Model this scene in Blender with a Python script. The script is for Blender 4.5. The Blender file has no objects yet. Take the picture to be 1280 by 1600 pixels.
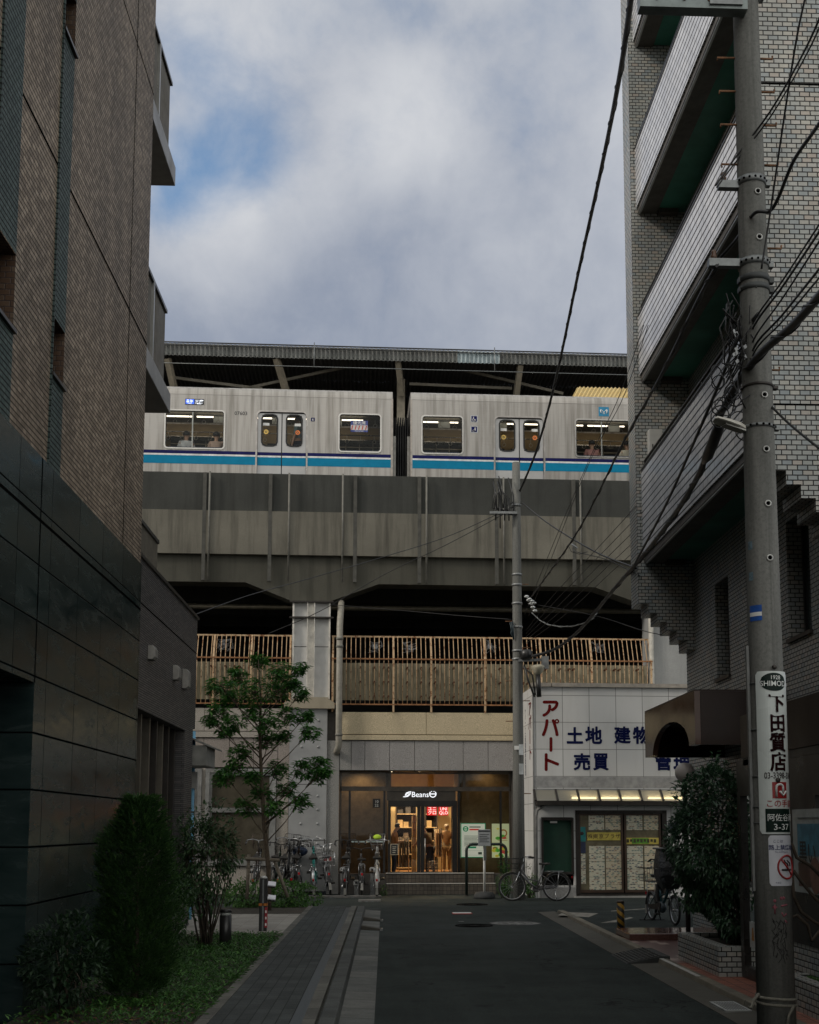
import bpy, math, random
from mathutils import Vector, Matrix, noise
random.seed(7)
R = math.radians
SC = bpy.context.scene
COL = SC.collection
# ------------------------------------------------------------------ camera
FPX, CX, CY, EYE = 1900.0, 682.0, 1078.0, 1.75
PITCH = math.atan((1292 - CY) / FPX)
YAW = math.atan((CX - 602) * math.cos(PITCH) / FPX)
cam = bpy.data.cameras.new('Camera')
cam.sensor_fit = 'VERTICAL'; cam.sensor_height = 36.0
cam.lens = FPX / 1600 * 36.0
cam.shift_x = -(CX - 640) / 1600; cam.shift_y = (CY - 800) / 1600
cam.clip_start = 0.1; cam.clip_end = 2000
CAM = bpy.data.objects.new('Camera', cam); COL.objects.link(CAM)
CAM.location = (0, 0, EYE); CAM.rotation_euler = (R(90) + PITCH, 0, -YAW)
SC.camera = CAM
# ------------------------------------------------------------------ world
SUN_DIR = Vector((-0.80, -0.30, 0.55)).normalized()
W = bpy.data.worlds.new('World'); SC.world = W; W.use_nodes = True
nt = W.node_tree; nt.nodes.clear(); NN = nt.nodes.new; LK = nt.links.new
def wmath(op, a, b=None, clamp=False):
    n = NN('ShaderNodeMath'); n.operation = op; n.use_clamp = clamp
    for i, v in enumerate((a, b)):
        if v is None: continue
        if isinstance(v, (int, float)): n.inputs[i].default_value = v
        else: LK(v, n.inputs[i])
    return n.outputs[0]
def wmix(f, a, b):
    n = NN('ShaderNodeMix'); n.data_type = 'RGBA'
    for s, v in ((n.inputs[0], f), (n.inputs[6], a), (n.inputs[7], b)):
        if isinstance(v, (int, float)): s.default_value = v
        elif isinstance(v, tuple): s.default_value = (*v, 1)
        else: LK(v, s)
    return n.outputs[2]
tc = NN('ShaderNodeTexCoord').outputs['Generated']
def wnoise(scale, det, rough, off, sq=(1, 1, 1)):
    m = NN('ShaderNodeMapping'); m.inputs['Location'].default_value = off; m.inputs['Scale'].default_value = sq
    LK(tc, m.inputs['Vector'])
    n = NN('ShaderNodeTexNoise'); n.inputs['Scale'].default_value = scale; n.inputs['Detail'].default_value = det
    n.inputs['Roughness'].default_value = rough; n.inputs['Distortion'].default_value = 0.25
    LK(m.outputs[0], n.inputs['Vector']); return n.outputs['Fac']
def skydir(px, py):
    fw = Vector((math.sin(YAW) * math.cos(PITCH), math.cos(YAW) * math.cos(PITCH), math.sin(PITCH)))
    rt = Vector((math.cos(YAW), -math.sin(YAW), 0)); up = rt.cross(fw)
    return (fw + rt * ((px - CX) / FPX) - up * ((py - CY) / FPX))
def wblob(px, py, rad_px, soft=0.0):
    d = skydir(px, py).normalized()
    n = NN('ShaderNodeVectorMath'); n.operation = 'DISTANCE'; LK(tc, n.inputs[0]); n.inputs[1].default_value = d
    m = NN('ShaderNodeMapRange'); m.interpolation_type = 'SMOOTHSTEP'
    LK(n.outputs['Value'], m.inputs[0]); m.inputs[1].default_value = rad_px / FPX * 0.8; m.inputs[2].default_value = 0
    return m.outputs[0]
sky = NN('ShaderNodeTexSky'); sky.sky_type = 'NISHITA'; sky.sun_disc = False
sky.sun_elevation = math.asin(SUN_DIR.z); sky.sun_rotation = math.atan2(SUN_DIR.x, SUN_DIR.y)
sky.air_density = 1.0; sky.dust_density = 0.6; sky.ozone_density = 1.5
# clouds: banked cloud everywhere, a torn blue gap on the left, a bright bank in the middle
n1 = wnoise(5.0, 7, 0.55, (1.7, 0.3, 0.9)); n2 = wnoise(14.0, 6, 0.6, (4.1, 2.2, 0.1)); n3 = wnoise(2.4, 4, 0.5, (0.2, 5.1, 3.3))
nn = wmath('ADD', wmath('MULTIPLY', n1, 0.65), wmath('MULTIPLY', n2, 0.35))
gap = wblob(350, 225, 190); gap2 = wblob(255, 300, 150); gap3 = wblob(295, 60, 120); gap4 = wblob(480, 20, 220)
gapm = wmath('ADD', wmath('ADD', gap, wmath('MULTIPLY', gap2, 0.8)), wmath('ADD', wmath('MULTIPLY', gap3, 0.55), wmath('MULTIPLY', gap4, 0.22)))
hole = NN('ShaderNodeMapRange'); hole.interpolation_type = 'SMOOTHSTEP'
LK(wmath('SUBTRACT', wmath('MULTIPLY', gapm, 0.82), wmath('MULTIPLY', wmath('SUBTRACT', nn, 0.40), 2.6)), hole.inputs[0])
hole.inputs[1].default_value = -0.18; hole.inputs[2].default_value = 0.95
CLOUD = 9.2   # radiance of the cloud before the background strength
def cl(r, g, b): return (r * CLOUD, g * CLOUD, b * CLOUD)
sep = NN('ShaderNodeSeparateXYZ'); LK(tc, sep.inputs[0])
lowr = NN('ShaderNodeMapRange'); lowr.interpolation_type = 'SMOOTHSTEP'; LK(sep.outputs[2], lowr.inputs[0]); lowr.inputs[1].default_value = 0.34; lowr.inputs[2].default_value = 0.60
zen = NN('ShaderNodeMapRange'); LK(sep.outputs[2], zen.inputs[0]); zen.inputs[1].default_value = 0.55; zen.inputs[2].default_value = 0.95
bank = wmath('ADD', wmath('ADD', wblob(640, 185, 190), wmath('MULTIPLY', wblob(530, 255, 170), 0.7)), wmath('ADD', wmath('ADD', wmath('MULTIPLY', wblob(330, 375, 190), 0.9), wmath('MULTIPLY', wblob(430, 320, 150), 0.6)), wmath('MULTIPLY', wblob(400, 60, 200), 0.55)))
tex = wmath('SUBTRACT', nn, 0.5)
bright = wmath('ADD', wmath('ADD', wmath('ADD', 0.13, wmath('MULTIPLY', lowr.outputs[0], 0.36)), wmath('MULTIPLY', bank, 0.42)), wmath('ADD', wmath('MULTIPLY', tex, 1.7), wmath('MULTIPLY', wmath('SUBTRACT', n3, 0.5), 0.7)), True)
cloudc = wmix(bright, cl(0.315, 0.360, 0.455), cl(0.80, 0.81, 0.83))
cloudc = wmix(zen.outputs[0], cloudc, cl(0.64, 0.67, 0.68))
back = NN('ShaderNodeMapRange'); LK(sep.outputs[1], back.inputs[0]); back.inputs[1].default_value = 0.25; back.inputs[2].default_value = -0.7
cloudc = wmix(back.outputs[0], cloudc, cl(1.24, 1.23, 1.17))
blue = NN('ShaderNodeMix'); blue.data_type = 'RGBA'; blue.blend_type = 'MULTIPLY'; blue.inputs[0].default_value = 1.0
LK(sky.outputs[0], blue.inputs[6]); blue.inputs[7].default_value = (0.95, 1.42, 1.60, 1)
skyc = wmix(hole.outputs[0], cloudc, blue.outputs[2])
bg = NN('ShaderNodeBackground'); bg.inputs['Strength'].default_value = 0.1
LK(skyc, bg.inputs['Color'])
wo = NN('ShaderNodeOutputWorld'); LK(bg.outputs[0], wo.inputs[0])
# ------------------------------------------------------------------ sun (veiled by cloud)
sl = bpy.data.lights.new('Sun', 'SUN'); sl.energy = 1.5; sl.angle = R(10); sl.color = (1.0, 0.91, 0.79)
SUN = bpy.data.objects.new('Sun', sl); COL.objects.link(SUN)
SUN.rotation_euler = (-SUN_DIR).to_track_quat('-Z', 'Y').to_euler(); SUN.location = (-20, -30, 40)
# ------------------------------------------------------------------ exposure
SC.view_settings.view_transform = 'Standard'; SC.view_settings.look = 'None'
SC.view_settings.exposure = 0.0; SC.view_settings.gamma = 1.0
SC.cycles.max_bounces = 7; SC.cycles.diffuse_bounces = 4; SC.cycles.glossy_bounces = 3
SC.cycles.transparent_max_bounces = 16; SC.cycles.caustics_reflective = False; SC.cycles.caustics_refractive = False

# ================================================================== measuring helpers
_fw = skydir(CX, CY)
def ray(px, py): return skydir(px, py)
EYEV = Vector((0, 0, EYE))
class Frame:
    """A level frame: u along a facade, d behind it, z up."""
    def __init__(s, o, deg):
        a = R(deg); s.o = Vector(o); s.u = Vector((math.cos(a), math.sin(a), 0)); s.d = Vector((-math.sin(a), math.cos(a), 0)); s.a = a
    def w(s, p): return s.o + s.u * p[0] + s.d * p[1] + Vector((0, 0, p[2]))
    def at(s, px, py, d=0):                       # where the sight line meets the plane d
        r = ray(px, py); t = ((s.o + s.d * d - EYEV).dot(s.d)) / r.dot(s.d); q = EYEV + r * t - s.o
        return q.dot(s.u), q.z
    def U(s, px, d=0, py=1200): return s.at(px, py, d)[0]
    def Z(s, py, d=0, px=640): return s.at(px, py, d)[1]
    def rect(s, x0, y0, x1, y1, d=0):
        ym, xm = (y0 + y1) / 2, (x0 + x1) / 2
        return s.at(x0, ym, d)[0], s.at(x1, ym, d)[0], s.at(xm, y1, d)[1], s.at(xm, y0, d)[1]   # u0,u1,z0,z1
WF = Frame((0, 0, 0), 0)
def onX(px, py, X):
    r = ray(px, py); t = X / r.x; p = EYEV + r * t; return p.y, p.z
def onY(px, py, Y):
    r = ray(px, py); t = Y / r.y; p = EYEV + r * t; return p.x, p.z
def onG(px, py, z=0.0):
    r = ray(px, py); t = (z - EYE) / r.z; p = EYEV + r * t; return p.x, p.y
# ================================================================== mesh builder
class MB:
    def __init__(s, frame=WF): s.v = []; s.f = []; s.sm = []; s.fr = frame; s.uvs = {}
    def quad(s, *p, smooth=False, uv=None):
        i = len(s.v); s.v += [tuple(q) for q in p]; s.f.append(tuple(range(i, i + len(p)))); s.sm.append(smooth)
        if uv: s.uvs[len(s.f) - 1] = uv
        return s
    def box(s, x0, x1, y0, y1, z0, z1):
        if x0 > x1: x0, x1 = x1, x0
        if y0 > y1: y0, y1 = y1, y0
        if z0 > z1: z0, z1 = z1, z0
        i = len(s.v)
        s.v += [(x0,y0,z0),(x1,y0,z0),(x1,y1,z0),(x0,y1,z0),(x0,y0,z1),(x1,y0,z1),(x1,y1,z1),(x0,y1,z1)]
        for q in ((0,3,2,1),(4,5,6,7),(0,1,5,4),(1,2,6,5),(2,3,7,6),(3,0,4,7)):
            s.f.append(tuple(i + k for k in q)); s.sm.append(False)
        return s
    def obox(s, c, ax, ay, az):                    # oriented box: centre and three half-axis vectors
        c, ax, ay, az = Vector(c), Vector(ax), Vector(ay), Vector(az); i = len(s.v)
        for k in ((-1,-1,-1),(1,-1,-1),(1,1,-1),(-1,1,-1),(-1,-1,1),(1,-1,1),(1,1,1),(-1,1,1)):
            s.v.append(tuple(c + ax * k[0] + ay * k[1] + az * k[2]))
        for q in ((0,3,2,1),(4,5,6,7),(0,1,5,4),(1,2,6,5),(2,3,7,6),(3,0,4,7)):
            s.f.append(tuple(i + k for k in q)); s.sm.append(False)
        return s
    def bar(s, a, b, w, h=None):                   # rectangular bar from a to b
        a, b = Vector(a), Vector(b); t = b - a; L = t.length
        if L < 1e-6: return s
        t /= L; up = Vector((0, 0, 1)) if abs(t.z) < 0.95 else Vector((0, 1, 0))
        x = t.cross(up).normalized(); y = x.cross(t)
        return s.obox((a + b) / 2, x * w / 2, t * L / 2, y * (h or w) / 2)
    def prism(s, pts, axis, a0, a1, smooth=False):  # polygon in the two other axes, extruded
        n = len(pts)
        def P(p, a):
            return {0: (a, p[0], p[1]), 1: (p[0], a, p[1]), 2: (p[0], p[1], a)}[axis]
        i = len(s.v); s.v += [P(p, a0) for p in pts] + [P(p, a1) for p in pts]
        s.f.append(tuple(range(i + n - 1, i - 1, -1))); s.f.append(tuple(range(i + n, i + 2 * n))); s.sm += [False, False]
        for k in range(n):
            j = (k + 1) % n; s.f.append((i + k, i + j, i + n + j, i + n + k)); s.sm.append(smooth)
        return s
    def tube(s, path, r, seg=8, closed=False, caps=True):
        P = [Vector(p) for p in path]; n = len(P)
        if n < 2: return s
        rr = r if isinstance(r, (list, tuple)) else [r] * n
        i0 = len(s.v); prev = None
        for k in range(n):
            if closed: t = P[(k + 1) % n] - P[k - 1]
            else: t = P[min(k + 1, n - 1)] - P[max(k - 1, 0)]
            if t.length < 1e-9: t = Vector((0, 0, 1))
            t.normalize()
            if prev is None:
                ref = Vector((0, 0, 1)) if abs(t.z) < 0.9 else Vector((1, 0, 0)); x = t.cross(ref).normalized()
            else:
                x = prev - t * prev.dot(t)
                x = x.normalized() if x.length > 1e-6 else t.orthogonal().normalized()
            prev = x; y = t.cross(x)
            for j in range(seg):
                a = 2 * math.pi * j / seg
                s.v.append(tuple(P[k] + (x * math.cos(a) + y * math.sin(a)) * rr[k]))
        rings = n if closed else n - 1
        for k in range(rings):
            b0 = i0 + k * seg; b1 = i0 + ((k + 1) % n) * seg
            for j in range(seg):
                jj = (j + 1) % seg; s.f.append((b0 + j, b0 + jj, b1 + jj, b1 + j)); s.sm.append(True)
        if caps and not closed:
            s.f.append(tuple(range(i0 + seg - 1, i0 - 1, -1))); s.sm.append(False)
            e = i0 + (n - 1) * seg; s.f.append(tuple(range(e, e + seg))); s.sm.append(False)
        return s
    def lathe(s, c, prof, seg=20, smooth=True):      # profile (r, z) about a vertical axis
        return s.tubez(c, prof, seg, smooth)
    def tubez(s, c, prof, seg=20, smooth=True):
        i0 = len(s.v); n = len(prof)
        for (r, z) in prof:
            for j in range(seg):
                a = 2 * math.pi * j / seg; s.v.append((c[0] + r * math.cos(a), c[1] + r * math.sin(a), c[2] + z))
        for k in range(n - 1):
            for j in range(seg):
                jj = (j + 1) % seg; s.f.append((i0 + k*seg + j, i0 + k*seg + jj, i0 + (k+1)*seg + jj, i0 + (k+1)*seg + j)); s.sm.append(smooth)
        s.f.append(tuple(range(i0 + seg - 1, i0 - 1, -1))); s.f.append(tuple(range(i0 + (n-1)*seg, i0 + n*seg))); s.sm += [False, False]
        return s
    def ball(s, c, r, seg=14, rings=9, sc=(1, 1, 1)):
        prof = []
        i0 = len(s.v)
        for k in range(rings + 1):
            ph = math.pi * k / rings - math.pi / 2
            for j in range(seg):
                a = 2 * math.pi * j / seg
                s.v.append((c[0] + r*sc[0]*math.cos(ph)*math.cos(a), c[1] + r*sc[1]*math.cos(ph)*math.sin(a), c[2] + r*sc[2]*math.sin(ph)))
        for k in range(rings):
            for j in range(seg):
                jj = (j + 1) % seg; s.f.append((i0+k*seg+j, i0+k*seg+jj, i0+(k+1)*seg+jj, i0+(k+1)*seg+j)); s.sm.append(True)
        return s
    def torus(s, c, nrm, Rr, r, seg=32, sub=8):
        nrm = Vector(nrm).normalized(); x = nrm.orthogonal().normalized(); y = nrm.cross(x); c = Vector(c)
        return s.tube([c + (x*math.cos(2*math.pi*k/seg) + y*math.sin(2*math.pi*k/seg))*Rr for k in range(seg)], r, sub, closed=True)
    def wall(s, axis, c, a0, a1, z0, z1, holes=(), th=0.0, sgn=1):
        """Flat wall on plane axis=c with rectangular holes (a0,a1,z0,z1); th>0 adds reveals of that depth."""
        A = sorted({a0, a1, *[min(max(h[i], a0), a1) for h in holes for i in (0, 1)]})
        Zs = sorted({z0, z1, *[min(max(h[i], z0), z1) for h in holes for i in (2, 3)]})
        def P(a, z, cc=c): return (cc, a, z) if axis == 0 else (a, cc, z)
        for i in range(len(A) - 1):
            for j in range(len(Zs) - 1):
                am, zm = (A[i] + A[i+1]) / 2, (Zs[j] + Zs[j+1]) / 2
                if any(h[0] < am < h[1] and h[2] < zm < h[3] for h in holes): continue
                q = [P(A[i], Zs[j]), P(A[i+1], Zs[j]), P(A[i+1], Zs[j+1]), P(A[i], Zs[j+1])]
                s.quad(*(q if sgn > 0 else q[::-1]))
        if th:
            e = c + th
            for h in holes:
                b0, b1, y0, y1 = max(h[0], a0), min(h[1], a1), max(h[2], z0), min(h[3], z1)
                s.quad(P(b0,y0), P(b0,y1), P(b0,y1,e), P(b0,y0,e)); s.quad(P(b1,y0), P(b1,y1), P(b1,y1,e), P(b1,y0,e))
                s.quad(P(b0,y0), P(b1,y0), P(b1,y0,e), P(b0,y0,e)); s.quad(P(b0,y1), P(b1,y1), P(b1,y1,e), P(b0,y1,e))
        return s
    def ring(s, outer, inner, axis, c0, c1):        # frame between two outlines with equal point counts
        n = len(outer)
        def P(p, c): return {0: (c, p[0], p[1]), 1: (p[0], c, p[1]), 2: (p[0], p[1], c)}[axis]
        for k in range(n):
            j = (k + 1) % n
            s.quad(P(outer[k], c0), P(outer[j], c0), P(inner[j], c0), P(inner[k], c0))
            s.quad(P(outer[k], c0), P(outer[j], c0), P(outer[j], c1), P(outer[k], c1))
            s.quad(P(inner[k], c0), P(inner[j], c0), P(inner[j], c1), P(inner[k], c1))
            s.quad(P(outer[k], c1), P(outer[j], c1), P(inner[j], c1), P(inner[k], c1))
        return s
    def text(s, t, o, ux, uz, size, bold=0.0, align='C', depth=0.004, fn=None, sx=1.0, mono=False):
        """Lettering: o is the baseline anchor, ux / uz the reading and up directions (in this frame)."""
        fat = max(0.0, bold - 0.012); vs, fs, wdt = glyphs(t, min(bold, 0.012))
        ux, uz, o = Vector(ux).normalized(), Vector(uz).normalized(), Vector(o); nd = ux.cross(uz)
        off = {'C': -wdt / 2, 'L': 0, 'R': -wdt}[align]
        sh = [(0, 0)] + ([(fat * math.cos(a * math.pi / 4), fat * math.sin(a * math.pi / 4)) for a in range(8)] if fat else [])
        for q, (dx, dy) in enumerate(sh):                # heavy lettering: the strokes are thickened by shifted layers
            i = len(s.v)
            for (x, y) in vs:
                X, Y = (x + off + dx) * size * sx, (y + dy) * size
                s.v.append(tuple(fn(X, Y, q * 0.0003)) if fn else tuple(o + ux * X + uz * Y + nd * (depth + q * 0.0003)))
            for f in fs: s.f.append(tuple(i + k for k in f)); s.sm.append(False)
        return s
    def build(s, name, mat=None, parent=None, loc=None, local=False, bevel=0):
        W_ = [Vector(v) for v in s.v] if local else [s.fr.w(v) for v in s.v]
        base = Vector((0, 0, 0))
        if not local:
            p = parent
            while p is not None: base += p.location; p = p.parent
            if loc is not None and parent is None: base = Vector(loc)
        me = bpy.data.meshes.new(name); me.from_pydata([tuple(v - base) for v in W_], [], s.f)
        me.polygons.foreach_set('use_smooth', s.sm)
        uvl = me.uv_layers.new(name='UVMap'); buf = []
        for fi, f in enumerate(s.f):
            if fi in s.uvs:
                for q in s.uvs[fi]: buf += [q[0], q[1]]
                continue
            p = [Vector(s.v[k]) for k in f[:4]]
            n = (p[1] - p[0]).cross(p[2] - p[0])
            if n.length < 1e-12 and len(p) > 3: n = (p[2] - p[1]).cross(p[3] - p[1])
            ax, ay, az = abs(n.x), abs(n.y), abs(n.z)
            for k in f:
                q = s.v[k]
                if az >= ax and az >= ay: buf += [q[0], q[1]]
                elif ax >= ay: buf += [q[1], q[2]]
                else: buf += [q[0], q[2]]
        uvl.data.foreach_set('uv', buf); me.update()
        o = bpy.data.objects.new(name, me); COL.objects.link(o)
        if mat is not None: me.materials.append(mat)
        if parent is not None: o.parent = parent
        elif not local: o.location = base
        if bevel:
            b = o.modifiers.new('edge', 'BEVEL'); b.width = bevel; b.segments = 2; b.limit_method = 'ANGLE'; b.angle_limit = R(40)
        return o
_gl = {}
def glyphs(t, bold=0.0):
    k = (t, bold)
    if k in _gl: return _gl[k]
    cu = bpy.data.curves.new('lettering', 'FONT'); cu.body = t; cu.size = 1.0; cu.offset = bold; cu.resolution_u = 3
    ob = bpy.data.objects.new('lettering', cu); COL.objects.link(ob)
    me = ob.to_mesh()
    vs = [(v.co.x, v.co.y) for v in me.vertices]; fs = [tuple(p.vertices) for p in me.polygons]
    ob.to_mesh_clear(); bpy.data.objects.remove(ob); bpy.data.curves.remove(cu)
    wd = max([v[0] for v in vs] or [0])
    _gl[k] = (vs, fs, wd); return _gl[k]
def tag(o, label=None, cat=None, group=None, kind=None):
    if label: o['label'] = label
    if cat: o['category'] = cat
    if group: o['group'] = group
    if kind: o['kind'] = kind
    return o
def thing(name, label, cat, loc=(0, 0, 0), group=None, rz=0.0):
    o = bpy.data.objects.new(name, None); COL.objects.link(o); o.location = loc; o.rotation_euler = (0, 0, rz); o.empty_display_size = 0.2
    return tag(o, label, cat, group)
def struct(o, label, cat='ground'): return tag(o, label, cat, kind='structure')
def copy_tree(o, parent=None):
    c = o.copy(); COL.objects.link(c); c.parent = parent
    for ch in list(o.children): copy_tree(ch, c)
    return c
def rrect(x0, x1, z0, z1, r, n=5):
    out = []
    for (cx, cz, a0) in ((x1 - r, z1 - r, 0), (x0 + r, z1 - r, 90), (x0 + r, z0 + r, 180), (x1 - r, z0 + r, 270)):
        for k in range(n + 1):
            a = R(a0 + 90 * k / n); out.append((cx + r * math.cos(a), cz + r * math.sin(a)))
    return out
# ================================================================== materials
class MT:
    def __init__(s, name, rough=0.6, metal=0.0, spec=0.5):
        s.m = bpy.data.materials.new(name); s.m.use_nodes = True; s.t = s.m.node_tree; s.t.nodes.clear()
        s.o = s.n('ShaderNodeOutputMaterial'); s.b = s.n('ShaderNodeBsdfPrincipled')
        s.b.inputs['Roughness'].default_value = rough; s.b.inputs['Metallic'].default_value = metal
        s.b.inputs['Specular IOR Level'].default_value = spec
        s.l(s.b.outputs[0], s.o.inputs[0])
        s.uv = None; s.pos = None
    def n(s, t): return s.t.nodes.new(t)
    def l(s, a, b): s.t.links.new(a, b)
    def put(s, sock, v):
        if isinstance(v, (int, float)): sock.default_value = v
        elif isinstance(v, tuple): sock.default_value = (*v, 1) if len(v) == 3 and sock.type == 'RGBA' else v
        else: s.l(v, sock)
    def UV(s):
        if s.uv is None: s.uv = s.n('ShaderNodeUVMap').outputs[0]
        return s.uv
    def POS(s):
        if s.pos is None: s.pos = s.n('ShaderNodeNewGeometry').outputs['Position']
        return s.pos
    def OBJ(s): return s.n('ShaderNodeTexCoord').outputs['Object']
    def map(s, v, scale=(1, 1, 1), loc=(0, 0, 0)):
        m = s.n('ShaderNodeMapping'); m.inputs['Scale'].default_value = scale; m.inputs['Location'].default_value = loc; s.l(v, m.inputs[0]); return m.outputs[0]
    def noise(s, v, scale, det=4, rough=0.55, dist=0.0):
        n = s.n('ShaderNodeTexNoise'); s.l(v, n.inputs['Vector']); n.inputs['Scale'].default_value = scale
        n.inputs['Detail'].default_value = det; n.inputs['Roughness'].default_value = rough; n.inputs['Distortion'].default_value = dist
        return n.outputs['Fac']
    def math(s, op, a, b=None, clamp=False):
        n = s.n('ShaderNodeMath'); n.operation = op; n.use_clamp = clamp; s.put(n.inputs[0], a)
        if b is not None: s.put(n.inputs[1], b)
        return n.outputs[0]
    def rng(s, v, a, b, c=0.0, d=1.0, smooth=False):
        n = s.n('ShaderNodeMapRange'); s.put(n.inputs[0], v)
        if smooth: n.interpolation_type = 'SMOOTHSTEP'
        for i, k in enumerate((a, b, c, d)): n.inputs[i + 1].default_value = k
        return n.outputs[0]
    def mix(s, f, a, b, mode='MIX'):
        n = s.n('ShaderNodeMix'); n.data_type = 'RGBA'; n.blend_type = mode
        s.put(n.inputs[0], f); s.put(n.inputs[6], a); s.put(n.inputs[7], b); return n.outputs[2]
    def ramp(s, v, stops, const=False):
        n = s.n('ShaderNodeValToRGB'); s.l(v, n.inputs[0]); e = n.color_ramp.elements
        if const: n.color_ramp.interpolation = 'CONSTANT'
        while len(e) < len(stops): e.new(0.5)
        for i, (p, c) in enumerate(stops): e[i].position = p; e[i].color = (*c, 1)
        return n.outputs[0]
    def bump(s, h, strength=0.3, dist=0.01):
        n = s.n('ShaderNodeBump'); n.inputs['Strength'].default_value = strength; n.inputs['Distance'].default_value = dist
        s.l(h, n.inputs['Height']); s.l(n.outputs[0], s.b.inputs['Normal'])
    def col(s, c): s.put(s.b.inputs['Base Color'], c); return s
    def rough(s, c): s.put(s.b.inputs['Roughness'], c); return s
    def cells(s, w, h, off=0.5, joint=0.006, ju=None):
        """brick cells: returns (random per cell, joint mask)"""
        sp = s.n('ShaderNodeSeparateXYZ'); s.l(s.UV(), sp.inputs[0])
        v = s.math('DIVIDE', sp.outputs[1], h); row = s.math('FLOOR', v)
        u = s.math('ADD', s.math('DIVIDE', sp.outputs[0], w), s.math('MULTIPLY', s.math('FLOORED_MODULO', row, 2.0), off))
        colm = s.math('FLOOR', u)
        fu = s.math('SUBTRACT', u, colm); fv = s.math('SUBTRACT', v, row)
        eu = s.math('MULTIPLY', s.math('MINIMUM', fu, s.math('SUBTRACT', 1.0, fu)), w * joint / (ju or joint))
        ev = s.math('MULTIPLY', s.math('MINIMUM', fv, s.math('SUBTRACT', 1.0, fv)), h)
        e = s.math('MINIMUM', eu, ev)
        mask = s.rng(e, joint * 0.35, joint * 0.75, 1.0, 0.0)
        cb = s.n('ShaderNodeCombineXYZ'); s.l(colm, cb.inputs[0]); s.l(row, cb.inputs[1])
        wn = s.n('ShaderNodeTexWhiteNoise'); wn.noise_dimensions = '2D'; s.l(cb.outputs[0], wn.inputs['Vector'])
        s.rnd = wn.outputs['Value']; s.rndc = wn.outputs['Color']
        return s.rnd, mask
MATS = {}
def plain(name, c, rough=0.55, metal=0.0, var=0.25, scale=6.0, bump=0.0, spec=0.5, bscale=None):
    if name in MATS: return MATS[name]
    m = MT(name, rough, metal, spec); f = m.noise(m.POS(), scale, 5, 0.6)
    lo = tuple(x * (1 - var) for x in c); hi = tuple(min(1, x * (1 + var)) for x in c)
    m.col(m.mix(m.rng(f, 0.3, 0.7), lo, hi))
    f2 = m.noise(m.POS(), scale * 0.37, 3); m.rough(m.rng(f2, 0.3, 0.7, max(0, rough - 0.08), min(1, rough + 0.1)))
    if bump: m.bump(m.noise(m.POS(), bscale or scale * 9, 3), bump, 0.01)
    MATS[name] = m.m; return m.m
def emit(name, c, st):
    if name in MATS: return MATS[name]
    m = MT(name); m.b.inputs['Base Color'].default_value = (*c, 1); m.b.inputs['Emission Color'].default_value = (*c, 1); m.b.inputs['Emission Strength'].default_value = st
    MATS[name] = m.m; return m.m
def glass(name, tint=(0.75, 0.8, 0.78), refl=1.0, rough=0.02):
    if name in MATS: return MATS[name]
    m = MT(name); tr = m.n('ShaderNodeBsdfTransparent'); tr.inputs[0].default_value = (*tint, 1)
    gl = m.n('ShaderNodeBsdfGlossy'); gl.inputs['Roughness'].default_value = rough; gl.inputs[0].default_value = (0.9, 0.95, 0.95, 1)
    fr = m.n('ShaderNodeFresnel'); fr.inputs[0].default_value = 1.5
    mx = m.n('ShaderNodeMixShader'); m.l(m.math('MULTIPLY', fr.outputs[0], refl, True), mx.inputs[0]); m.l(tr.outputs[0], mx.inputs[1]); m.l(gl.outputs[0], mx.inputs[2])
    m.l(mx.outputs[0], m.o.inputs[0]); MATS[name] = m.m; return m.m
def tilemat(name, w, h, stops, joint, jc, off=0.5, rough=0.35, grime=0.35, bumps=0.4, gscale=0.5, spec=0.5, streak=True, ju=None):
    m = MT(name, rough, 0, spec); r, k = m.cells(w, h, off, joint, ju)
    c = m.ramp(r, stops)
    f = m.noise(m.map(m.POS(), (1, 1, 0.35 if streak else 1)), gscale * 4, 6, 0.62)
    g = m.rng(f, 0.35, 0.72, 1.0 - grime, 1.08)
    comb = m.n('ShaderNodeCombineXYZ')
    for i in range(3): m.l(g, comb.inputs[i])
    c2 = m.mix(1.0, c, comb.outputs[0], 'MULTIPLY')
    fine = m.noise(m.POS(), 60, 3, 0.6); c2 = m.mix(m.rng(fine, 0.35, 0.65, 0.0, 0.22), c2, tuple(x * 0.6 for x in stops[0][1]))
    m.col(m.mix(k, c2, jc)); m.rough(m.mix(k, m.rng(fine, 0.3, 0.7, rough * 0.8, min(1, rough * 1.4)), (0.9, 0.9, 0.9)))
    hgt = m.math('SUBTRACT', m.math('ADD', m.math('MULTIPLY', r, 0.25), m.math('MULTIPLY', fine, 0.12)), k)
    m.bump(hgt, bumps, 0.006); return m.m
def concrete(name, c, stain=0.5, rough=0.85, vert=True):
    m = MT(name, rough, 0, 0.3)
    big = m.noise(m.POS(), 0.7, 6, 0.6); st = m.noise(m.map(m.POS(), (2.2, 2.2, 0.16)), 1.8, 6, 0.65); fine = m.noise(m.POS(), 45, 4, 0.7)
    a = m.mix(m.rng(big, 0.3, 0.7), tuple(x * 0.78 for x in c), tuple(x * 1.18 for x in c))
    a = m.mix(m.rng(st, 0.48, 0.75, 0.0, stain), a, tuple(x * 0.33 for x in c))
    a = m.mix(m.rng(fine, 0.4, 0.62, 0.0, 0.3), a, tuple(x * 0.6 for x in c))
    m.col(a); m.bump(fine, 0.25, 0.01); return m.m
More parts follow.
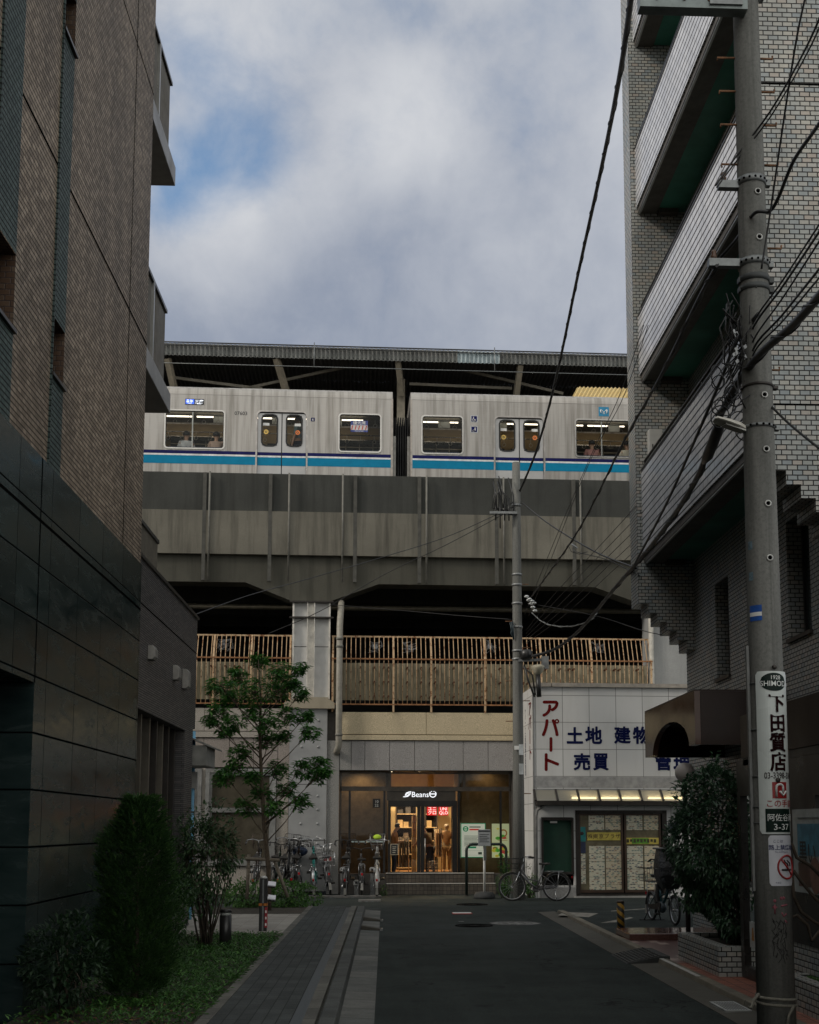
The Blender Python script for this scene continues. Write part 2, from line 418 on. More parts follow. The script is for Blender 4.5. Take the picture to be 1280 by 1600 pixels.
# ================================================================== material set
def asphalt():
    m = MT('asphalt', 0.85, 0, 0.12)
    a = m.noise(m.POS(), 260, 2, 0.5); b = m.noise(m.POS(), 0.8, 5, 0.6); c = m.noise(m.map(m.POS(), (3.0, 0.25, 1)), 1.4, 4)
    k = m.mix(m.rng(a, 0.35, 0.65), (0.014, 0.0185, 0.0178), (0.044, 0.053, 0.050))
    k = m.mix(m.rng(b, 0.42, 0.7, 0, 0.55), k, (0.019, 0.0235, 0.0225)); k = m.mix(m.rng(c, 0.5, 0.75, 0, 0.35), k, (0.050, 0.058, 0.055))
    gr = m.noise(m.POS(), 42, 3, 0.7); k = m.mix(m.rng(gr, 0.56, 0.70, 0, 0.55), k, (0.075, 0.082, 0.078)); k = m.mix(m.rng(gr, 0.30, 0.42, 0.5, 0.0), k, (0.008, 0.009, 0.009))
    vo = m.n('ShaderNodeTexVoronoi'); vo.feature = 'DISTANCE_TO_EDGE'; vo.inputs['Scale'].default_value = 0.55
    wp = m.n('ShaderNodeVectorMath'); m.l(m.POS(), wp.inputs[0]); nz = m.n('ShaderNodeTexNoise'); nz.inputs['Scale'].default_value = 2.2; nz.inputs['Detail'].default_value = 5; m.l(m.POS(), nz.inputs['Vector']); m.l(nz.outputs['Color'], wp.inputs[1]); m.l(wp.outputs[0], vo.inputs['Vector'])
    crack = m.math('MULTIPLY', m.rng(vo.outputs['Distance'], 0.004, 0.010, 1.0, 0.0), m.rng(m.noise(m.POS(), 0.35, 2), 0.5, 0.58))
    k = m.mix(crack, k, (0.006, 0.007, 0.007))
    st = m.noise(m.POS(), 2.6, 3, 0.5); k = m.mix(m.rng(st, 0.62, 0.72, 0, 0.6), k, (0.008, 0.009, 0.009))
    pt = m.n('ShaderNodeTexVoronoi'); pt.inputs['Scale'].default_value = 0.22; m.l(m.map(m.POS(), (1.0, 0.55, 1), (3.3, 1.1, 0)), pt.inputs['Vector']); sp = m.n('ShaderNodeSeparateColor'); m.l(pt.outputs['Color'], sp.inputs[0])
    k = m.mix(m.rng(sp.outputs[0], 0.55, 0.56, 0, 0.28), k, (0.045, 0.050, 0.048))
    m.col(k); m.rough(m.rng(b, 0.3, 0.7, 0.8, 0.98)); m.bump(a, 0.5, 0.004)
    return m.m
ASPHALT = asphalt()
BRICK_L = tilemat('brown_mosaic_tile', 0.098, 0.0525, [(0.0, (0.22, 0.170, 0.122)), (0.35, (0.32, 0.252, 0.185)), (0.7, (0.40, 0.318, 0.238)), (1.0, (0.51, 0.41, 0.31))], 0.010, (0.020, 0.016, 0.013), rough=0.5, grime=0.42, spec=0.2, ju=0.005, gscale=0.35)
TEAL = tilemat('slate_green_tile', 0.098, 0.0525, [(0.0, (0.055, 0.085, 0.080)), (0.5, (0.075, 0.110, 0.102)), (1.0, (0.10, 0.135, 0.125))], 0.012, (0.008, 0.010, 0.010), rough=0.5, spec=0.2, ju=0.005)
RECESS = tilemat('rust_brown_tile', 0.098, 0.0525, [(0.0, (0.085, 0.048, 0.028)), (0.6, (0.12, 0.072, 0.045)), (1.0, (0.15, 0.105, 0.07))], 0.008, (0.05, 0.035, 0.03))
BRICK_R = tilemat('grey_face_brick', 0.1155, 0.0575, [(0.0, (0.30, 0.34, 0.36)), (0.22, (0.40, 0.42, 0.40)), (0.5, (0.43, 0.435, 0.415)), (0.78, (0.49, 0.475, 0.42)), (0.93, (0.47, 0.41, 0.355)), (1.0, (0.53, 0.525, 0.50))], 0.011, (0.022, 0.022, 0.022), rough=0.3, grime=0.3, bumps=0.6)
def stone_panels():
    m = MT('dark_stone', 0.28, 0, 0.16); r, k = m.cells(1.06, 0.522, 0.0, 0.016, 0.009)
    f = m.noise(m.map(m.UV(), (0.7, 2.6, 1)), 2.2, 7, 0.65, 0.8); g = m.noise(m.POS(), 0.6, 3)
    c = m.mix(m.rng(f, 0.35, 0.7), (0.011, 0.0205, 0.0205), (0.025, 0.0385, 0.0380))
    rr = m.rng(r, 0, 1, 0.8, 1.2); cb = m.n('ShaderNodeCombineXYZ')
    for i in range(3): m.l(rr, cb.inputs[i])
    c = m.mix(1.0, c, cb.outputs[0], 'MULTIPLY'); m.col(m.mix(k, c, (0.002, 0.0025, 0.0025))); m.l(m.rng(k, 0, 1, 0.16, 0.0), m.b.inputs['Specular IOR Level'])
    m.rough(m.mix(k, m.rng(f, 0.3, 0.7, 0.12, 0.34), (0.9, 0.9, 0.9))); m.bump(m.math('SUBTRACT', m.math('MULTIPLY', f, 0.05), k), 0.4, 0.006); return m.m
STONE = stone_panels()
ANNEX = tilemat('charcoal_strip_tile', 0.23, 0.032, [(0.0, (0.045, 0.043, 0.045)), (0.5, (0.075, 0.070, 0.070)), (1.0, (0.115, 0.105, 0.10))], 0.007, (0.012, 0.012, 0.012), rough=0.4, grime=0.2)
BLACK = plain('black_gap', (0.004, 0.004, 0.004), 0.9, spec=0.0)
DKMETAL = plain('dark_bronze_metal', (0.045, 0.040, 0.036), 0.38, 0.6, 0.2)
BRONZE = plain('bronze_aluminium', (0.16, 0.145, 0.12), 0.4, 0.7, 0.15)
ALU = plain('grey_aluminium', (0.42, 0.42, 0.41), 0.35, 0.8, 0.12)
GREYP = plain('grey_paint', (0.30, 0.30, 0.30), 0.5, 0, 0.15)
LGREYP = plain('pale_grey_paint', (0.52, 0.52, 0.50), 0.45, 0, 0.1)
WHITEP = plain('white_paint', (0.78, 0.78, 0.76), 0.4, 0, 0.06)
BLACKP = plain('black_paint', (0.02, 0.02, 0.02), 0.35, 0, 0.2)
GALV = plain('galvanised_steel', (0.20, 0.21, 0.21), 0.45, 0.75, 0.2, 14)
RUST = plain('rusted_steel', (0.20, 0.10, 0.05), 0.8, 0.2, 0.5, 20)
GREENP = plain('dark_green_soffit_paint', (0.045, 0.20, 0.145), 0.6, 0, 0.3, 1.2)
GLASS = glass('window_glass', (0.55, 0.6, 0.6), 1.3)
GLASSD = glass('tinted_glass', (0.16, 0.19, 0.19), 1.5)
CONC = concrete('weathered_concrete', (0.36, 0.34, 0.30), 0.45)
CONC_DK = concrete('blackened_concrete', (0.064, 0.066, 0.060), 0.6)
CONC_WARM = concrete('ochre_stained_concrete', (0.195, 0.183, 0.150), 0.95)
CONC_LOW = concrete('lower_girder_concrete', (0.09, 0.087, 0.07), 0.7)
CONC_GUT = concrete('gutter_concrete', (0.085, 0.08, 0.068), 0.4)
BRICK_P = tilemat('glazed_parapet_tile', 0.231, 0.118, [(0.0, (0.66, 0.67, 0.71)), (1.0, (0.80, 0.80, 0.82))], 0.026, (0.035, 0.036, 0.042), rough=0.14, grime=0.2, bumps=0.15, ju=0.007)
# ================================================================== ground
def sheet(name, quads, mat, label, cat='ground', fr=WF, loc=None):
    b = MB(fr)
    for (x0, x1, y0, y1, z) in quads: b.quad((x0, y0, z), (x1, y0, z), (x1, y1, z), (x0, y1, z))
    return struct(b.build(name, mat), label, cat)
sheet('ground', [(-400, 400, -200, 600, -0.12)], plain('earth', (0.12, 0.115, 0.105), 0.9, 0, 0.3, 0.5), 'bare ground reaching to the horizon beneath the street')
sheet('road', [(-40, 40, -30, 34.0, 0.0)], ASPHALT, 'dark asphalt street running up to the cross street by the station', 'road')
def slabmat(name, w, h, off, joint, c0, c1, jc, rough=0.85, spec=0.15):
    return tilemat(name, w, h, [(0, c0), (1, c1)], joint, jc, off, rough, 0.3, 0.3, 0.7, spec, False)
PAVER = slabmat('grey_paver', 0.115, 0.30, 0.0, 0.008, (0.062, 0.068, 0.068), (0.085, 0.093, 0.092), (0.03, 0.032, 0.032))
EDGER = slabmat('edging_block', 2.0, 0.60, 0.0, 0.012, (0.12, 0.118, 0.108), (0.18, 0.175, 0.155), (0.05, 0.05, 0.048))
KERBM = slabmat('kerb_block', 2.0, 0.60, 0.0, 0.012, (0.085, 0.09, 0.088), (0.12, 0.125, 0.12), (0.04, 0.042, 0.04))
GUTM = slabmat('gutter_slab', 4.0, 0.60, 0.0, 0.014, (0.12, 0.125, 0.12), (0.18, 0.18, 0.168), (0.06, 0.06, 0.058))
YEND = 25.9
b = MB(); b.box(-1.495, -0.80, -5, YEND, 0, 0.1); struct(b.build('pavement', PAVER), 'grey paver footway beside the planted bed', 'pavement')
b = MB(); b.box(-1.60, -1.495, -5, YEND, 0, 0.108); struct(b.build('pavement_edging', EDGER, bevel=0.006), 'pale edging blocks between footway and planted bed', 'edging')
b = MB(); b.box(-0.70, -0.59, -5, YEND, 0, 0.103); struct(b.build('block_strip', EDGER), 'pale block strip between grating and kerb', 'edging')
b = MB(); b.box(-0.59, -0.56, -5, YEND, 0, 0.06); struct(b.build('kerb_gap', plain('gap_soil', (0.05, 0.05, 0.04), 0.95, 0, 0.4, 9)), 'dirty gap behind the kerb', 'gap')
b = MB(); b.prism([(-0.56, 0.0), (-0.405, 0.0), (-0.42, 0.115), (-0.56, 0.115)], 1, -5, YEND - 0.25); struct(b.build('kerb', KERBM, bevel=0.012), 'grey kerb along the left gutter', 'kerb')
b = MB(); b.prism([(-0.405, 0.0), (-0.09, 0.0), (-0.09, 0.006), (-0.405, 0.022)], 1, -5, YEND); struct(b.build('gutter', GUTM), 'pale concrete gutter slabs at the left road edge', 'gutter')
# perforated drain grating in the footway
def gratemat(name, px, py, c):
    m = MT(name, 0.5, 0.6); r, k = m.cells(px, py, 0.5, min(px, py) * 0.8)
    m.col(m.mix(k, (0.012, 0.013, 0.014), c)); m.bump(k, 0.6, 0.01); return m.m
b = MB(); b.box(-0.80, -0.70, -5, YEND - 0.4, 0, 0.098); struct(b.build('drain_channel', gratemat('perforated_grating', 0.022, 0.022, (0.10, 0.115, 0.125))), 'dark perforated drain grating strip in the footway', 'drain')
b = MB(); b.box(-1.60, -0.09, YEND, YEND + 0.16, 0, 0.03); struct(b.build('crossing_kerb', KERBM), 'flush kerb where the footway meets the cross street', 'kerb')
# soil and pad
SOIL = plain('dark_soil', (0.045, 0.038, 0.028), 0.95, 0, 0.5, 12, 0.6)
sheet('planting_bed', [(-3.25, -1.60, 6, 19.3, 0.07), (-5.5, -1.60, 23.55, 26.0, 0.07)], SOIL, 'dark soil bed along the stone wall', 'soil')
PADM = tilemat('pale_pad_tile', 0.30, 0.30, [(0, (0.30, 0.28, 0.25)), (1, (0.38, 0.355, 0.315))], 0.006, (0.22, 0.2, 0.18), 0.0, 0.6, 0.25)
b = MB(); b.box(-5.5, -1.602, 19.3, 23.55, 0, 0.105); struct(b.build('paved_pad', PADM), 'pale tiled pad between the two planted beds', 'paving')
# right side
b = MB(); b.prism([(3.15, 0.0), (3.50, 0.0), (3.50, 0.02), (3.15, 0.006)], 1, -5, 25.3); struct(b.build('gutter', CONC_GUT), 'concrete gutter at the right road edge', 'gutter')
RK = slabmat('right_kerb_block', 4.0, 0.60, 0.0, 0.012, (0.16, 0.15, 0.125), (0.25, 0.22, 0.17), (0.05, 0.05, 0.045))
b = MB(); b.prism([(3.50, 0), (3.64, 0), (3.64, 0.07), (3.52, 0.07)], 1, -5, 25.0); struct(b.build('kerb', RK, bevel=0.01), 'low worn kerb along the right gutter', 'kerb')
sheet('forecourt', [(3.64, 16, 18.9, 25.0, 0.05)], ASPHALT, 'worn asphalt forecourt where the covered cycle is parked', 'forecourt')
def maroon():
    m = MT('maroon_tile', 0.35); r, k = m.cells(0.15, 0.30, 0.5, 0.008)
    c = m.ramp(r, [(0, (0.10, 0.045, 0.042)), (0.72, (0.13, 0.06, 0.055)), (0.73, (0.34, 0.25, 0.22)), (1.0, (0.38, 0.28, 0.25))], True)
    m.col(m.mix(k, c, (0.03, 0.025, 0.025))); m.bump(k, -0.3, 0.004); return m.m
sheet('entrance_tiles', [(3.64, 6.5, 15.3, 18.9, 0.062)], maroon(), 'maroon entrance tiles with scattered pale squares', 'paving')
TERRA = tilemat('terracotta_tile', 0.15, 0.15, [(0, (0.22, 0.075, 0.045)), (1, (0.32, 0.115, 0.07))], 0.01, (0.05, 0.035, 0.03), 0.0, 0.6, 0.4)
sheet('shop_apron', [(3.64, 6.5, -5, 15.3, 0.066)], TERRA, 'red terracotta tile strip in front of the shop window', 'paving')
# ================================================================== left building : brown tiled block on a dark stone base
XL = -3.25
YF = 15.95; YN = -12.0; TOPZ = 14.2  # unseen stretch behind the camera darkens the street; top kept low for sun
zs = onX(125, 780, XL)[1]                          # top of the stone base
def YL(px, py=900): return onX(px, py, XL)[0]
def ZL(px, py): return onX(px, py, XL)[1]
tw = thing('apartment_building', 'tall brown mosaic-tiled apartment building on a dark polished stone base, left of the street', 'building', (XL - 3, 10, 0))
s2 = (YL(82, 505), YL(102, 505)); s1 = (YL(4, 50), YL(37, 100))
w2z = (ZL(102, 613), ZL(102, 522)); w2zu = (ZL(120, 95), ZL(120, 95) + (w2z[1] - w2z[0]))
w1z = (ZL(20, 517), ZL(23, 395)); w1zu = (w1z[0] + (w2zu[0] - w2z[0]), w1z[1] + (w2zu[0] - w2z[0]))
wins = [(s2[0], s2[1], *w2z), (s2[0], s2[1], *w2zu), (s1[0], s1[1], *w1z), (s1[0], s1[1], *w1zu)]
ENT = (8.0, 11.28, -0.2, ZL(56, 1068))
b = MB(); b.wall(0, XL, YN, YF, zs, TOPZ, [(s2[0], s2[1], zs, TOPZ), (s1[0], s1[1], zs, TOPZ)])
b.quad((XL, YF, zs), (XL - 1.35, YF, zs), (XL - 1.35, YF, TOPZ), (XL, YF, TOPZ)); b.quad((XL - 12, YN, 0), (XL, YN, 0), (XL, YN, TOPZ), (XL - 12, YN, TOPZ))
b.quad((XL, YN, TOPZ), (XL, YF, TOPZ), (XL - 12, YF, TOPZ), (XL - 12, YN, TOPZ)); b.quad((XL - 12, YN, 0), (XL - 12, 22, 0), (XL - 12, 22, TOPZ), (XL - 12, YN, TOPZ))
b.quad((XL - 1.35, YF, 0), (XL - 1.35, 22, 0), (XL - 1.35, 22, TOPZ), (XL - 1.35, YF, TOPZ)); b.quad((XL - 1.35, 22, 0), (XL - 12, 22, 0), (XL - 12, 22, TOPZ), (XL - 1.35, 22, TOPZ))
wallp = b.build('wall', BRICK_L, tw)
for (ya, yb, zz) in ((s2[0], s2[1], (w2z, w2zu)), (s1[0], s1[1], (w1z, w1zu))):
    b = MB(); b.wall(0, XL + 0.004, ya, yb, zs, TOPZ, [(ya, yb, *q) for q in zz]); 
    b.box(XL - 0.002, XL + 0.02, ya - 0.022, ya, zs, TOPZ)
    b.build('tile_strip', TEAL, tw)
    for (za, zb) in zz:
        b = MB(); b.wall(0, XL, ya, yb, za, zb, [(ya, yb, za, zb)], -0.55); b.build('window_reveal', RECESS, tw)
        b = MB(); b.ring([(ya, za), (yb, za), (yb, zb), (ya, zb)], [(ya + 0.05, za + 0.05), (yb - 0.05, za + 0.05), (yb - 0.05, zb - 0.05), (ya + 0.05, zb - 0.05)], 0, XL - 0.48, XL - 0.53)
        wf = b.build('window', DKMETAL, tw)
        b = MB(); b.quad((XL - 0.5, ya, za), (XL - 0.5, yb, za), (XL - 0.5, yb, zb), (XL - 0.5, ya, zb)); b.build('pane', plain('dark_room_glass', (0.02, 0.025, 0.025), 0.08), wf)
        b = MB(); b.box(XL - 0.5, XL + 0.035, ya - 0.02, yb + 0.015, za - 0.025, za + 0.008); b.build('sill', DKMETAL, wf)
b = MB()
for q in ((230, 540), (240, 148)):
    z = ZL(*q); b.box(XL - 0.01, XL + 0.003, YN, YF, z - 0.012, z + 0.012)
yj = YL(212, 160); b.box(XL - 0.01, XL + 0.0035, yj - 0.008, yj + 0.008, zs + 0.02, TOPZ)
b.build('movement_joint', BLACK, tw)
b = MB(); ZG = 4.60
b.wall(0, XL + 0.012, YN, YF + 0.02, -0.2, zs, [ENT], -1.6); b.quad((XL + 0.012, YF + 0.02, -0.2), (XL - 0.4, YF + 0.02, -0.2), (XL - 0.4, YF + 0.02, zs), (XL + 0.012, YF + 0.02, zs))
b.quad((XL + 0.012, YN, zs), (XL + 0.012, YF + 0.02, zs), (XL - 0.02, YF + 0.02, zs), (XL - 0.02, YN, zs))
base = b.build('stone_base', STONE, tw)
b = MB(); b.box(XL + 0.004, XL + 0.014, YN, YF + 0.022, 4.585, 4.615); b.box(XL + 0.004, XL + 0.0145, 11.27, 11.295, ENT[3], zs); b.build('base_joint', BLACK, tw)
b = MB(); b.quad((XL - 1.58, 8.0, 0), (XL - 1.58, 11.3, 0), (XL - 1.58, 11.3, 3.1), (XL - 1.58, 8.0, 3.1)); b.build('entrance_back_wall', plain('dark_lobby', (0.02, 0.02, 0.02), 0.6), tw)
# balconies past the far corner
def balcony(tipx, tipy, railx, raily, zslab=None, y1=None):
    y, z = onX(tipx, tipy, XL)
    y1 = y; th = 0.30
    bal = MB(); bal.box(XL - 1.35, XL, YF + 0.01, y1, z, z + th); p = bal.build('balcony', GREYP, tw, bevel=0.01)
    zr = onX(railx, raily, XL - 0.07)[1]
    m = MB(); X = XL - 0.07; ye = y1 - 0.25
    n = int((ye - YF) / 0.045)
    prof = []
    for k in range(n + 1):
        prof.append((X + (0.006 if k % 2 else -0.006), YF + 0.03 + k * 0.045))
    for k in range(n):
        (xa, ya), (xb, yb) = prof[k], prof[k + 1]
        m.quad((xa, ya, z + th - 0.02), (xb, yb, z + th - 0.02), (xb, yb, zr - 0.02), (xa, ya, zr - 0.02))
    m.build('balustrade', plain('olive_louvre', (0.14, 0.125, 0.095), 0.5, 0.3), p)
    m = MB(); m.box(X - 0.03, X + 0.035, YF + 0.02, ye + 0.03, zr - 0.03, zr + 0.02); m.build('handrail', BLACKP, p)
    m = MB()
    for yy in (YF + (ye - YF) * 0.36,): m.box(X - 0.02, X + 0.04, yy, yy + 0.05, z + 0.1, zr)
    m.build('post', ALU, p)
balcony(274, 291, 267, 133); balcony(266, 646, 258, 486); 
# ================================================================== annex : low charcoal tiled wing
XA = -3.29; YA = onX(308, 1000, XA)[0]; ZA = onX(308, 968, XA)[1]
an = thing('low_building', 'low charcoal strip-tiled building with wall vents beyond the stone base', 'building', (XA - 1, 18.5, 0))
def YAx(px, py): return onX(px, py, XA)[0]
wy0, wy1 = YF + 0.08, YAx(289, 1160); wz1 = onX(224, 1110, XA)[1]
zl = onX(304, 1139, XA)[1]; YA2 = onX(299, 1250, XA)[0]
b = MB(); b.wall(0, XA, YF + 0.03, YA2, -0.2, zl, [(wy0, wy1, 0.35, min(wz1, zl - 0.02))], -0.5); b.wall(0, XA, YF + 0.03, YA, zl, ZA)
b.quad((XA, YA2, -0.2), (XA - 6, YA2, -0.2), (XA - 6, YA2, zl), (XA, YA2, zl)); b.quad((XA, YA2, zl), (XA, YA, zl), (XA - 6, YA, zl), (XA - 6, YA2, zl))
b.quad((XA, YA, zl), (XA - 6, YA, zl), (XA - 6, YA, ZA), (XA, YA, ZA)); b.quad((XA, YF + 0.03, ZA - 0.3), (XA, YA, ZA - 0.3), (XA - 1.28, YA, ZA - 0.3), (XA - 1.28, YF + 0.03, ZA - 0.3))
b.build('wall', ANNEX, an)
b = MB(); b.box(XA - 0.18, XA + 0.03, YF + 0.03, YA + 0.03, ZA, ZA + 0.05); b.box(XA - 6, XA - 0.18, YA - 0.18, YA + 0.03, ZA, ZA + 0.05); b.build('coping', DKMETAL, an)
b = MB(); z = onX(300, 1015, XA)[1]; b.box(XA - 0.01, XA + 0.003, YF + 0.03, YA, z - 0.01, z + 0.01); b.build('movement_joint', BLACK, an)
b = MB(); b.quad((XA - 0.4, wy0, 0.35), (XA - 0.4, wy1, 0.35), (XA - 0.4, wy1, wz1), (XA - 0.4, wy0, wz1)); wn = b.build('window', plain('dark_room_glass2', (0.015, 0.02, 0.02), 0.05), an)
for px in (222, 233, 246, 257, 266, 275, 284):
    y = YAx(px, 1200); b = MB(); b.box(XA - 0.42, XA - 0.12, y - 0.03, y + 0.03, 0.35, wz1 - 0.002); b.build('mullion', BRONZE if px in (233, 246, 266) else DKMETAL, wn)
b = MB(); b.box(XA - 0.45, XA + 0.02, wy0 - 0.02, wy1 + 0.02, 0.28, 0.35); b.build('sill', DKMETAL, wn)
for i, (x0, y0, x1, y1) in enumerate(((231, 1008, 244, 1030), (270, 1039, 281, 1062), (285, 1045, 297, 1076))):
    ya, yb = YAx(x0, y0), YAx(x1, y0); zb = onX(x0, y0, XA)[1]; za = onX(x0, y1, XA)[1]
    b = MB(); b.prism([(XA, za), (XA + 0.07, za), (XA + 0.10, za + 0.04), (XA + 0.10, zb - 0.05), (XA + 0.07, zb), (XA, zb)], 1, ya, ya + min(0.24, yb - ya)); b.build('wall_vent', plain('vent_grey', (0.24, 0.23, 0.21), 0.5, 0.2), an, bevel=0.006)
# roof railing on the annex (seen above the parapet)
yr, zr = onX(246, 848, XA - 0.05)
b = MB(); 
for k in range(int((yr - YF) / 0.05)): b.box(XA - 0.06, XA - 0.045, YF + 0.05 + k * 0.05, YF + 0.09 + k * 0.05, ZA + 0.05, zr - 0.02)
b.build('roof_balustrade', plain('olive_louvre', (0.14, 0.125, 0.095)), an)
b = MB(); b.box(XA - 0.08, XA - 0.02, YF + 0.03, yr, zr - 0.02, zr + 0.03); b.build('handrail', BLACKP, an)
# small canopy past the annex's end and a light blue pipe
cn = thing('door_canopy', 'small grey sheet-metal door canopy at the far end of the charcoal building', 'canopy', (-3.3, 21.5, 3.2))
zc = onX(300, 1147, -3.1)[1]
xa, za = onY(300, 1148, YA + 0.06); xb, zb_ = onY(332, 1166, YA + 0.06)
b = MB(); b.prism([(-4.2, za + 0.32), (xb, zb_), (xb, zb_ - 0.03), (-4.2, za + 0.28)], 1, YA + 0.06, YA + 1.3); b.build('sheet', plain('canopy_sheet', (0.20, 0.20, 0.19), 0.5, 0.4), cn)
xc, zc1 = onY(323, 1196, YA + 0.1); b = MB(); b.box(-4.2, xc, YA + 0.1, YA + 1.1, zc1, zb_ + 0.02); b.build('box', plain('canopy_box', (0.20, 0.20, 0.185), 0.6), cn)
bp = thing('blue_pipe', 'light blue vertical pipe behind the charcoal building', 'pipe', (-3.5, 22.2, 0))
xp, zp = onY(302, 1160, 22.2); xp2, _ = onY(301, 1390, 22.2)
b = MB(); b.tubez((xp, 22.2, 0), [(0.042, 0.05), (0.042, zp + 0.2)], 12); b.build('pipe', plain('sky_blue_plastic', (0.16, 0.42, 0.62), 0.35), bp)
zq = onY(302, 1232, 22.2)[1]; b = MB(); b.box(xp - 0.06, xp + 0.10, 22.1, 22.19, zq, zq + 0.30); b.build('box', LGREYP, bp)
b = MB()
for zz in (0.5, 1.3, 2.0): b.box(xp - 0.055, xp + 0.055, 22.145, 22.255, zz, zz + 0.03)
b.build('bracket', GALV, bp)
# ================================================================== right building : grey face brick with overhanging balconies
XF, XB, XW = 4.27, 4.36, 5.22
YN0, YN1 = 12.98, 13.6              # near fin
YF0, YF1 = 20.15, 20.72             # far fin
rb = thing('brick_building', 'grey face-brick apartment building with overhanging balconies on stepped corbels, right of the street', 'building', (7, 17, 0))
zfb = onY(1000, 943, YF0)[1]; znb = onY(1210, 735, YN0)[1]
TOPR = 18.5
st = 0.162
def fin(y0, y1, zb, name='fin_wall'):
    pts = [(XF, TOPR), (XF, zb)]; x, z = XF, zb
    for k in range(5):
        x1 = x + st; pts += [(x1, z)]; z -= 0.155; pts += [(x1, z)]; x = x1
    pts += [(XW + 0.06, z), (XW + 0.06, TOPR)]
    m = MB(); m.prism(pts, 1, y0, y1); return m.build(name, BRICK_R, rb)
fin(YF0, YF1, zfb)
# near fin continues to the right as the gable wall
pts = [(XF, TOPR), (XF, znb)]; x, z = XF, znb
for k in range(6):
    x += st; pts += [(x, z)]; z -= 0.155; pts += [(x, z)]
pts += [(12, z), (12, TOPR)]
b = MB(); b.prism(pts, 1, YN0, YN1); b.build('fin_wall', BRICK_R, rb)
b = MB(); zj = onY(1230, 131, YN0)[1]; b.box(XF + 0.02, 12, YN0 - 0.003, YN0 + 0.02, zj - 0.012, zj + 0.012); zj = onY(1240, 632, YN0)[1]; b.box(XF + 0.02, 12, YN0 - 0.003, YN0 + 0.02, zj - 0.01, zj + 0.01); b.build('movement_joint', BLACK, rb)
# recessed street wall with windows
def YR(px, py): return onX(px, py, XW)[0]
def ZR(px, py): return onX(px, py, XW)[1]
rw = [(YR(1140, 1000), YR(1119, 1000), ZR(1130, 1058), ZR(1130, 905)), (YR(1268, 950), YR(1232, 950), ZR(1250, 992), ZR(1250, 800)), (YR(1176, 950), YR(1167, 950), ZR(1170, 1040), ZR(1170, 880))]
b = MB(); b.wall(0, XW, 13.3, YF1 + 0.02, -0.2, TOPR, rw, 0.35); b.quad((XW, YF1 + 0.02, -0.2), (12, YF1 + 0.02, -0.2), (12, YF1 + 0.02, TOPR), (XW, YF1 + 0.02, TOPR))
b.quad((XF, YN0, TOPR), (12, YN0, TOPR), (12, YF1, TOPR), (XF, YF1, TOPR)); b.build('street_wall', BRICK_R, rb)
for (ya, yb, za, zb) in rw:
    m = MB(); m.ring([(ya, za), (yb, za), (yb, zb), (ya, zb)], [(ya + 0.05, za + 0.05), (yb - 0.05, za + 0.05), (yb - 0.05, zb - 0.05), (ya + 0.05, zb - 0.05)], 0, XW + 0.2, XW + 0.26); wf = m.build('window', BLACKP, rb)
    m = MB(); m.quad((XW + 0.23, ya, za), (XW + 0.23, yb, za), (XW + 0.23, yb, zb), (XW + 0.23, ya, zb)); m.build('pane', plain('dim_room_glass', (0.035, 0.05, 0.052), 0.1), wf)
    m = MB(); m.box(XW - 0.04, XW + 0.22, ya - 0.03, yb + 0.03, za - 0.05, za); m.build('sill', DKMETAL, wf)
# balconies: parapet, brick edge beam, green soffit, rail
def zb_(px, py): return onX(px, py, XB)[1]
low = (zb_(1003, 872), zb_(1003, 735))
pitch_f = zb_(1000, 585) - low[0]
FLOORS = [low, (zb_(1000, 585), zb_(1000, 490)), (zb_(996, 320), zb_(995, 226)), (zb_(996, 320) + pitch_f * 0.98, zb_(995, 226) + pitch_f * 0.98)]
for i, (za, zb) in enumerate(FLOORS):
    m = MB(); m.box(XB, XB + 0.15, YN1 - 0.02, YF0 + 0.02, za, zb); p = m.build('balcony_parapet', BRICK_P, rb)
    m = MB(); m.box(XB + 0.03, XB + 0.36, YN1 - 0.015, YF0 + 0.015, za - 0.10, za + 0.04); m.build('edge_beam', plain('brown_edge_brick', (0.085, 0.078, 0.068), 0.6), p)
    m = MB(); m.box(XB + 0.04, XB + 0.075, YN1, YF0, za - 0.125, za - 0.098); m.build('drip_rail', ALU, p)
    m = MB(); m.box(XB + 0.36, XW + 0.02, YN1 - 0.01, YF0 + 0.01, za - 0.06, za + 0.06); m.build('soffit', GREENP, p)
    m = MB(); m.tube([(XB + 0.03, YN1, zb + 0.13), (XB + 0.03, YF0 - 0.15, zb + 0.13)], 0.022, 8); m.tube([(XB + 0.03, YF0 - 0.16, zb + 0.13), (XB + 0.03, YF0 - 0.16, zb)], 0.018, 8)
    for k in range(1, 5): y = YN1 + (YF0 - YN1) * k / 5; m.tube([(XB + 0.03, y, zb + 0.13), (XB + 0.03, y, zb)], 0.014, 6)
    m.build('handrail', DKMETAL, p)
    m = MB(); m.box(XB - 0.012, XB + 0.17, YN1, YF0, zb, zb + 0.03); m.build('coping', plain('dark_coping', (0.05, 0.048, 0.045), 0.45, 0.4), p)
    yd = onX(1120, 180, XW)[0]
    m = MB(); dz = za + 0.1
    m.ring([(14.6, dz), (17.2, dz), (17.2, dz + 2.05), (14.6, dz + 2.05)], [(14.68, dz + 0.06), (17.12, dz + 0.06), (17.12, dz + 1.97), (14.68, dz + 1.97)], 0, XW - 0.05, XW + 0.05); d = m.build('balcony_door', ALU, rb)
    m = MB(); m.quad((XW - 0.01, 14.68, dz), (XW - 0.01, 17.12, dz), (XW - 0.01, 17.12, dz + 2), (XW - 0.01, 14.68, dz + 2)); m.build('pane', plain('curtained_glass', (0.13, 0.14, 0.13), 0.12), d)
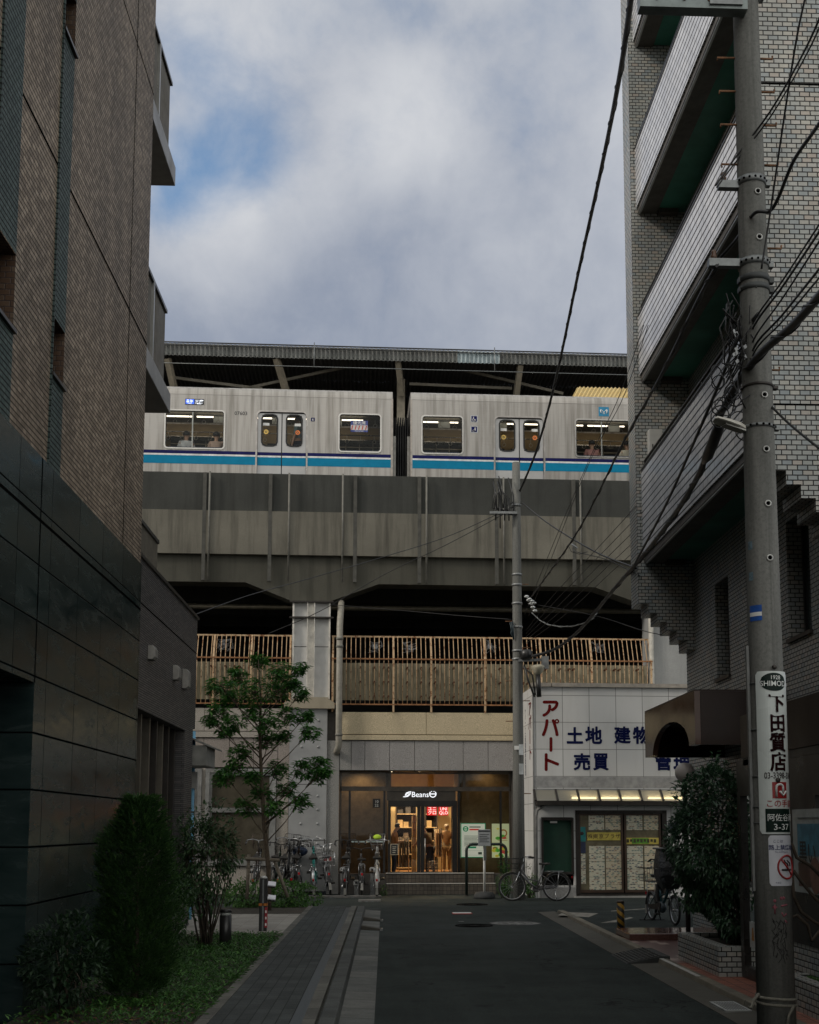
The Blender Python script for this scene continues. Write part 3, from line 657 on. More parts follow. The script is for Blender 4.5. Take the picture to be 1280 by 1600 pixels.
# vent hoods at balcony soffit ends and the meter box
for (za, zb) in FLOORS[:3]:
    m = MB(); m.box(XB + 0.38, XB + 0.72, YF0 - 0.14, YF0 - 0.005, za - 0.14, za - 0.062); m.build('soffit_vent', plain('brown_vent', (0.07, 0.06, 0.05), 0.5), rb)
x0, z0 = onY(1012, 725, YF0); x1, z1 = onY(1032, 675, YF0)
mb = thing('meter_box', 'pale grey metal meter box on the brick end wall beside the balcony', 'box', (x0, YF0, z0))
m = MB(); m.box(x0, x1, YF0 - 0.16, YF0 - 0.004, z0, z1); m.build('case', LGREYP, mb, bevel=0.008)
m = MB(); m.box(x0 + 0.05, x0 + 0.065, YF0 - 0.17, YF0 - 0.158, z0 + 0.2, z0 + 0.3); m.build('handle', DKMETAL, mb)
# ground floor: brown fascia and shop front
XS = 4.02
BROWN = plain('glossy_brown_panel', (0.026, 0.016, 0.013), 0.35, 0, 0.2, 2, spec=0.15)
zfa = onX(1250, 1168, XS)[1]; zfc = onX(1250, 1090, XS)[1]
m = MB(); m.box(XS, XW - 0.003, 3.0, 13.6, zfa, zfc); m.build('fascia', BROWN, rb)
m = MB(); m.box(XS + 0.02, XS + 0.06, 3.0, 13.6, zfa - 0.08, zfa - 0.003); m.build('fascia_trim', BLACKP, rb)
# arched entrance canopy
yA0 = onX(1088, 1120, XS)[0]; yA1 = onX(1010, 1150, XS)[0]; za1 = onX(1088, 1079, XS)[1]; za0 = onX(1010, 1184, XS)[1]
n = 14; yc = (yA0 + yA1) / 2 - 0.1; hw = (yA1 - yA0) / 2 - 0.42; zr0 = za0; hr = (za1 - za0) * 0.58
arch = [(yA0, za0), (yA0, za1), (yA1, za1), (yA1, za0), (yc + hw, za0)] + [(yc + hw * math.cos(math.pi * k / n), zr0 + hr * math.sin(math.pi * k / n)) for k in range(1, n)] + [(yc - hw, za0)]
m = MB(); m.prism(arch, 0, XS - 0.02, XS + 0.06); ca = m.build('entrance_canopy', plain('brown_mirror_panel', (0.080, 0.045, 0.034), 0.14, 0.0, 0.15, 3, spec=0.22), rb)
m = MB(); m.box(XS + 0.055, XW - 0.003, yA0, yA0 + 0.08, za0, za1 - 0.002); m.build('end_panel', BROWN, ca)
m = MB(); m.box(XS + 0.055, XW - 0.003, yA1 - 0.08, yA1 - 0.003, za0, za1 - 0.002); m.build('end_panel', BROWN, ca)
m = MB(); m.box(XS - 0.018, XW - 0.003, yA0, yA1, za1, za1 + 0.02); m.build('top_sheet', BROWN, ca)
m = MB(); m.box(XS + 0.06, XW - 0.003, yA0 + 0.08, yA1 - 0.08, za0 + hr + 0.05, za0 + hr + 0.1); m.build('ceiling', plain('dark_ceiling', (0.03, 0.027, 0.025), 0.6), ca)
# entrance recess wall and the shop window bay
m = MB(); m.box(XS + 0.25, XW - 0.002, 13.62, 13.75, -0.1, zfa + 0.2); m.build('bay_end_wall', plain('dark_bay', (0.03, 0.026, 0.024), 0.5), rb)
m = MB(); m.box(XS + 0.3, XW - 0.002, 3, 13.6, -0.1, 0.055); m.build('bay_plinth', BLACKP, rb)
FR = plain('black_brown_frame', (0.022, 0.018, 0.016), 0.3, 0.3)
def SY(px, py): return onX(px, py, XS + 0.05)[0]
yd0, yd1 = SY(1197, 1400), SY(1160, 1400)
m = MB(); m.ring([(yd0, 0.07), (yd1, 0.07), (yd1, 2.5), (yd0, 2.5)], [(yd0 + 0.09, 0.2), (yd1 - 0.12, 0.2), (yd1 - 0.12, 2.1), (yd0 + 0.09, 2.1)], 0, XS + 0.02, XS + 0.1); dr = m.build('shop_door', FR, rb)
m = MB(); m.quad((XS + 0.06, yd0 + 0.09, 0.2), (XS + 0.06, yd1 - 0.12, 0.2), (XS + 0.06, yd1 - 0.12, 2.1), (XS + 0.06, yd0 + 0.09, 2.1)); m.build('pane', GLASSD, dr)
yw1 = yd0 - 0.05; yw0 = 6.0
m = MB(); m.wall(0, XS + 0.03, yw0, yw1, 0.62, zfa, [(yw0 + 0.08 + 1.35 * k, yw0 + 1.35 * k + 1.30, 0.72, 2.05) for k in range(4)], 0.07); m.build('shop_window', FR, rb)
m = MB(); m.quad((XS + 0.07, yw0, 0.7), (XS + 0.07, yw1, 0.7), (XS + 0.07, yw1, 2.1), (XS + 0.07, yw0, 2.1)); m.build('pane', GLASSD, rb)
m = MB(); m.box(XS + 0.04, XS + 0.2, yw0, yw1, 0, 0.618); m.build('stall_riser', BRICK_R, rb)
m = MB(); m.box(XS + 0.9, XS + 0.95, 5, 13.6, 0, zfa); m.build('shop_interior', plain('dim_interior', (0.06, 0.055, 0.05), 0.8), rb)
# ================================================================== railway viaduct
SF = Frame((0, 32.3, 0), 1.6)
LU, RU = -16.0, 16.0
DG = 0.15
ZPT = SF.at(640, 743.5, DG)[1]; ZA1 = SF.at(640, 803, DG)[1]; ZA2 = SF.at(640, 870, DG)[1]; ZA3 = SF.at(700, 913, DG)[1]; ZCOL = SF.at(486, 938, DG)[1]
via = thing('railway_viaduct', 'stained concrete railway viaduct girder carrying the train above the street end', 'viaduct', SF.w((0, 3, 0)))
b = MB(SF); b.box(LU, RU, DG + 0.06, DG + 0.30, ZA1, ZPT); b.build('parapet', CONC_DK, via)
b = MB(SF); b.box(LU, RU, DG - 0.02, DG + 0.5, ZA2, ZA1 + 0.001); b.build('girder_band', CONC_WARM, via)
u = lambda px, py, d=DG: SF.at(px, py, d)[0]
haunch = [(LU, ZA2 - 0.001), (LU, ZA3), (u(383, 906), ZA3), (u(455, 938), ZCOL), (u(516, 938), ZCOL), (u(592, 912), ZA3), (u(930, 914), ZA3), (u(1010, 940), ZCOL), (u(1080, 940), ZCOL), (u(1150, 914), ZA3), (RU, ZA3), (RU, ZA2 - 0.001)]
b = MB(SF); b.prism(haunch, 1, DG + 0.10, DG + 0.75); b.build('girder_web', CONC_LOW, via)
b = MB(SF); b.box(LU, RU, DG + 0.75, 12, ZA2 - 0.3, ZA2); b.build('deck_slab', CONC_DK, via)
for k in range(1, 5): b = MB(SF); b.box(LU, RU, DG + 0.75 + 2.2 * k, DG + 1.2 + 2.2 * k, ZA3, ZA2 - 0.31); b.build('deck_beam', CONC_DK, via)
b = MB(SF); b.tube([(LU, 2.4, SF.at(640, 951, 2.4)[1]), (RU, 2.4, SF.at(640, 951, 2.4)[1])], 0.075, 8); b.build('service_pipe', plain('olive_pipe', (0.20, 0.185, 0.14), 0.6), via)
# conduits in pairs down the girder face
CND = plain('conduit_grey', (0.165, 0.16, 0.14), 0.7, 0.0); CND2 = plain('conduit_dull', (0.085, 0.083, 0.073), 0.85, 0)
for (pw, pn) in ((319, 327), (422, 451.5), (555, 535.5), (655.5, 666.5), (776, 787), (897, 907)):
    uw, un = u(pw, 820), u(pn, 820)
    zb = ZA3 + 0.02
    b = MB(SF); b.box(uw - 0.048, uw + 0.048, DG - 0.026, DG + 0.05, zb, ZPT - 0.02); b.build('cover_strip', CND2, via)
    b = MB(SF); b.tube([(un, DG - 0.05, ZPT), (un, DG - 0.05, zb + 0.0)], 0.026, 8); b.build('conduit', CND, via)
# steel column with wide base cap, at the left of the shop
SG = plain('column_grey_paint', (0.56, 0.56, 0.55), 0.5, 0.0, 0.12, 3)
c0, c1 = u(458, 1000, 0), u(515, 1000, 0); zc0 = SF.at(486, 1092, 0)[1]; zc1 = SF.at(486, 942, 0)[1]
b = MB(SF); b.box(c0, c1, 0.06, 0.9, zc0, zc1); col = b.build('steel_column', SG, via)
b = MB(SF); b.box(c0 - 0.02, c0 + 0.025, -0.02, 0.06, zc0, zc1); b.box(c1 - 0.025, c1 + 0.02, -0.02, 0.06, zc0, zc1)
um = u(486, 1000, 0); b.box(um - 0.11, um - 0.09, -0.06, 0.06, zc0, zc1); b.box(um + 0.08, um + 0.10, -0.06, 0.06, zc0, zc1); b.box(um - 0.09, um + 0.08, 0.02, 0.058, zc0, zc1); b.build('flange', plain('column_flange', (0.72, 0.69, 0.63), 0.45), col)
b = MB(SF)
for py in (940.5, 965): z = SF.at(486, py, 0)[1]; b.box(c0 - 0.1, c1 + 0.1, -0.07, 0.055, z - 0.02, z + 0.02)
b.build('band', DKMETAL, col)
b = MB(SF); z = SF.at(486, 1010, 0)[1]; b.box(c0, c1, 0.056, 0.0605, z - 0.008, z + 0.008); b.build('seam', BLACK, col)
ubase0, ubase1 = u(444, 1098, -0.1), u(523, 1098, -0.1); zt1, zt2, zt3 = SF.at(486, 1090, -.1)[1], SF.at(486, 1097, -.1)[1], SF.at(486, 1107, -.1)[1]
BEIGE = concrete('beige_render', (0.42, 0.37, 0.28), 0.22)
b = MB(SF); b.prism([(ubase0, zt3), (ubase1, zt3), (ubase1, zt2 - 0.02), (c1 - 0.02, zt1 - 0.02), (c1 - 0.02, zt1 + 0.01), (c0 + 0.05, zt1 + 0.01), (c0 + 0.05, zt1 - 0.02), (ubase0, zt2 - 0.02)], 1, -0.14, 0.9); b.build('column_cap', BEIGE, col)
# far right column behind the sign building
r0, r1 = u(1016, 1000, 0), u(1084, 1000, 0)
b = MB(SF); b.box(r0, r1, 0.05, 0.9, 2, ZCOL); cr = b.build('concrete_column', concrete('pale_column', (0.33, 0.335, 0.33), 0.3), via)
b = MB(SF); b.tube([(r0 + 0.03, 0, 3), (r0 + 0.03, 0, ZCOL)], 0.07, 10); b.build('pipe', plain('cream_pipe', (0.45, 0.43, 0.38), 0.5), cr)
# big rain downpipe
pu = u(530, 1100, -0.2)
b = MB(SF); zt = SF.at(531, 950, -0.2)[1]; zbm = SF.at(528, 1165, -.2)[1]
b.tube([(pu + 0.03, 0.35, zt + 0.25), (pu + 0.02, 0.1, zt), (pu, -0.2, zt - 0.5), (pu, -0.2, zbm), (pu - 0.04, -0.16, zbm - 0.12), (pu - 0.06, -0.03, zbm - 0.17)], 0.085, 12)
dp = b.build('downpipe', plain('downpipe_grey', (0.30, 0.28, 0.235), 0.5), via)
b = MB(SF)
for py in (1000, 1012, 1150): z = SF.at(530, py, -.2)[1]; b.tubez((pu, -0.2, z), [(0.098, 0), (0.098, 0.06)], 12)
b.build('coupling', CND, dp)
# ================================================================== platform canopy behind the train
DC = 5.6
can = thing('platform_canopy', 'corrugated platform roof with dark underside behind the train', 'roof', SF.w((0, 8, 12)))
zet, zeb = SF.at(640, 546, DC)[1], SF.at(640, 564.5, DC)[1]
b = MB(SF); P = 0.137; n = int((RU - LU) / P); prev = None; SUB = 6
cs = [(LU + k * P / SUB, 0.03 * math.cos(2 * math.pi * k / SUB)) for k in range(n * SUB + 1)]
for k in range(len(cs) - 1):
    (ua, da), (ub, db) = cs[k], cs[k + 1]
    b.quad((ua, DC + da, zeb), (ub, DC + db, zeb), (ub, DC + db, zet + da * 0.4), (ua, DC + da, zet + da * 0.4), smooth=True)
def cement():
    m = MT('weathered_cement_sheet', 0.85); f = m.noise(m.map(m.POS(), (1, 1, 0.5)), 3.0, 6, 0.65); g = m.noise(m.POS(), 30, 3)
    c = m.mix(m.rng(f, 0.35, 0.7), (0.10, 0.105, 0.10), (0.23, 0.235, 0.225)); c = m.mix(m.rng(g, 0.45, 0.6, 0, 0.4), c, (0.07, 0.07, 0.065)); m.col(c); return m.m
CEM = cement()
b.build('eave_sheet', CEM, can)
b = MB(SF); ua, ub = SF.at(715, 556, DC - .04)[0], SF.at(783, 556, DC - .04)[0]
cs2 = [(ua + k * P / SUB, 0.03 * math.cos(2 * math.pi * (ua - LU) / P + 2 * math.pi * k / SUB)) for k in range(int((ub - ua) / P) * SUB + 1)]
for k in range(len(cs2) - 1):
    (x1, d1), (x2, d2) = cs2[k], cs2[k + 1]
    b.quad((x1, DC - 0.045 + d1, zeb - 0.02), (x2, DC - 0.045 + d2, zeb - 0.02), (x2, DC - 0.045 + d2, zet - 0.03), (x1, DC - 0.045 + d1, zet - 0.03), smooth=True)
b.build('eave_patch', plain('blue_grey_sheet', (0.30, 0.36, 0.38), 0.35, 0, 0.35, 4), can)
b = MB(SF); b.tube([(LU, DC - 0.14, zet - 0.02), (RU, DC - 0.14, zet - 0.02)], 0.022, 6); b.tube([(LU, DC - 0.1, zet - 0.1), (RU, DC - 0.1, zet - 0.1)], 0.02, 6); b.build('eave_cable', BLACKP, can)
# roof sheets sloping gently back, corrugated on the underside
b = MB(SF); P2 = 0.137
ksky0, ksky1 = SF.at(893, 612, DC + 3.2)[0], SF.at(985, 612, DC + 3.2)[0]
zrs = zeb + 0.05
def zroof(d): return zrs + (d - DC) * 0.01
def roofstrip(m, u0, u1, d0, d1):
    nk = int((u1 - u0) / P2 * 4)
    for k in range(nk):
        xa = u0 + (u1 - u0) * k / nk; xb = u0 + (u1 - u0) * (k + 1) / nk
        ha = 0.028 * math.cos(2 * math.pi * xa / P2); hb = 0.028 * math.cos(2 * math.pi * xb / P2)
        m.quad((xa, d0, zroof(d0) + ha), (xb, d0, zroof(d0) + hb), (xb, d1, zroof(d1) + hb), (xa, d1, zroof(d1) + ha), smooth=True)
sd0, sd1 = DC + 2.1, DC + 3.5
roofstrip(b, LU, RU, DC, sd0); roofstrip(b, LU, ksky0, sd0, sd1); roofstrip(b, ksky1, RU, sd0, sd1); roofstrip(b, LU, RU, sd1, DC + 9)
b.build('roof_sheet', plain('dark_roof_sheet', (0.045, 0.043, 0.04), 0.9), can)  # plain dark colour, darker than the eave sheet
def poly():
    m = MT('yellowed_skylight'); d = m.n('ShaderNodeBsdfDiffuse'); tr = m.n('ShaderNodeBsdfTranslucent'); mx = m.n('ShaderNodeMixShader'); mx.inputs[0].default_value = 0.75
    f = m.noise(m.POS(), 5, 4); c = m.mix(f, (0.75, 0.50, 0.18), (0.85, 0.72, 0.4)); m.l(c, d.inputs[0]); m.l(c, tr.inputs[0]); m.l(d.outputs[0], mx.inputs[1]); m.l(tr.outputs[0], mx.inputs[2]); m.l(mx.outputs[0], m.o.inputs[0]); return m.m
b = MB(SF); roofstrip(b, ksky0, ksky1, sd0, sd1); b.build('skylight', poly(), can)
OL = plain('olive_steel', (0.23, 0.20, 0.15), 0.6, 0.1)
b = MB(SF)
for (xa, ya, xb, yb) in ((432, 560, 451, 612), (622, 562, 628, 606), (813, 570, 806, 612), (262, 560, 276, 612)):
    p = SF.at(xa, ya, DC + 0.15); q = SF.at(xb, yb, DC + 0.75); 
    m = MB(SF); m.bar((p[0], DC + 0.15, p[1]), (q[0], DC + 0.75, q[1] - 0.25), 0.17, 0.2); m.build('bracket_arm', OL, can)
for (px, wd) in ((626, 0.5), ):
    m = MB(SF); uu = SF.at(px, 640, DC + 1.2)[0]; m.box(uu - 0.13, uu + 0.13, DC + 0.9, DC + 1.2, 11.5, zrs - 0.3); m.build('post', OL, can)
for (pa, pb) in (((270, 590), (410, 608)), ((380, 608), (580, 565)), ((660, 563), (880, 615)), ((640, 600), (800, 607))):
    p = SF.at(*pa, DC + 0.9); q = SF.at(*pb, DC + 0.9); m = MB(SF); m.bar((p[0], DC + .9, p[1]), (q[0], DC + .9, q[1]), 0.06, 0.09); m.build('brace', plain('dark_olive_steel', (0.14, 0.125, 0.095), 0.6), can)
b = MB(SF); zz = SF.at(640, 577, DC - 0.3)[1]; b.tube([(LU, DC - 0.3, zz), (RU, DC - 0.3, zz)], 0.014, 6)
for px in (491, 773): 
    uu = SF.at(px, 560, DC - .3)[0]; b.tube([(uu, DC - 0.3, zz - 0.02), (uu, DC - 0.3, zet + 0.02)], 0.016, 6)
b.build('contact_wire', GALV, can)
b = MB(SF); b.box(LU, RU, DC + 1.0, DC + 9, 10.9, 11.9); b.build('platform', CONC_DK, can)
b = MB(SF); b.box(LU, RU, DC + 8.9, DC + 9, 11.9, zroof(DC + 9)); b.build('back_screen', plain('dark_screen', (0.06, 0.055, 0.05), 0.8), can)
# ================================================================== train
D0 = 2.2; DW = 2.75
def Tu(px, py=690): return SF.at(px, py, D0)[0]
def Tz(py, px=640): return SF.at(px, py, D0)[1]
def steel():
    m = MT('brushed_stainless', 0.38, 0.40, 0.5)
    br = m.noise(m.map(m.UV(), (0.4, 60, 1)), 3.0, 3, 0.6); vs = m.noise(m.map(m.UV(), (3.0, 0.12, 1)), 2.2, 5, 0.65); big = m.noise(m.UV(), 0.5, 3)
    c = m.mix(m.rng(br, 0.3, 0.7), (0.37, 0.35, 0.325), (0.47, 0.448, 0.42))
    c = m.mix(m.rng(vs, 0.44, 0.66, 0, 0.85), c, (0.21, 0.195, 0.172)); c = m.mix(m.rng(big, 0.45, 0.7, 0, 0.25), c, (0.5, 0.455, 0.41))
    m.col(c); m.rough(m.rng(br, 0.3, 0.7, 0.30, 0.46)); m.bump(br, 0.06, 0.003); return m.m
STEEL = steel()
DOORM = plain('door_light_grey', (0.47, 0.465, 0.46), 0.4, 0.15, 0.06, 3)
NAVY = plain('navy_band', (0.006, 0.008, 0.085), 0.5, spec=0.15); TURQ = plain('turquoise_band', (0.002, 0.215, 0.385), 0.5, 0, 0.08, spec=0.15); WBAND = plain('white_band', (0.75, 0.75, 0.74), 0.4)
RUBBER = plain('black_rubber', (0.012, 0.012, 0.012), 0.6); CHROME = plain('polished_frame', (0.50, 0.48, 0.45), 0.25, 0.85, 0.05)
TGLASS = glass('train_glass', (0.86, 0.87, 0.85), 0.35)
INT = plain('train_interior', (0.36, 0.27, 0.15), 0.6, 0, 0.08); INTDK = plain('train_interior_dark', (0.10, 0.095, 0.09), 0.6); SEAT = plain('seat_moquette', (0.06, 0.09, 0.16), 0.9)
TUBE = emit('fluorescent_tube', (1.0, 0.87, 0.68), 3.0)
ZB, ZCANT, ZRF = Tz(748) - 0.55, Tz(624), Tz(611.5)
ZFL = Tz(683) - 1.10
ZN1, ZN0 = Tz(711), Tz(716); ZT1, ZT0 = Tz(718.7), Tz(731.5)
# measured on the left car at px 640 reference heights
def zpx(py, px): return SF.at(px, py, D0)[1]
def make_car(label, u0, u1, wins, doors, group):
    t = thing('train_car', label, 'train car', SF.w(((u0 + u1) / 2, D0 + DW / 2, ZB)), group)
    holes = [(a, b_, c, d) for (a, b_, c, d) in wins] + [(a, b_, ZB + 0.1, d) for (a, b_, d) in doors]
    m = MB(SF); m.wall(1, D0, u0, u1, ZB, ZCANT, holes, 0.05)
    # roof curve, roof and ends
    pr = []
    for k in range(7):
        a = R(90 * k / 6); pr.append((D0 + 0.30 * (1 - math.cos(a)), ZCANT + (ZRF - ZCANT + 0.06) * math.sin(a)))
    pr.append((D0 + 1.2, ZRF + 0.14)); far = [(2 * D0 + DW - q[0], q[1]) for q in reversed(pr)]
    pr2 = pr + far
    for k in range(len(pr2) - 1):
        (da, za), (db, zb) = pr2[k], pr2[k + 1]
        m.quad((u0, da, za), (u1, da, za), (u1, db, zb), (u0, db, zb), smooth=True)
    for uu in (u0, u1):
        m.quad(*[(uu, q[0], q[1]) for q in ([(D0, ZB)] + pr2 + [(D0 + DW, ZB)])])
    m.quad((u0, D0, ZB), (u1, D0, ZB), (u1, D0 + DW, ZB), (u0, D0 + DW, ZB))
    body = m.build('body', STEEL, t)
    m = MB(SF); m.box(u0 - 0.012, u0 + 0.04, D0 - 0.006, D0 + 0.02, ZB, ZCANT); m.box(u1 - 0.04, u1 + 0.012, D0 - 0.006, D0 + 0.02, ZB, ZCANT); m.build('corner_post', plain('corner_beige', (0.42, 0.38, 0.34), 0.45, 0.3), body)
    m = MB(SF); m.box(u0, u1, D0 - 0.004, D0 + 0.002, ZCANT - 0.012, ZCANT); m.build('gutter_line', plain('gutter_line', (0.30, 0.28, 0.26), 0.4, 0.5), body)
    segs = []; x = u0 + 0.05
    for (a, b_, d) in sorted(doors): segs.append((x, a - 0.035)); x = b_ + 0.035
    segs.append((x, u1 - 0.05))
    for (nm, z0, z1, mm) in (('navy_stripe', ZN0, ZN1, NAVY), ('white_stripe', ZT1, ZN0 - 0.002, WBAND), ('turquoise_stripe', ZT0, ZT1 - 0.002, TURQ)):
        m = MB(SF)
        for (a, b_) in segs: m.box(a, b_, D0 - 0.005, D0 - 0.001, z0, z1)
        m.build(nm, mm, body)
    for (a, b_, c, d) in wins:
        m = MB(SF); m.ring(rrect(a - 0.035, b_ + 0.035, c - 0.035, d + 0.035, 0.11), rrect(a + 0.005, b_ - 0.005, c + 0.005, d - 0.005, 0.08), 1, D0 - 0.022, D0 + 0.02); w = m.build('window', CHROME, t)
        m = MB(SF); m.ring(rrect(a, b_, c, d, 0.08), rrect(a + 0.022, b_ - 0.022, c + 0.022, d - 0.022, 0.065), 1, D0 - 0.006, D0 + 0.03); m.build('gasket', RUBBER, w)
        m = MB(SF); m.quad((a, D0 + 0.012, c), (b_, D0 + 0.012, c), (b_, D0 + 0.012, d), (a, D0 + 0.012, d)); m.build('pane', TGLASS, w)
        if b_ - a > 1.2: m = MB(SF); um = a + (b_ - a) * 0.46; m.box(um - 0.018, um + 0.018, D0 + 0.016, D0 + 0.04, c, d); m.build('divider', ALU, w)
    for (a, b_, d) in doors:
        mid = (a + b_) / 2
        m = MB(SF); m.ring(rrect(a - 0.045, b_ + 0.045, ZB - 0.4, d + 0.05, 0.16), rrect(a, b_, ZB - 0.355, d, 0.12), 1, D0 - 0.008, D0 + 0.03); m.build('door_surround', plain('door_edge', (0.40, 0.375, 0.35), 0.35, 0.6), t)
        m = MB(SF); m.box(a, b_, D0 + 0.06, D0 + 0.07, d - 0.10, d + 0.01); m.box(mid - 0.03, mid + 0.03, D0 + 0.055, D0 + 0.075, ZB + 0.1, d); m.build('door_seal', RUBBER, t)
        for (l0, l1) in ((a + 0.008, mid - 0.014), (mid + 0.014, b_ - 0.008)):
            cx_, hw = (l0 + l1) / 2, 0.215; z0, z1 = doorwin
            z0 += 0; m = MB(SF); m.wall(1, D0 + 0.028, l0, l1, ZB + 0.1, d - 0.035, [(cx_ - hw, cx_ + hw, z0, z1)], 0.03); leaf = m.build('door_leaf', DOORM, t)
            m = MB(SF); m.ring(rrect(cx_ - hw - 0.03, cx_ + hw + 0.03, z0 - 0.03, z1 + 0.03, 0.16), rrect(cx_ - hw + 0.012, cx_ + hw - 0.012, z0 + 0.012, z1 - 0.012, 0.125), 1, D0 + 0.016, D0 + 0.06); m.build('window_gasket', RUBBER, leaf)
            m = MB(SF); m.quad((cx_ - hw, D0 + 0.045, z0), (cx_ + hw, D0 + 0.045, z0), (cx_ + hw, D0 + 0.045, z1), (cx_ - hw, D0 + 0.045, z1)); m.build('pane', TGLASS, leaf)
            for (nm, q0, q1, mm) in (('navy_stripe', ZN0, ZN1, NAVY), ('white_stripe', ZT1, ZN0 - 0.002, WBAND), ('turquoise_stripe', ZT0, ZT1 - 0.002, TURQ)):
                m = MB(SF); m.box(l0, l1, D0 + 0.0235, D0 + 0.0275, q0, q1); m.build(nm, mm, leaf)
            for (k, cc, sh) in ((0, (0.7, 0.7, 0.68), 'flat'), (1, (0.75, 0.5, 0.12) if l0 < mid - 0.2 else (0.8, 0.22, 0.05), 'round')):
                m = MB(SF); zc = z0 + (0.70 if k == 0 else 0.45) * (z1 - z0)
                xk = cx_ + (-0.10 if l0 < mid - 0.2 else 0.10)
                if k == 0: m.box(xk - 0.09, xk + 0.09, D0 + 0.04, D0 + 0.043, zc - 0.04, zc + 0.04)
                else:
                    m.prism([(xk + 0.07 * math.cos(2*math.pi*j/16), zc + 0.07 * math.sin(2*math.pi*j/16)) for j in range(16)], 1, D0 + 0.038, D0 + 0.041)
                m.build('door_sticker', plain('sticker_%d_%d' % (k, int(cc[1] * 100)), cc, 0.5), leaf)
                if k == 1:
                    m = MB(SF); m.ring([(xk + 0.035 * math.cos(2*math.pi*j/12), zc + 0.035 * math.sin(2*math.pi*j/12)) for j in range(12)], [(xk + 0.02 * math.cos(2*math.pi*j/12), zc + 0.02 * math.sin(2*math.pi*j/12)) for j in range(12)], 1, D0 + 0.0355, D0 + 0.0375); m.build('sticker_mark', BLACKP, leaf)
    # interior: floor, far side with windows, ceiling lights, rails, straps, hanging posters
    di = D0 + DW - 0.06
    m = MB(SF); fw = []
    for (a, b_, c, d) in wins: fw.append((a - 0.25, b_ + 0.25, c + 0.1, d + 0.05))
    for (a, b_, d) in doors: fw.append((a + 0.1, (a + b_) / 2 - 0.1, doorwin[0], doorwin[1])); fw.append(((a + b_) / 2 + 0.1, b_ - 0.1, doorwin[0], doorwin[1]))
    m.wall(1, di, u0 + 0.03, u1 - 0.03, ZFL, ZCANT, fw); m.build('far_wall', INT, t)
    m = MB(SF); m.box(u0 + 0.03, u1 - 0.03, D0 + 0.06, di, ZFL - 0.05, ZFL); m.build('floor', INTDK, t)
    m = MB(SF); m.box(u0 + 0.03, u1 - 0.03, D0 + 0.1, di, ZCANT + 0.06, ZCANT + 0.09); m.build('ceiling', plain('ceiling_cream', (0.13, 0.125, 0.11), 0.6), t)
    m = MB(SF)
    for (a, b_, c, d) in fw[:len(wins)]:
        m.box(a, b_, di - 0.035, di - 0.005, c + 0.18, c + 0.21); m.box(a, b_, di - 0.035, di - 0.005, d - 0.2, d - 0.17)
        for k in range(1, 4): x = a + (b_ - a) * k / 4; m.box(x - 0.015, x + 0.015, di - 0.03, di - 0.006, c, d)
    m.build('far_window_bars', plain('far_frames', (0.5, 0.45, 0.36), 0.4, 0.5), t)
    for dd in (D0 + 0.95, D0 + 1.8):
        m = MB(SF); x = u0 + 0.4
        while x < u1 - 1.3: m.tube([(x, dd, ZCANT - 0.05), (x + 1.15, dd, ZCANT - 0.05)], 0.03, 8); x += 1.3
        m.build('ceiling_light', TUBE, t)
    m = MB(SF)
    for dd in (D0 + 0.62, D0 + 2.15): m.tube([(u0 + 0.1, dd, ZCANT - 0.42), (u1 - 0.1, dd, ZCANT - 0.42)], 0.018, 6)
    m.build('grab_rail', CHROME, t)
    m = MB(SF)
    for dd in (D0 + 0.62, D0 + 2.15):
        x = u0 + 0.5
        while x < u1 - 0.4:
            m.tube([(x, dd, ZCANT - 0.42), (x, dd, ZCANT - 0.56)], 0.007, 4); m.torus((x, dd, ZCANT - 0.62), (0.2, 1, 0), 0.055, 0.009, 12, 5); x += 0.42
    m.build('strap', plain('strap_white', (0.55, 0.53, 0.48), 0.5), t)
    m = MB(SF); x = u0 + 0.9
    while x < u1 - 1: m.box(x, x + 0.36, D0 + 1.36, D0 + 1.365, ZCANT - 0.38, ZCANT - 0.14); x += 1.75
    m.build('hanging_poster', plain('poster_paper', (0.75, 0.80, 0.80), 0.6, 0, 0.15, 3), t)
    m = MB(SF)
    sg = []; x = u0 + 0.1
    for (a, b_, d) in sorted(doors): sg.append((x, a - 0.25)); x = b_ + 0.25
    sg.append((x, u1 - 0.1))
    for (a, b_) in sg:
        if b_ - a < 0.5: continue
        m.box(a, b_, di - 0.55, di - 0.04, ZFL + 0.35, ZFL + 0.48); m.box(a, b_, di - 0.14, di - 0.04, ZFL + 0.48, ZFL + 0.95)
        m.box(a, b_, D0 + 0.10, D0 + 0.60, ZFL + 0.35, ZFL + 0.48); m.box(a, b_, D0 + 0.10, D0 + 0.18, ZFL + 0.48, ZFL + 0.70)
    m.build('seat', SEAT, t)
    m = MB(SF)
    for (a, b_) in sg:
        m.box(a, b_, di - 0.36, di - 0.03, ZCANT - 0.52, ZCANT - 0.495)
    m.build('luggage_rack', CHROME, t)
    return t
doorwin = (Tz(700.5), Tz(653))
def win(x0, y0, x1, y1):
    ym = (y0 + y1) / 2; xm = (x0 + x1) / 2
    return (Tu(x0, ym), Tu(x1, ym), zpx(y1, xm) , zpx(y0, xm))
wz0, wz1 = zpx(705.5, 561), zpx(648, 561)
def winu(x0, x1): return (Tu(x0, 675), Tu(x1, 675), wz0, wz1)
dz = zpx(644, 439)
carL1 = Tu(613.5, 680); carR0 = Tu(642, 680)
dl = (Tu(402, 690), Tu(478.5, 690), dz); drr = (Tu(774, 690), Tu(849.5, 690), dz)
wl1 = winu(258.5, 350); wl2 = winu(530.5, 594.5); wr1 = winu(660, 722.5); wr2 = (Tu(900, 680), Tu(900, 680) + (wl1[1] - wl1[0]), wz0, wz1)
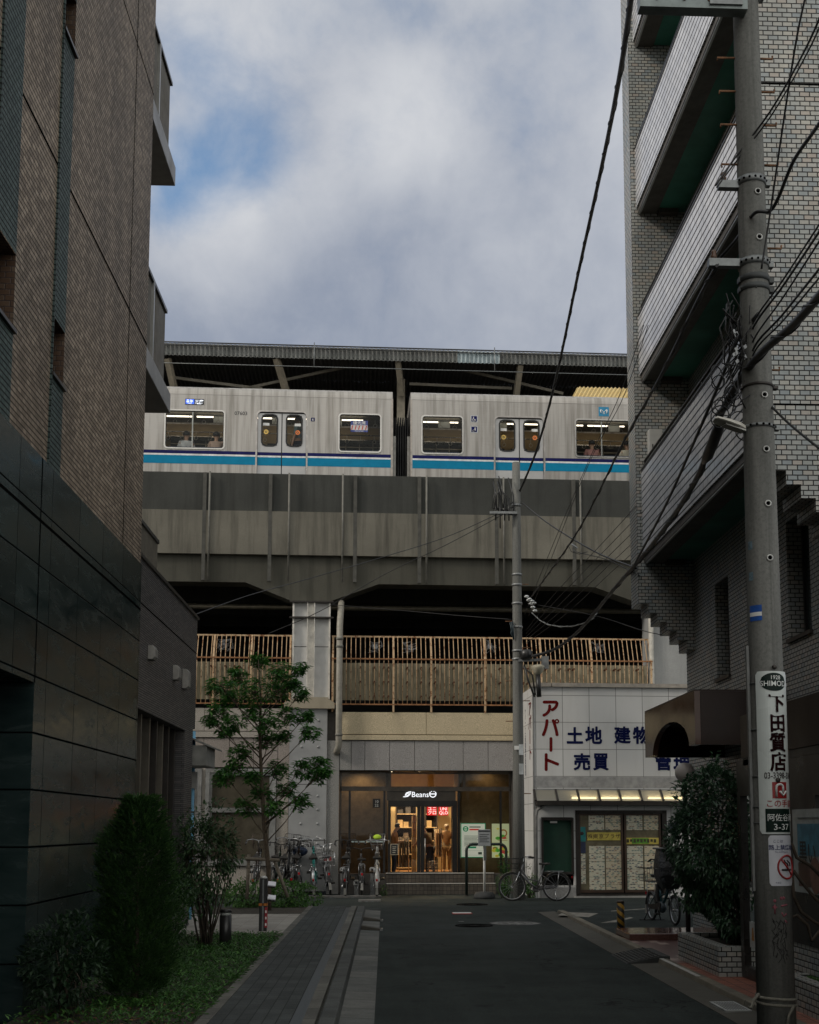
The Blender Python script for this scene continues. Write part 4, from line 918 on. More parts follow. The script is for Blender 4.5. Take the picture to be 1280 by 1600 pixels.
tl = make_car('left stainless train car with car number and destination display by its window', carL1 - 11.5, carL1, [wl1, wl2, (wl1[0] - 5.0, wl1[1] - 5.0, wz0, wz1)], [dl, (dl[0] - 4.82, dl[1] - 4.82, dz)], 'cars of the silver commuter train')
tr = make_car('right stainless train car with wheelchair sign and square turquoise emblem', carR0, carR0 + 11.5, [wr1, wr2], [drr, (drr[0] + 4.82, drr[1] + 4.82, dz)], 'cars of the silver commuter train')
# gangway
gw = thing('gangway', 'dark gangway bellows between the two train cars', 'gangway', SF.w(((carL1 + carR0) / 2, D0 + DW / 2, ZB)))
for k in range(7):
    m = MB(SF); x = carL1 + 0.02 + (carR0 - carL1 - 0.04) * (k + 0.5) / 7; m.box(x - 0.018, x + 0.018, D0 + 0.75, D0 + 2.0, ZFL, ZCANT - 0.3); m.build('bellows_fold', RUBBER, gw)
m = MB(SF)
m.box(carL1 + 0.02, carL1 + 0.10, D0 + 0.12, D0 + 0.2, ZB + 0.1, Tz(680)); m.box(carR0 - 0.10, carR0 - 0.02, D0 + 0.12, D0 + 0.2, ZB + 0.1, Tz(680)); m.build('end_rail', plain('dull_alu', (0.26, 0.25, 0.23), 0.5, 0.4), gw)
# lettering on the cars (parts of the car)
m = MB(SF); p = SF.at(376.5, 648.5, D0); m.text('07603', (p[0], D0, p[1]), (1, 0, 0), (0, 0, 1), 0.15, 0.012, 'C', 0.004); m.build('car_number', BLACKP, tl)
p0, p1 = SF.at(289.5, 627.5, D0), SF.at(319, 627.5, D0); zc = p0[1]; hz = 0.085
m = MB(SF); m.box(p0[0], p1[0], D0 - 0.012, D0 - 0.001, zc - hz, zc + hz); ds = m.build('destination_display', BLACKP, tl)
um = p0[0] + (p1[0] - p0[0]) * 0.48
m = MB(SF); m.box(p0[0] + 0.015, um, D0 - 0.015, D0 - 0.0125, zc - hz + 0.015, zc + hz - 0.015); m.build('service_field', emit('display_blue', (0.05, 0.14, 0.75), 0.9), ds)
m = MB(SF); m.text('三鷹', ((um + p1[0]) / 2, D0 - 0.013, zc - 0.045), (1, 0, 0), (0, 0, 1), 0.125, 0.01, 'C'); m.text('各停', ((um + p0[0]) / 2, D0 - 0.016, zc - 0.02), (1, 0, 0), (0, 0, 1), 0.095, 0.01, 'C'); m.text('Local', ((um + p0[0]) / 2, D0 - 0.016, zc - 0.065), (1, 0, 0), (0, 0, 1), 0.05, 0.004, 'C'); m.text('Mitaka', ((um + p1[0]) / 2, D0 - 0.013, zc - 0.075), (1, 0, 0), (0, 0, 1), 0.04, 0.003, 'C'); m.build('display_text', emit('display_white', (0.85, 0.9, 1.0), 1.2), ds)
p = SF.at(489, 655.5, D0); m = MB(SF); m.box(p[0] - 0.055, p[0] + 0.055, D0 - 0.005, D0 - 0.001, p[1] - 0.055, p[1] + 0.055); sg_ = m.build('door_number_sign', NAVY, tl)
m = MB(SF); m.text('6', (p[0], D0 - 0.005, p[1] - 0.035), (1, 0, 0), (0, 0, 1), 0.1, 0.01); m.build('digit', WHITEP, sg_)
# priority seat sticker on the right window of the left car
p0 = SF.rect(548, 657, 575, 675, D0 - 0.0)
m = MB(SF); m.box(p0[0], p0[1], D0 + 0.004, D0 + 0.008, p0[2], p0[3]); st_ = m.build('priority_seat_sticker', plain('sticker_blue', (0.05, 0.07, 0.24), 0.5), tl)
m = MB(SF); m.text('優先席', ((p0[0] + p0[1]) / 2, D0 + 0.003, p0[3] - 0.115), (1, 0, 0), (0, 0, 1), 0.125, 0.008, 'C'); m.text('Priority Seat', ((p0[0] + p0[1]) / 2, D0 + 0.003, p0[2] + 0.012), (1, 0, 0), (0, 0, 1), 0.05, 0.003, 'C'); m.build('sticker_text', WHITEP, st_)
m = MB(SF); m.box(p0[0] + 0.01, p0[1] - 0.01, D0 + 0.002, D0 + 0.0035, p0[2] + 0.06, p0[3] - 0.14); m.build('sticker_band', plain('sticker_pale', (0.6, 0.58, 0.56)), st_)
m = MB(SF)
for k in range(5): x = p0[0] + 0.05 + k * (p0[1] - p0[0] - 0.1) / 4; m.bar((x - 0.02, D0 + 0.001, p0[2] + 0.07), (x + 0.01, D0 + 0.001, p0[3] - 0.15), 0.028, 0.003)
m.build('sticker_figures', plain('sticker_red', (0.5, 0.06, 0.05)), st_)
# wheelchair and stroller signs on the right car
for (px, py, k) in ((741, 654.5, 0), (741, 671, 1)):
    p = SF.at(px, py, D0); s = 0.105
    m = MB(SF); m.box(p[0] - s, p[0] + s, D0 - 0.004, D0 - 0.0005, p[1] - s, p[1] + s); pl = m.build('wheelchair_sign' if k == 0 else 'stroller_sign', plain('sign_rim', (0.5, 0.52, 0.54), 0.5), tr)
    m = MB(SF); m.box(p[0] - s * .78, p[0] + s * .78, D0 - 0.007, D0 - 0.0045, p[1] - s * .78, p[1] + s * .78); m.build('field', NAVY, pl)
    m = MB(SF)
    if k == 0:
        a = [(p[0] - 0.012 + 0.04 * math.cos(R(g)), D0 - 0.0085, p[1] - 0.028 + 0.04 * math.sin(R(g))) for g in range(120, 400, 20)]
        m.tube(a, 0.0075, 5); m.tube([(p[0] - 0.02, D0 - 0.0085, p[1] + 0.03), (p[0] - 0.012, D0 - 0.0085, p[1] - 0.015), (p[0] + 0.028, D0 - 0.0085, p[1] - 0.018), (p[0] + 0.045, D0 - 0.0085, p[1] - 0.06)], 0.009, 5); m.ball((p[0] - 0.02, D0 - 0.0085, p[1] + 0.05), 0.013, 8, 6, (1, 0.4, 1))
    else:
        m.ball((p[0] + 0.028, D0 - 0.0085, p[1] + 0.05), 0.013, 8, 6, (1, 0.4, 1)); m.bar((p[0] + 0.028, D0 - 0.0085, p[1] + 0.035), (p[0] + 0.028, D0 - 0.0085, p[1] - 0.03), 0.026, 0.003); m.bar((p[0] + 0.02, D0 - 0.0085, p[1] - 0.02), (p[0] + 0.05, D0 - 0.0085, p[1] - 0.065), 0.012, 0.003); m.bar((p[0] + 0.028, D0 - 0.0085, p[1] - 0.02), (p[0] + 0.012, D0 - 0.0085, p[1] - 0.065), 0.012, 0.003)
        m.bar((p[0] + 0.01, D0 - 0.0085, p[1] + 0.01), (p[0] - 0.02, D0 - 0.0085, p[1] - 0.015), 0.009, 0.003); m.bar((p[0] - 0.05, D0 - 0.0085, p[1] - 0.02), (p[0] - 0.01, D0 - 0.0085, p[1] - 0.028), 0.03, 0.003); m.torus((p[0] - 0.045, D0 - 0.0085, p[1] - 0.055), (0, 1, 0), 0.010, 0.004, 10, 4); m.torus((p[0] - 0.012, D0 - 0.0085, p[1] - 0.055), (0, 1, 0), 0.010, 0.004, 10, 4)
    m.build('pictogram', WHITEP, pl)
# emblem: open M in white on turquoise
q = SF.rect(935.5, 636, 951.5, 650.5, D0)
m = MB(SF); m.box(q[0], q[1], D0 - 0.006, D0 - 0.001, q[2], q[3]); em = m.build('emblem', plain('emblem_blue', (0.015, 0.23, 0.42), 0.4), tr)
ex, ez, es = (q[0] + q[1]) / 2, (q[2] + q[3]) / 2, (q[1] - q[0]) * 0.36
pts = [(-0.75, -0.55), (-0.82, -0.1), (-0.88, 0.35), (-0.8, 0.55), (-0.6, 0.5), (-0.3, 0.15), (0.05, -0.25), (0.28, -0.5), (0.18, -0.68), (0, -0.72), (-0.18, -0.68), (-0.28, -0.5), (-0.05, -0.25), (0.3, 0.15), (0.6, 0.5), (0.8, 0.55), (0.88, 0.35), (0.82, -0.1), (0.75, -0.55)]
m = MB(SF); m.tube([(ex + x * es, D0 - 0.006, ez + z * es * 0.9) for x, z in pts], [es * w for w in (.14, .16, .17, .14, .1, .08, .07, .06, .06, .06, .06, .06, .07, .08, .1, .14, .17, .16, .14)], 6); m.build('emblem_letter', WHITEP, em)
# ================================================================== station building at street level
stn = thing('station_building', 'station building under the viaduct with granite panels, beige bands and a glazed shop front', 'building', SF.w((0, 3, 0)))
def granite(name, c, s=1.0):
    m = MT(name, 0.8, 0, 0.3); f = m.noise(m.POS(), 90, 3, 0.7); g = m.noise(m.map(m.POS(), (1, 1, 0.4)), 1.6, 5, 0.6)
    k = m.mix(m.rng(f, 0.35, 0.65), tuple(x * 0.55 for x in c), tuple(x * 1.35 for x in c)); k = m.mix(m.rng(g, 0.5, 0.75, 0, 0.4), k, tuple(x * 0.5 for x in c)); m.col(k); m.bump(f, 0.4, 0.01); return m.m
GRAN = granite('granite_panel', (0.36, 0.345, 0.335)); GRANP = granite('rose_granite_panel', (0.34, 0.30, 0.27)); RENDER = granite('rough_grey_render', (0.30, 0.295, 0.28))
BEIGER = granite('beige_textured_panel', (0.62, 0.52, 0.35)); PALEP = granite('pale_beige_panel', (0.42, 0.385, 0.34))
def fu(px, d=0, py=1200): return SF.at(px, py, d)[0]
def fz(py, d=0, px=640): return SF.at(px, py, d)[1]
JW = 0.012
def panels(name, x0, x1, y0, y1, joints, mat, d=0.0, th=0.2, parent=stn, zz=None):
    za, zb = (fz(y1), fz(y0)) if zz is None else zz
    xs = [fu(x0)] + [fu(j) for j in joints] + [fu(x1)]
    for a, b_ in zip(xs[:-1], xs[1:]):
        m = MB(SF); m.box(a + JW / 2, b_ - JW / 2, d, d + th, za + JW / 2, zb - JW / 2); m.build(name, mat, parent, bevel=0.006)
ZTOPF = fz(1112)
m = MB(SF); m.box(LU, fu(500), 0.05, 0.3, -0.1, ZTOPF - 0.02); m.box(fu(500), RU, 0.06, 0.35, fz(1205) + 0.0, ZTOPF - 0.02); m.box(fu(801), RU, 0.06, 0.35, -0.1, fz(1205)); m.build('core_wall', plain('joint_dark', (0.06, 0.055, 0.05), 0.9), stn)
panels('upper_panel', 528, 818, 1113, 1148, [666], BEIGER, -0.03); panels('string_course', 528, 818, 1148.5, 1157, [], BEIGER, -0.05)
panels('granite_panel', 549, 818, 1157.5, 1204, [570, 609, 648, 686, 724, 763], GRAN, -0.01)
panels('pilaster', 511, 530.5, 1157.5, 1397, [], RENDER, -0.02, zz=(0, fz(1157.5))); panels('pilaster_head', 530.5, 549, 1157.5, 1204, [], RENDER, -0.01)
panels('upper_panel', 240, 452, 1108, 1144, [318, 385], PALEP, -0.02); panels('string_course', 240, 452, 1144.5, 1154, [], PALEP, -0.045)
panels('granite_panel', 240, 452, 1154.5, 1200, [280, 318, 358, 396, 434], GRANP, -0.01)
panels('string_course', 300, 528, 1108, 1112.5, [], PALEP, -0.03) if False else None
# grey riveted column casing
m = MB(SF); m.box(fu(452), fu(511), -0.06, 0.05, 0.08, fz(1107)); SGL_ = plain('casing_grey_paint', (0.33, 0.335, 0.335), 0.5, 0.0, 0.15, 2); cas = m.build('column_casing', SGL_, stn, bevel=0.006)
m = MB(SF)
for py in (1127, 1148, 1168, 1188, 1208, 1244, 1265, 1287, 1308, 1318, 1340):
    for px in (471, 497): m.ball((fu(px), -0.06, fz(py)), 0.035, 10, 6, (1, 0.7, 1))
m.build('rivet', SGL_, cas)
m = MB(SF)
for py in (1226, 1313): m.box(fu(452) + 0.01, fu(511) - 0.01, -0.063, -0.059, fz(py) - 0.006, fz(py) + 0.006)
m.build('seam', BLACK, cas)
# left windows
WGL = plain('dim_olive_glass', (0.085, 0.075, 0.055), 0.15)
for (x0, x1) in ((270, 316), (322, 432)):
    a, b_ = fu(x0), fu(x1); za, zb = fz(1352), fz(1202)
    m = MB(SF); m.ring([(a, za), (b_, za), (b_, zb), (a, zb)], [(a + 0.1, za + 0.1), (b_ - 0.1, za + 0.1), (b_ - 0.1, zb - 0.1), (a + 0.1, zb - 0.1)], 1, -0.06, 0.06); w = m.build('window', plain('alu_frame_pale', (0.36, 0.36, 0.35), 0.4, 0.5), stn)
    m = MB(SF); m.ring([(a + .1, za + .1), (b_ - .1, za + .1), (b_ - .1, zb - .1), (a + .1, zb - .1)], [(a + .17, za + .17), (b_ - .17, za + .17), (b_ - .17, zb - .17), (a + .17, zb - .17)], 1, -0.03, 0.05); m.build('sash', ALU, w)
    m = MB(SF); zt = fz(1266); m.box(a + .1, b_ - .1, -0.03, 0.05, zt - 0.06, zt + 0.06); m.build('transom', ALU, w)
    m = MB(SF); m.quad((a, 0.03, za), (b_, 0.03, za), (b_, 0.03, zb), (a, 0.03, zb)); m.build('pane', WGL, w)
panels('dado_panel', 240, 452, 1353, 1397, [318, 396], PALEP, -0.01, zz=(0, fz(1353)))
panels('wall_panel', 432.5, 451.5, 1201, 1352, [], PALEP, -0.01); panels('wall_panel', 316, 322, 1201, 1352, [], PALEP, -0.01); panels('wall_panel', 240, 269.5, 1201, 1352, [], PALEP, -0.01)
# deck void behind the railing
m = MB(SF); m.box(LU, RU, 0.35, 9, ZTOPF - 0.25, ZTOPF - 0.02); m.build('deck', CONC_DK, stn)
m = MB(SF); m.box(LU, RU, 8.9, 9.0, ZTOPF - 0.02, ZA2 - 0.32); m.build('back_wall', plain('shade_dark_wall', (0.02, 0.02, 0.019), 0.9), stn)  # near-black colour carries the shade of the void under the deck
m = MB(SF); m.box(LU - 0.2, LU, 0.4, 9, 0, ZA2); m.box(RU, RU + 0.2, 0.4, 9, 0, ZA2); m.build('added_end_wall', plain('shade_dark_wall', (0.02, 0.02, 0.019), 0.9), stn)  # unseen ends added to box in the void and keep it dark
rnd = random.Random(5)
for (px, py) in ((352, 1008), (586, 1010), (765, 1010), (935, 1012), (640, 1012)):
    uu, zz = SF.at(px, py, 1.5); m = MB(SF)
    for k in range(9):
        p = [(uu + rnd.uniform(-.22, .22), 1.5 + rnd.uniform(-.1, .1), zz + rnd.uniform(-.18, .18)) for _ in range(4)]; m.tube(p, 0.012, 5)
    m.box(uu - 0.06, uu + 0.06, 1.45, 1.55, zz - 0.07, zz + 0.05)
    m.build('cable_junction', plain('junction_pale', (0.42, 0.43, 0.45), 0.4, 0.4), stn)
# corrugated screen behind the railings
m = MB(SF); ua, ub = fu(240), fu(1016); zs0, zs1 = fz(1094.5, .2), fz(1036.5, .2); P = 0.15; gap0, gap1 = fu(456), fu(519)
for (ga, gb) in ((ua, gap0), (gap1, ub)):
  n = int((gb - ga) / P * 6); m = MB(SF)
  for k in range(n):
    xa, xb = ga + (gb - ga) * k / n, ga + (gb - ga) * (k + 1) / n
    m.quad((xa, 0.22 + 0.02 * math.cos(2 * math.pi * xa / P), zs0), (xb, 0.22 + 0.02 * math.cos(2 * math.pi * xb / P), zs0), (xb, 0.22 + 0.02 * math.cos(2 * math.pi * xb / P), zs1), (xa, 0.22 + 0.02 * math.cos(2 * math.pi * xa / P), zs1), smooth=True)
  m.build('corrugated_screen', plain('khaki_sheet', (0.28, 0.25, 0.17), 0.7, 0, 0.18, 2), stn)
# railings
def orange():
    m = MT('peeling_orange_paint', 0.65); f = m.noise(m.POS(), 9, 6, 0.7); g = m.noise(m.map(m.POS(), (8, 8, 1.2)), 4, 4, 0.6)
    c = m.mix(m.rng(g, 0.3, 0.7), (0.48, 0.30, 0.15), (0.60, 0.45, 0.29)); c = m.mix(m.rng(f, 0.52, 0.60), c, (0.20, 0.075, 0.025)); m.col(c); m.bump(f, 0.3, 0.004); return m.m
ORANGE = orange(); RUSTR = plain('rusty_orange', (0.30, 0.14, 0.06), 0.75, 0, 0.45, 14)
zr0, zr1, zr2 = fz(1101, -.05), fz(1030, -.05), fz(995.5, .22)
def railing(x0, x1, label, posts):
    a, b_ = fu(x0, -.05, 1060), fu(x1, -.05, 1060)
    t = thing('railing', label, 'railing', SF.w(((a + b_) / 2, -.05, ZTOPF)), 'rusty orange railings along the upper deck')
    m = MB(SF); n = max(1, round((b_ - a) / 0.126)); ks = []
    for k in range(n + 1):
        x = a + (b_ - a) * k / n; m.tube([(x, -.05, zr0), (x, -.05, zr1), (x, .22, zr2)], 0.0115, 6); ks.append(x)
    m.build('bars', ORANGE, t)
    for nm, d, z, r in (('top_rail', .22, zr2, .021), ('middle_rail', -.06, zr1, .019), ('bottom_rail', -.06, zr0, .018)):
        m = MB(SF); m.box(a - 0.02, b_ + 0.02, d - r, d + r, z - r, z + r); m.build(nm, ORANGE if nm == 'top_rail' else RUSTR, t)
    for px in posts:
        x = fu(px, -.05, 1060); m = MB(SF); m.bar((x, -.05, ZTOPF - 0.02), (x, -.05, zr1), 0.05); m.bar((x, -.05, zr1), (x, .22, zr2), 0.05); m.build('post', ORANGE, t)
    m = MB(SF)
    for k, x in enumerate(ks):
        if k % 10 in (2, 6, 9, 1):
            for py in (1043, 1065.5, 1088): z = fz(py, -.05); m.box(x - 0.024, x + 0.024, -.074, 0.21, z - 0.020, z + 0.020)
    m.build('clamp', plain('dark_rust', (0.11, 0.045, 0.02), 0.8), t)
railing(285, 454, 'rusty orange railing left of the grey steel column', (333, 392, 453)); railing(519, 1019, 'long rusty orange railing right of the grey steel column', (520, 615, 674, 758, 846, 925, 1018))
# ---- glazed shop front
sx0, sx1 = fu(530.5), fu(801); szt = fz(1205.5); szb = fz(1364.5)
BRFR = plain('taupe_frame', (0.085, 0.070, 0.055), 0.4, 0.3); DFR = plain('black_door_frame', (0.012, 0.011, 0.010), 0.35, 0.2)
sf = thing('clothes_shop', 'glazed clothes shop in dark frames with warm light inside, under the granite panels', 'shop', SF.w((fu(665), 0.3, szb)))
DG_ = 0.30
m = MB(SF); z1, z2 = fz(1229, DG_), fz(1236, DG_)
m.box(sx0, sx1, DG_ - 0.04, DG_ + 0.06, z2, z1); m.box(sx0, sx0 + 0.06, DG_ - 0.04, DG_ + 0.06, szb, szt); m.box(sx1 - 0.06, sx1, DG_ - 0.04, DG_ + 0.06, szb, szt); m.box(sx0, sx1, DG_ - 0.04, DG_ + 0.06, szt - 0.05, szt)
for px in (605, 725): x = fu(px, DG_); m.box(x - 0.035, x + 0.035, DG_ - 0.04, DG_ + 0.06, z1, szt)
m.build('frame', BRFR, sf)
m = MB(SF); a, b_ = fu(605, DG_), fu(712, DG_); m.box(a, b_, DG_ - 0.02, DG_ + 0.05, fz(1251, DG_), z2 - 0.001); m.build('fascia', plain('umber_fascia', (0.045, 0.037, 0.028), 0.4), sf)
m = MB(SF); da, db = fu(607, DG_), fu(714, DG_); zd = fz(1259.5, DG_)
m.box(da, db, DG_ - 0.06, DG_ + 0.08, fz(1260, DG_), fz(1251, DG_) - 0.001); m.box(da, da + 0.045, DG_ - 0.06, DG_ + 0.08, szb, zd); m.box(db - 0.13, db, DG_ - 0.06, DG_ + 0.08, szb, zd); m.build('door_frame', DFR, sf)
xm0, xm1 = fu(651, DG_), fu(663, DG_)
for (a, b_, h) in ((da + 0.05, xm1 - 0.1, 1), (xm1 - 0.095, db - 0.14, -1)):
    m = MB(SF); w_ = 0.05
    m.ring([(a, szb), (b_, szb), (b_, zd), (a, zd)], [(a + (0.01 if h > 0 else 0.1), szb + 0.03), (b_ - (0.09 if h > 0 else 0.012), szb + 0.03), (b_ - (0.09 if h > 0 else 0.012), zd - 0.02), (a + (0.01 if h > 0 else 0.1), zd - 0.02)], 1, DG_ - 0.03, DG_ + 0.03); lf = m.build('door', DFR, sf)
    m = MB(SF); m.quad((a, DG_, szb), (b_, DG_, szb), (b_, DG_, zd), (a, DG_, zd)); m.build('pane', glass('door_glass', (0.92, 0.93, 0.9), 0.25), lf)
m = MB(SF); xh = fu(664.5, DG_ - .1); m.tube([(xh, DG_ - .1, fz(1310)), (xh, DG_ - .1, fz(1342))], 0.014, 6); m.tube([(xh - 0.0, DG_ - .1, fz(1326)), (xh, DG_ - .03, fz(1326))], 0.012, 6); m.build('door_handle', ALU, sf)
SGL = glass('shop_glass', (0.5, 0.46, 0.40), 0.45)
m = MB(SF); m.quad((sx0, DG_ + 0.01, szb), (fu(606, DG_), DG_ + 0.01, szb), (fu(606, DG_), DG_ + 0.01, z2), (sx0, DG_ + 0.01, z2)); m.quad((fu(714, DG_), DG_ + 0.01, szb), (sx1, DG_ + 0.01, szb), (sx1, DG_ + 0.01, z2), (fu(714, DG_), DG_ + 0.01, z2)); m.quad((sx0, DG_ + 0.01, z1), (sx1, DG_ + 0.01, z1), (sx1, DG_ + 0.01, szt), (sx0, DG_ + 0.01, szt)); m.build('window_pane', SGL, sf)
m = MB(SF)
for px in (547, 601, 716.5, 782): x = fu(px, DG_); m.box(x - 0.028, x + 0.028, DG_ - 0.02, DG_ + 0.05, szb, z2)
m.build('mullion', DFR, sf)
m = MB(SF); z = fz(1315, DG_); m.box(fu(550, DG_), fu(600, DG_), DG_ - 0.03, DG_ + 0.03, z - 0.02, z + 0.02); m.build('push_bar', plain('pale_push_bar', (0.45, 0.55, 0.52), 0.3, 0.3), sf)
# interior room
IW = plain('shop_wall_cream', (0.62, 0.50, 0.30), 0.7, 0, 0.08); IFL = plain('shop_floor_wood', (0.30, 0.15, 0.06), 0.35, 0, 0.25, 4); ICE = plain('shop_ceiling', (0.5, 0.44, 0.34), 0.7)
DB = 5.2; FLZ = 0.47
m = MB(SF); m.box(sx0 - 0.3, sx1 + 0.3, DB, DB + 0.1, FLZ, szt + 0.2); m.box(sx0 - 0.4, sx0 - 0.3, DG_ + .08, DB, FLZ, szt + 0.2); m.box(sx1 + 0.3, sx1 + 0.4, DG_ + .08, DB, FLZ, szt + 0.2); m.build('interior_wall', IW, sf)
m = MB(SF); m.box(sx0 - 0.4, sx1 + 0.4, DG_ + 0.07, DB + .1, FLZ - 0.1, FLZ); m.build('interior_floor', IFL, sf)
m = MB(SF); m.box(sx0 - 0.4, sx1 + 0.4, DG_ + 0.08, DB + .1, szt + 0.2, szt + 0.3); m.build('interior_ceiling', ICE, sf)
# partitions: dim display windows either side of the bright doorway
for q in (((fu(606, .9), fu(606, .9) + 0.08, DG_ + 0.1, 1.9), (sx0 - .28, fu(606, .9), 1.3, 1.38)), ((fu(714, .9), fu(714, .9) + .08, DG_ + .1, 1.9), (fu(714, .9) + .08, sx1 + .28, 1.0, 1.08))):
    m = MB(SF)
    for w_ in q: m.box(*w_, FLZ, szt + .19)
    m.build('display_partition', plain('taupe_partition', (0.26, 0.20, 0.125), 0.6), sf)
LAMPW = emit('shop_downlight', (1.0, 0.80, 0.50), 9.0)
def shoplight(px, py, d, e, r=0.06):
    uu = fu(px, d)
    m = MB(SF); m.tubez((uu, d, szt + 0.17), [(r, 0), (r, 0.03)], 14); m.build('downlight', LAMPW, sf)
    if e:
        L = bpy.data.lights.new('downlight_lamp', 'SPOT'); L.energy = e; L.color = (1.0, 0.72, 0.40); L.spot_size = R(150); L.spot_blend = 0.6; L.shadow_soft_size = 0.08
        o = bpy.data.objects.new('downlight_lamp', L); COL.objects.link(o); o.location = SF.w((uu, d, szt + 0.15)); o.parent = sf; o.location = SF.w((uu, d, szt + 0.15)) - sf.location
for q in ((626, 0, 2.2, 200), (690, 0, 2.6, 200), (655, 0, 3.9, 220), (610, 0, 4.2, 140), (565, 0, 0.85, 34), (760, 0, 0.7, 10), (560, 0, 2.6, 20)): shoplight(*q)
# steps
STM = tilemat('dark_step_tile', 0.10, 0.10, [(0, (0.10, 0.085, 0.07)), (1, (0.16, 0.135, 0.105))], 0.008, (0.03, 0.027, 0.025), 0.0, 0.6, 0.4)
stp = thing('entrance_steps', 'two dark tiled steps with pale nosing in front of the shop door', 'steps', SF.w((fu(690), 0, 0)))
xs0, xs1 = fu(604), fu(771)
zA, zB = szb - 0.006, fz(1381, -0.32)
m = MB(SF); m.box(xs0, xs1, -0.02, DG_ - 0.041, 0, zA); m.box(xs0, xs1, -0.36, -0.021, 0, zB); m.build('tread', STM, stp)
NOS = plain('pale_nosing', (0.62, 0.61, 0.57), 0.5, 0, 0.15)
m = MB(SF); m.box(xs0, xs1, -0.035, 0.02, zA, zA + 0.018); m.box(xs0, xs1, -0.375, -0.32, zB, zB + 0.018); m.build('nosing', NOS, stp)
for a, b_ in ((fu(530), fu(604) - 0.01), (fu(771) + .01, fu(801))):
    m = MB(SF); m.box(a, b_, 0.0, DG_ - 0.045, 0, szb - 0.01); m.build('plinth', plain('dark_plinth', (0.075, 0.068, 0.06), 0.6), stn)
# illuminated shop sign
sgn = thing('shop_sign', 'lit white shop name Beans with a leaf and round face mark over the door', 'sign', SF.w((fu(657, .27), .25, fz(1241, .27))))
LIT = emit('lit_letters', (0.92, 0.95, 1.0), 0.95); dS = DG_ - 0.05
m = MB(SF); zz = fz(1245.3, dS); m.text('Beans', (fu(656.5, dS), dS, zz), (1, 0, 0), (0, 0, 1), 0.20, 0.0, 'C', 0.01); m.build('letters', LIT, sgn)
m = MB(SF); cx_, cz_ = fu(676.5, dS), fz(1240.5, dS); rr = 0.085
m.tube([(cx_ + rr * math.cos(R(g)), dS, cz_ + rr * math.sin(R(g))) for g in range(140, 401, 13)], 0.013, 6); m.tube([(cx_ + rr * 0.86 * math.cos(R(a)), dS, cz_ + rr * .86 * math.sin(R(a))) for a in (55, 72)], 0.012, 5); m.tube([(cx_ + rr * 0.86 * math.cos(R(a)), dS, cz_ + rr * .86 * math.sin(R(a))) for a in (108, 125)], 0.012, 5); m.tube([(cx_ - rr, dS, cz_), (cx_ + rr, dS, cz_)], 0.012, 5); m.build('round_mark', LIT, sgn)
m = MB(SF); lx, lz = fu(636.5, dS), fz(1240.5, dS)
m.prism([(lx - .11, lz - .085), (lx - .05, lz - .085), (lx + .02, lz - .075), (lx + .08, lz - .02), (lx + .11, lz + .07), (lx + .04, lz + .06), (lx - .03, lz + .03), (lx - .06, lz - .03), (lx - .06, lz - .065), (lx - .11, lz - .07)], 1, dS - 0.01, dS); m.build('leaf_mark', LIT, sgn)
m = MB(SF); m.tube([(lx - .05, dS - .013, lz - .06), (lx + .01, dS - .013, lz - .01), (lx + .08, dS - .013, lz + .045)], 0.007, 4); m.tube([(lx - .02, dS - .013, lz + .01), (lx + .0, dS - .013, lz - .015), (lx + .04, dS - .013, lz - .03)], 0.005, 4); m.build('leaf_vein', DFR, sgn)
# red store signs inside
for i, (x0, x1, rows, lab) in enumerate(((667.5, 682.5, ('ユニ', 'クロ'), 'red square sign with white katakana inside the right door'), (685.5, 700.5, ('UNI', 'QLO'), 'red square sign with white Roman letters inside the right door'))):
    dd = 0.62; a, b_ = fu(x0, dd), fu(x1, dd); za, zb = fz(1274, dd), fz(1274, dd) + (b_ - a)
    t = thing('store_sign', lab, 'sign', SF.w((a, dd, za)), 'red store signs in the shop')
    m = MB(SF); m.box(a, b_, dd, dd + 0.03, za, zb); m.build('panel', emit('store_red', (0.85, 0.02, 0.02), 0.75), t)
    m = MB(SF)
    for k, s_ in enumerate(rows): m.text(s_, ((a + b_) / 2, dd, za + (0.135 if k == 0 else 0.03)), (1, 0, 0), (0, 0, 1), 0.115 if i else 0.12, 0.012, 'C', 0.006)
    m.build('letters', emit('store_white', (1, 0.95, 0.9), 1.1), t)
# shop contents
SHELF = plain('dark_shelf', (0.05, 0.035, 0.025), 0.6)
def shelf(px0, px1, d, label, seed):
    rn = random.Random(seed); a, b_ = fu(px0, d), fu(px1, d); zt = FLZ + 2.1
    t = thing('shelf', label, 'shelf', SF.w(((a + b_) / 2, d, FLZ)), None)
    m = MB(SF); m.box(a, b_, d + 0.36, d + 0.4, FLZ, zt); m.box(a, a + 0.03, d, d + 0.36, FLZ, zt); m.box(b_ - 0.03, b_, d, d + 0.36, FLZ, zt)
    m.build('case', SHELF, t)
    m = MB(SF)
    for k in range(6): z = FLZ + 0.05 + k * 0.4; m.box(a + .03, b_ - .03, d, d + .36, z, z + 0.025)
    m.build('board', plain('pale_board', (0.55, 0.42, 0.26), 0.5), t)
    for k in range(5):
        m = MB(SF); z = FLZ + 0.075 + k * 0.4; x = a + 0.06
        while x < b_ - 0.2: h = rn.uniform(0.08, 0.26); m.box(x, x + 0.15, d + 0.05, d + 0.3, z, z + h); x += rn.uniform(.17, .24)
        m.build('folded_clothes', plain('cloth_%d' % (k % 4), ((0.06, 0.06, 0.07), (0.35, 0.3, 0.25), (0.12, 0.10, 0.09), (0.5, 0.38, 0.22))[k % 4], 0.9), t)
    return t
shelf(619, 651, 4.4, 'dark wall shelf of folded clothes at the back of the shop, left door', 1); shelf(664, 684, 4.6, 'dark wall shelf of folded clothes at the back of the shop, right door', 2)
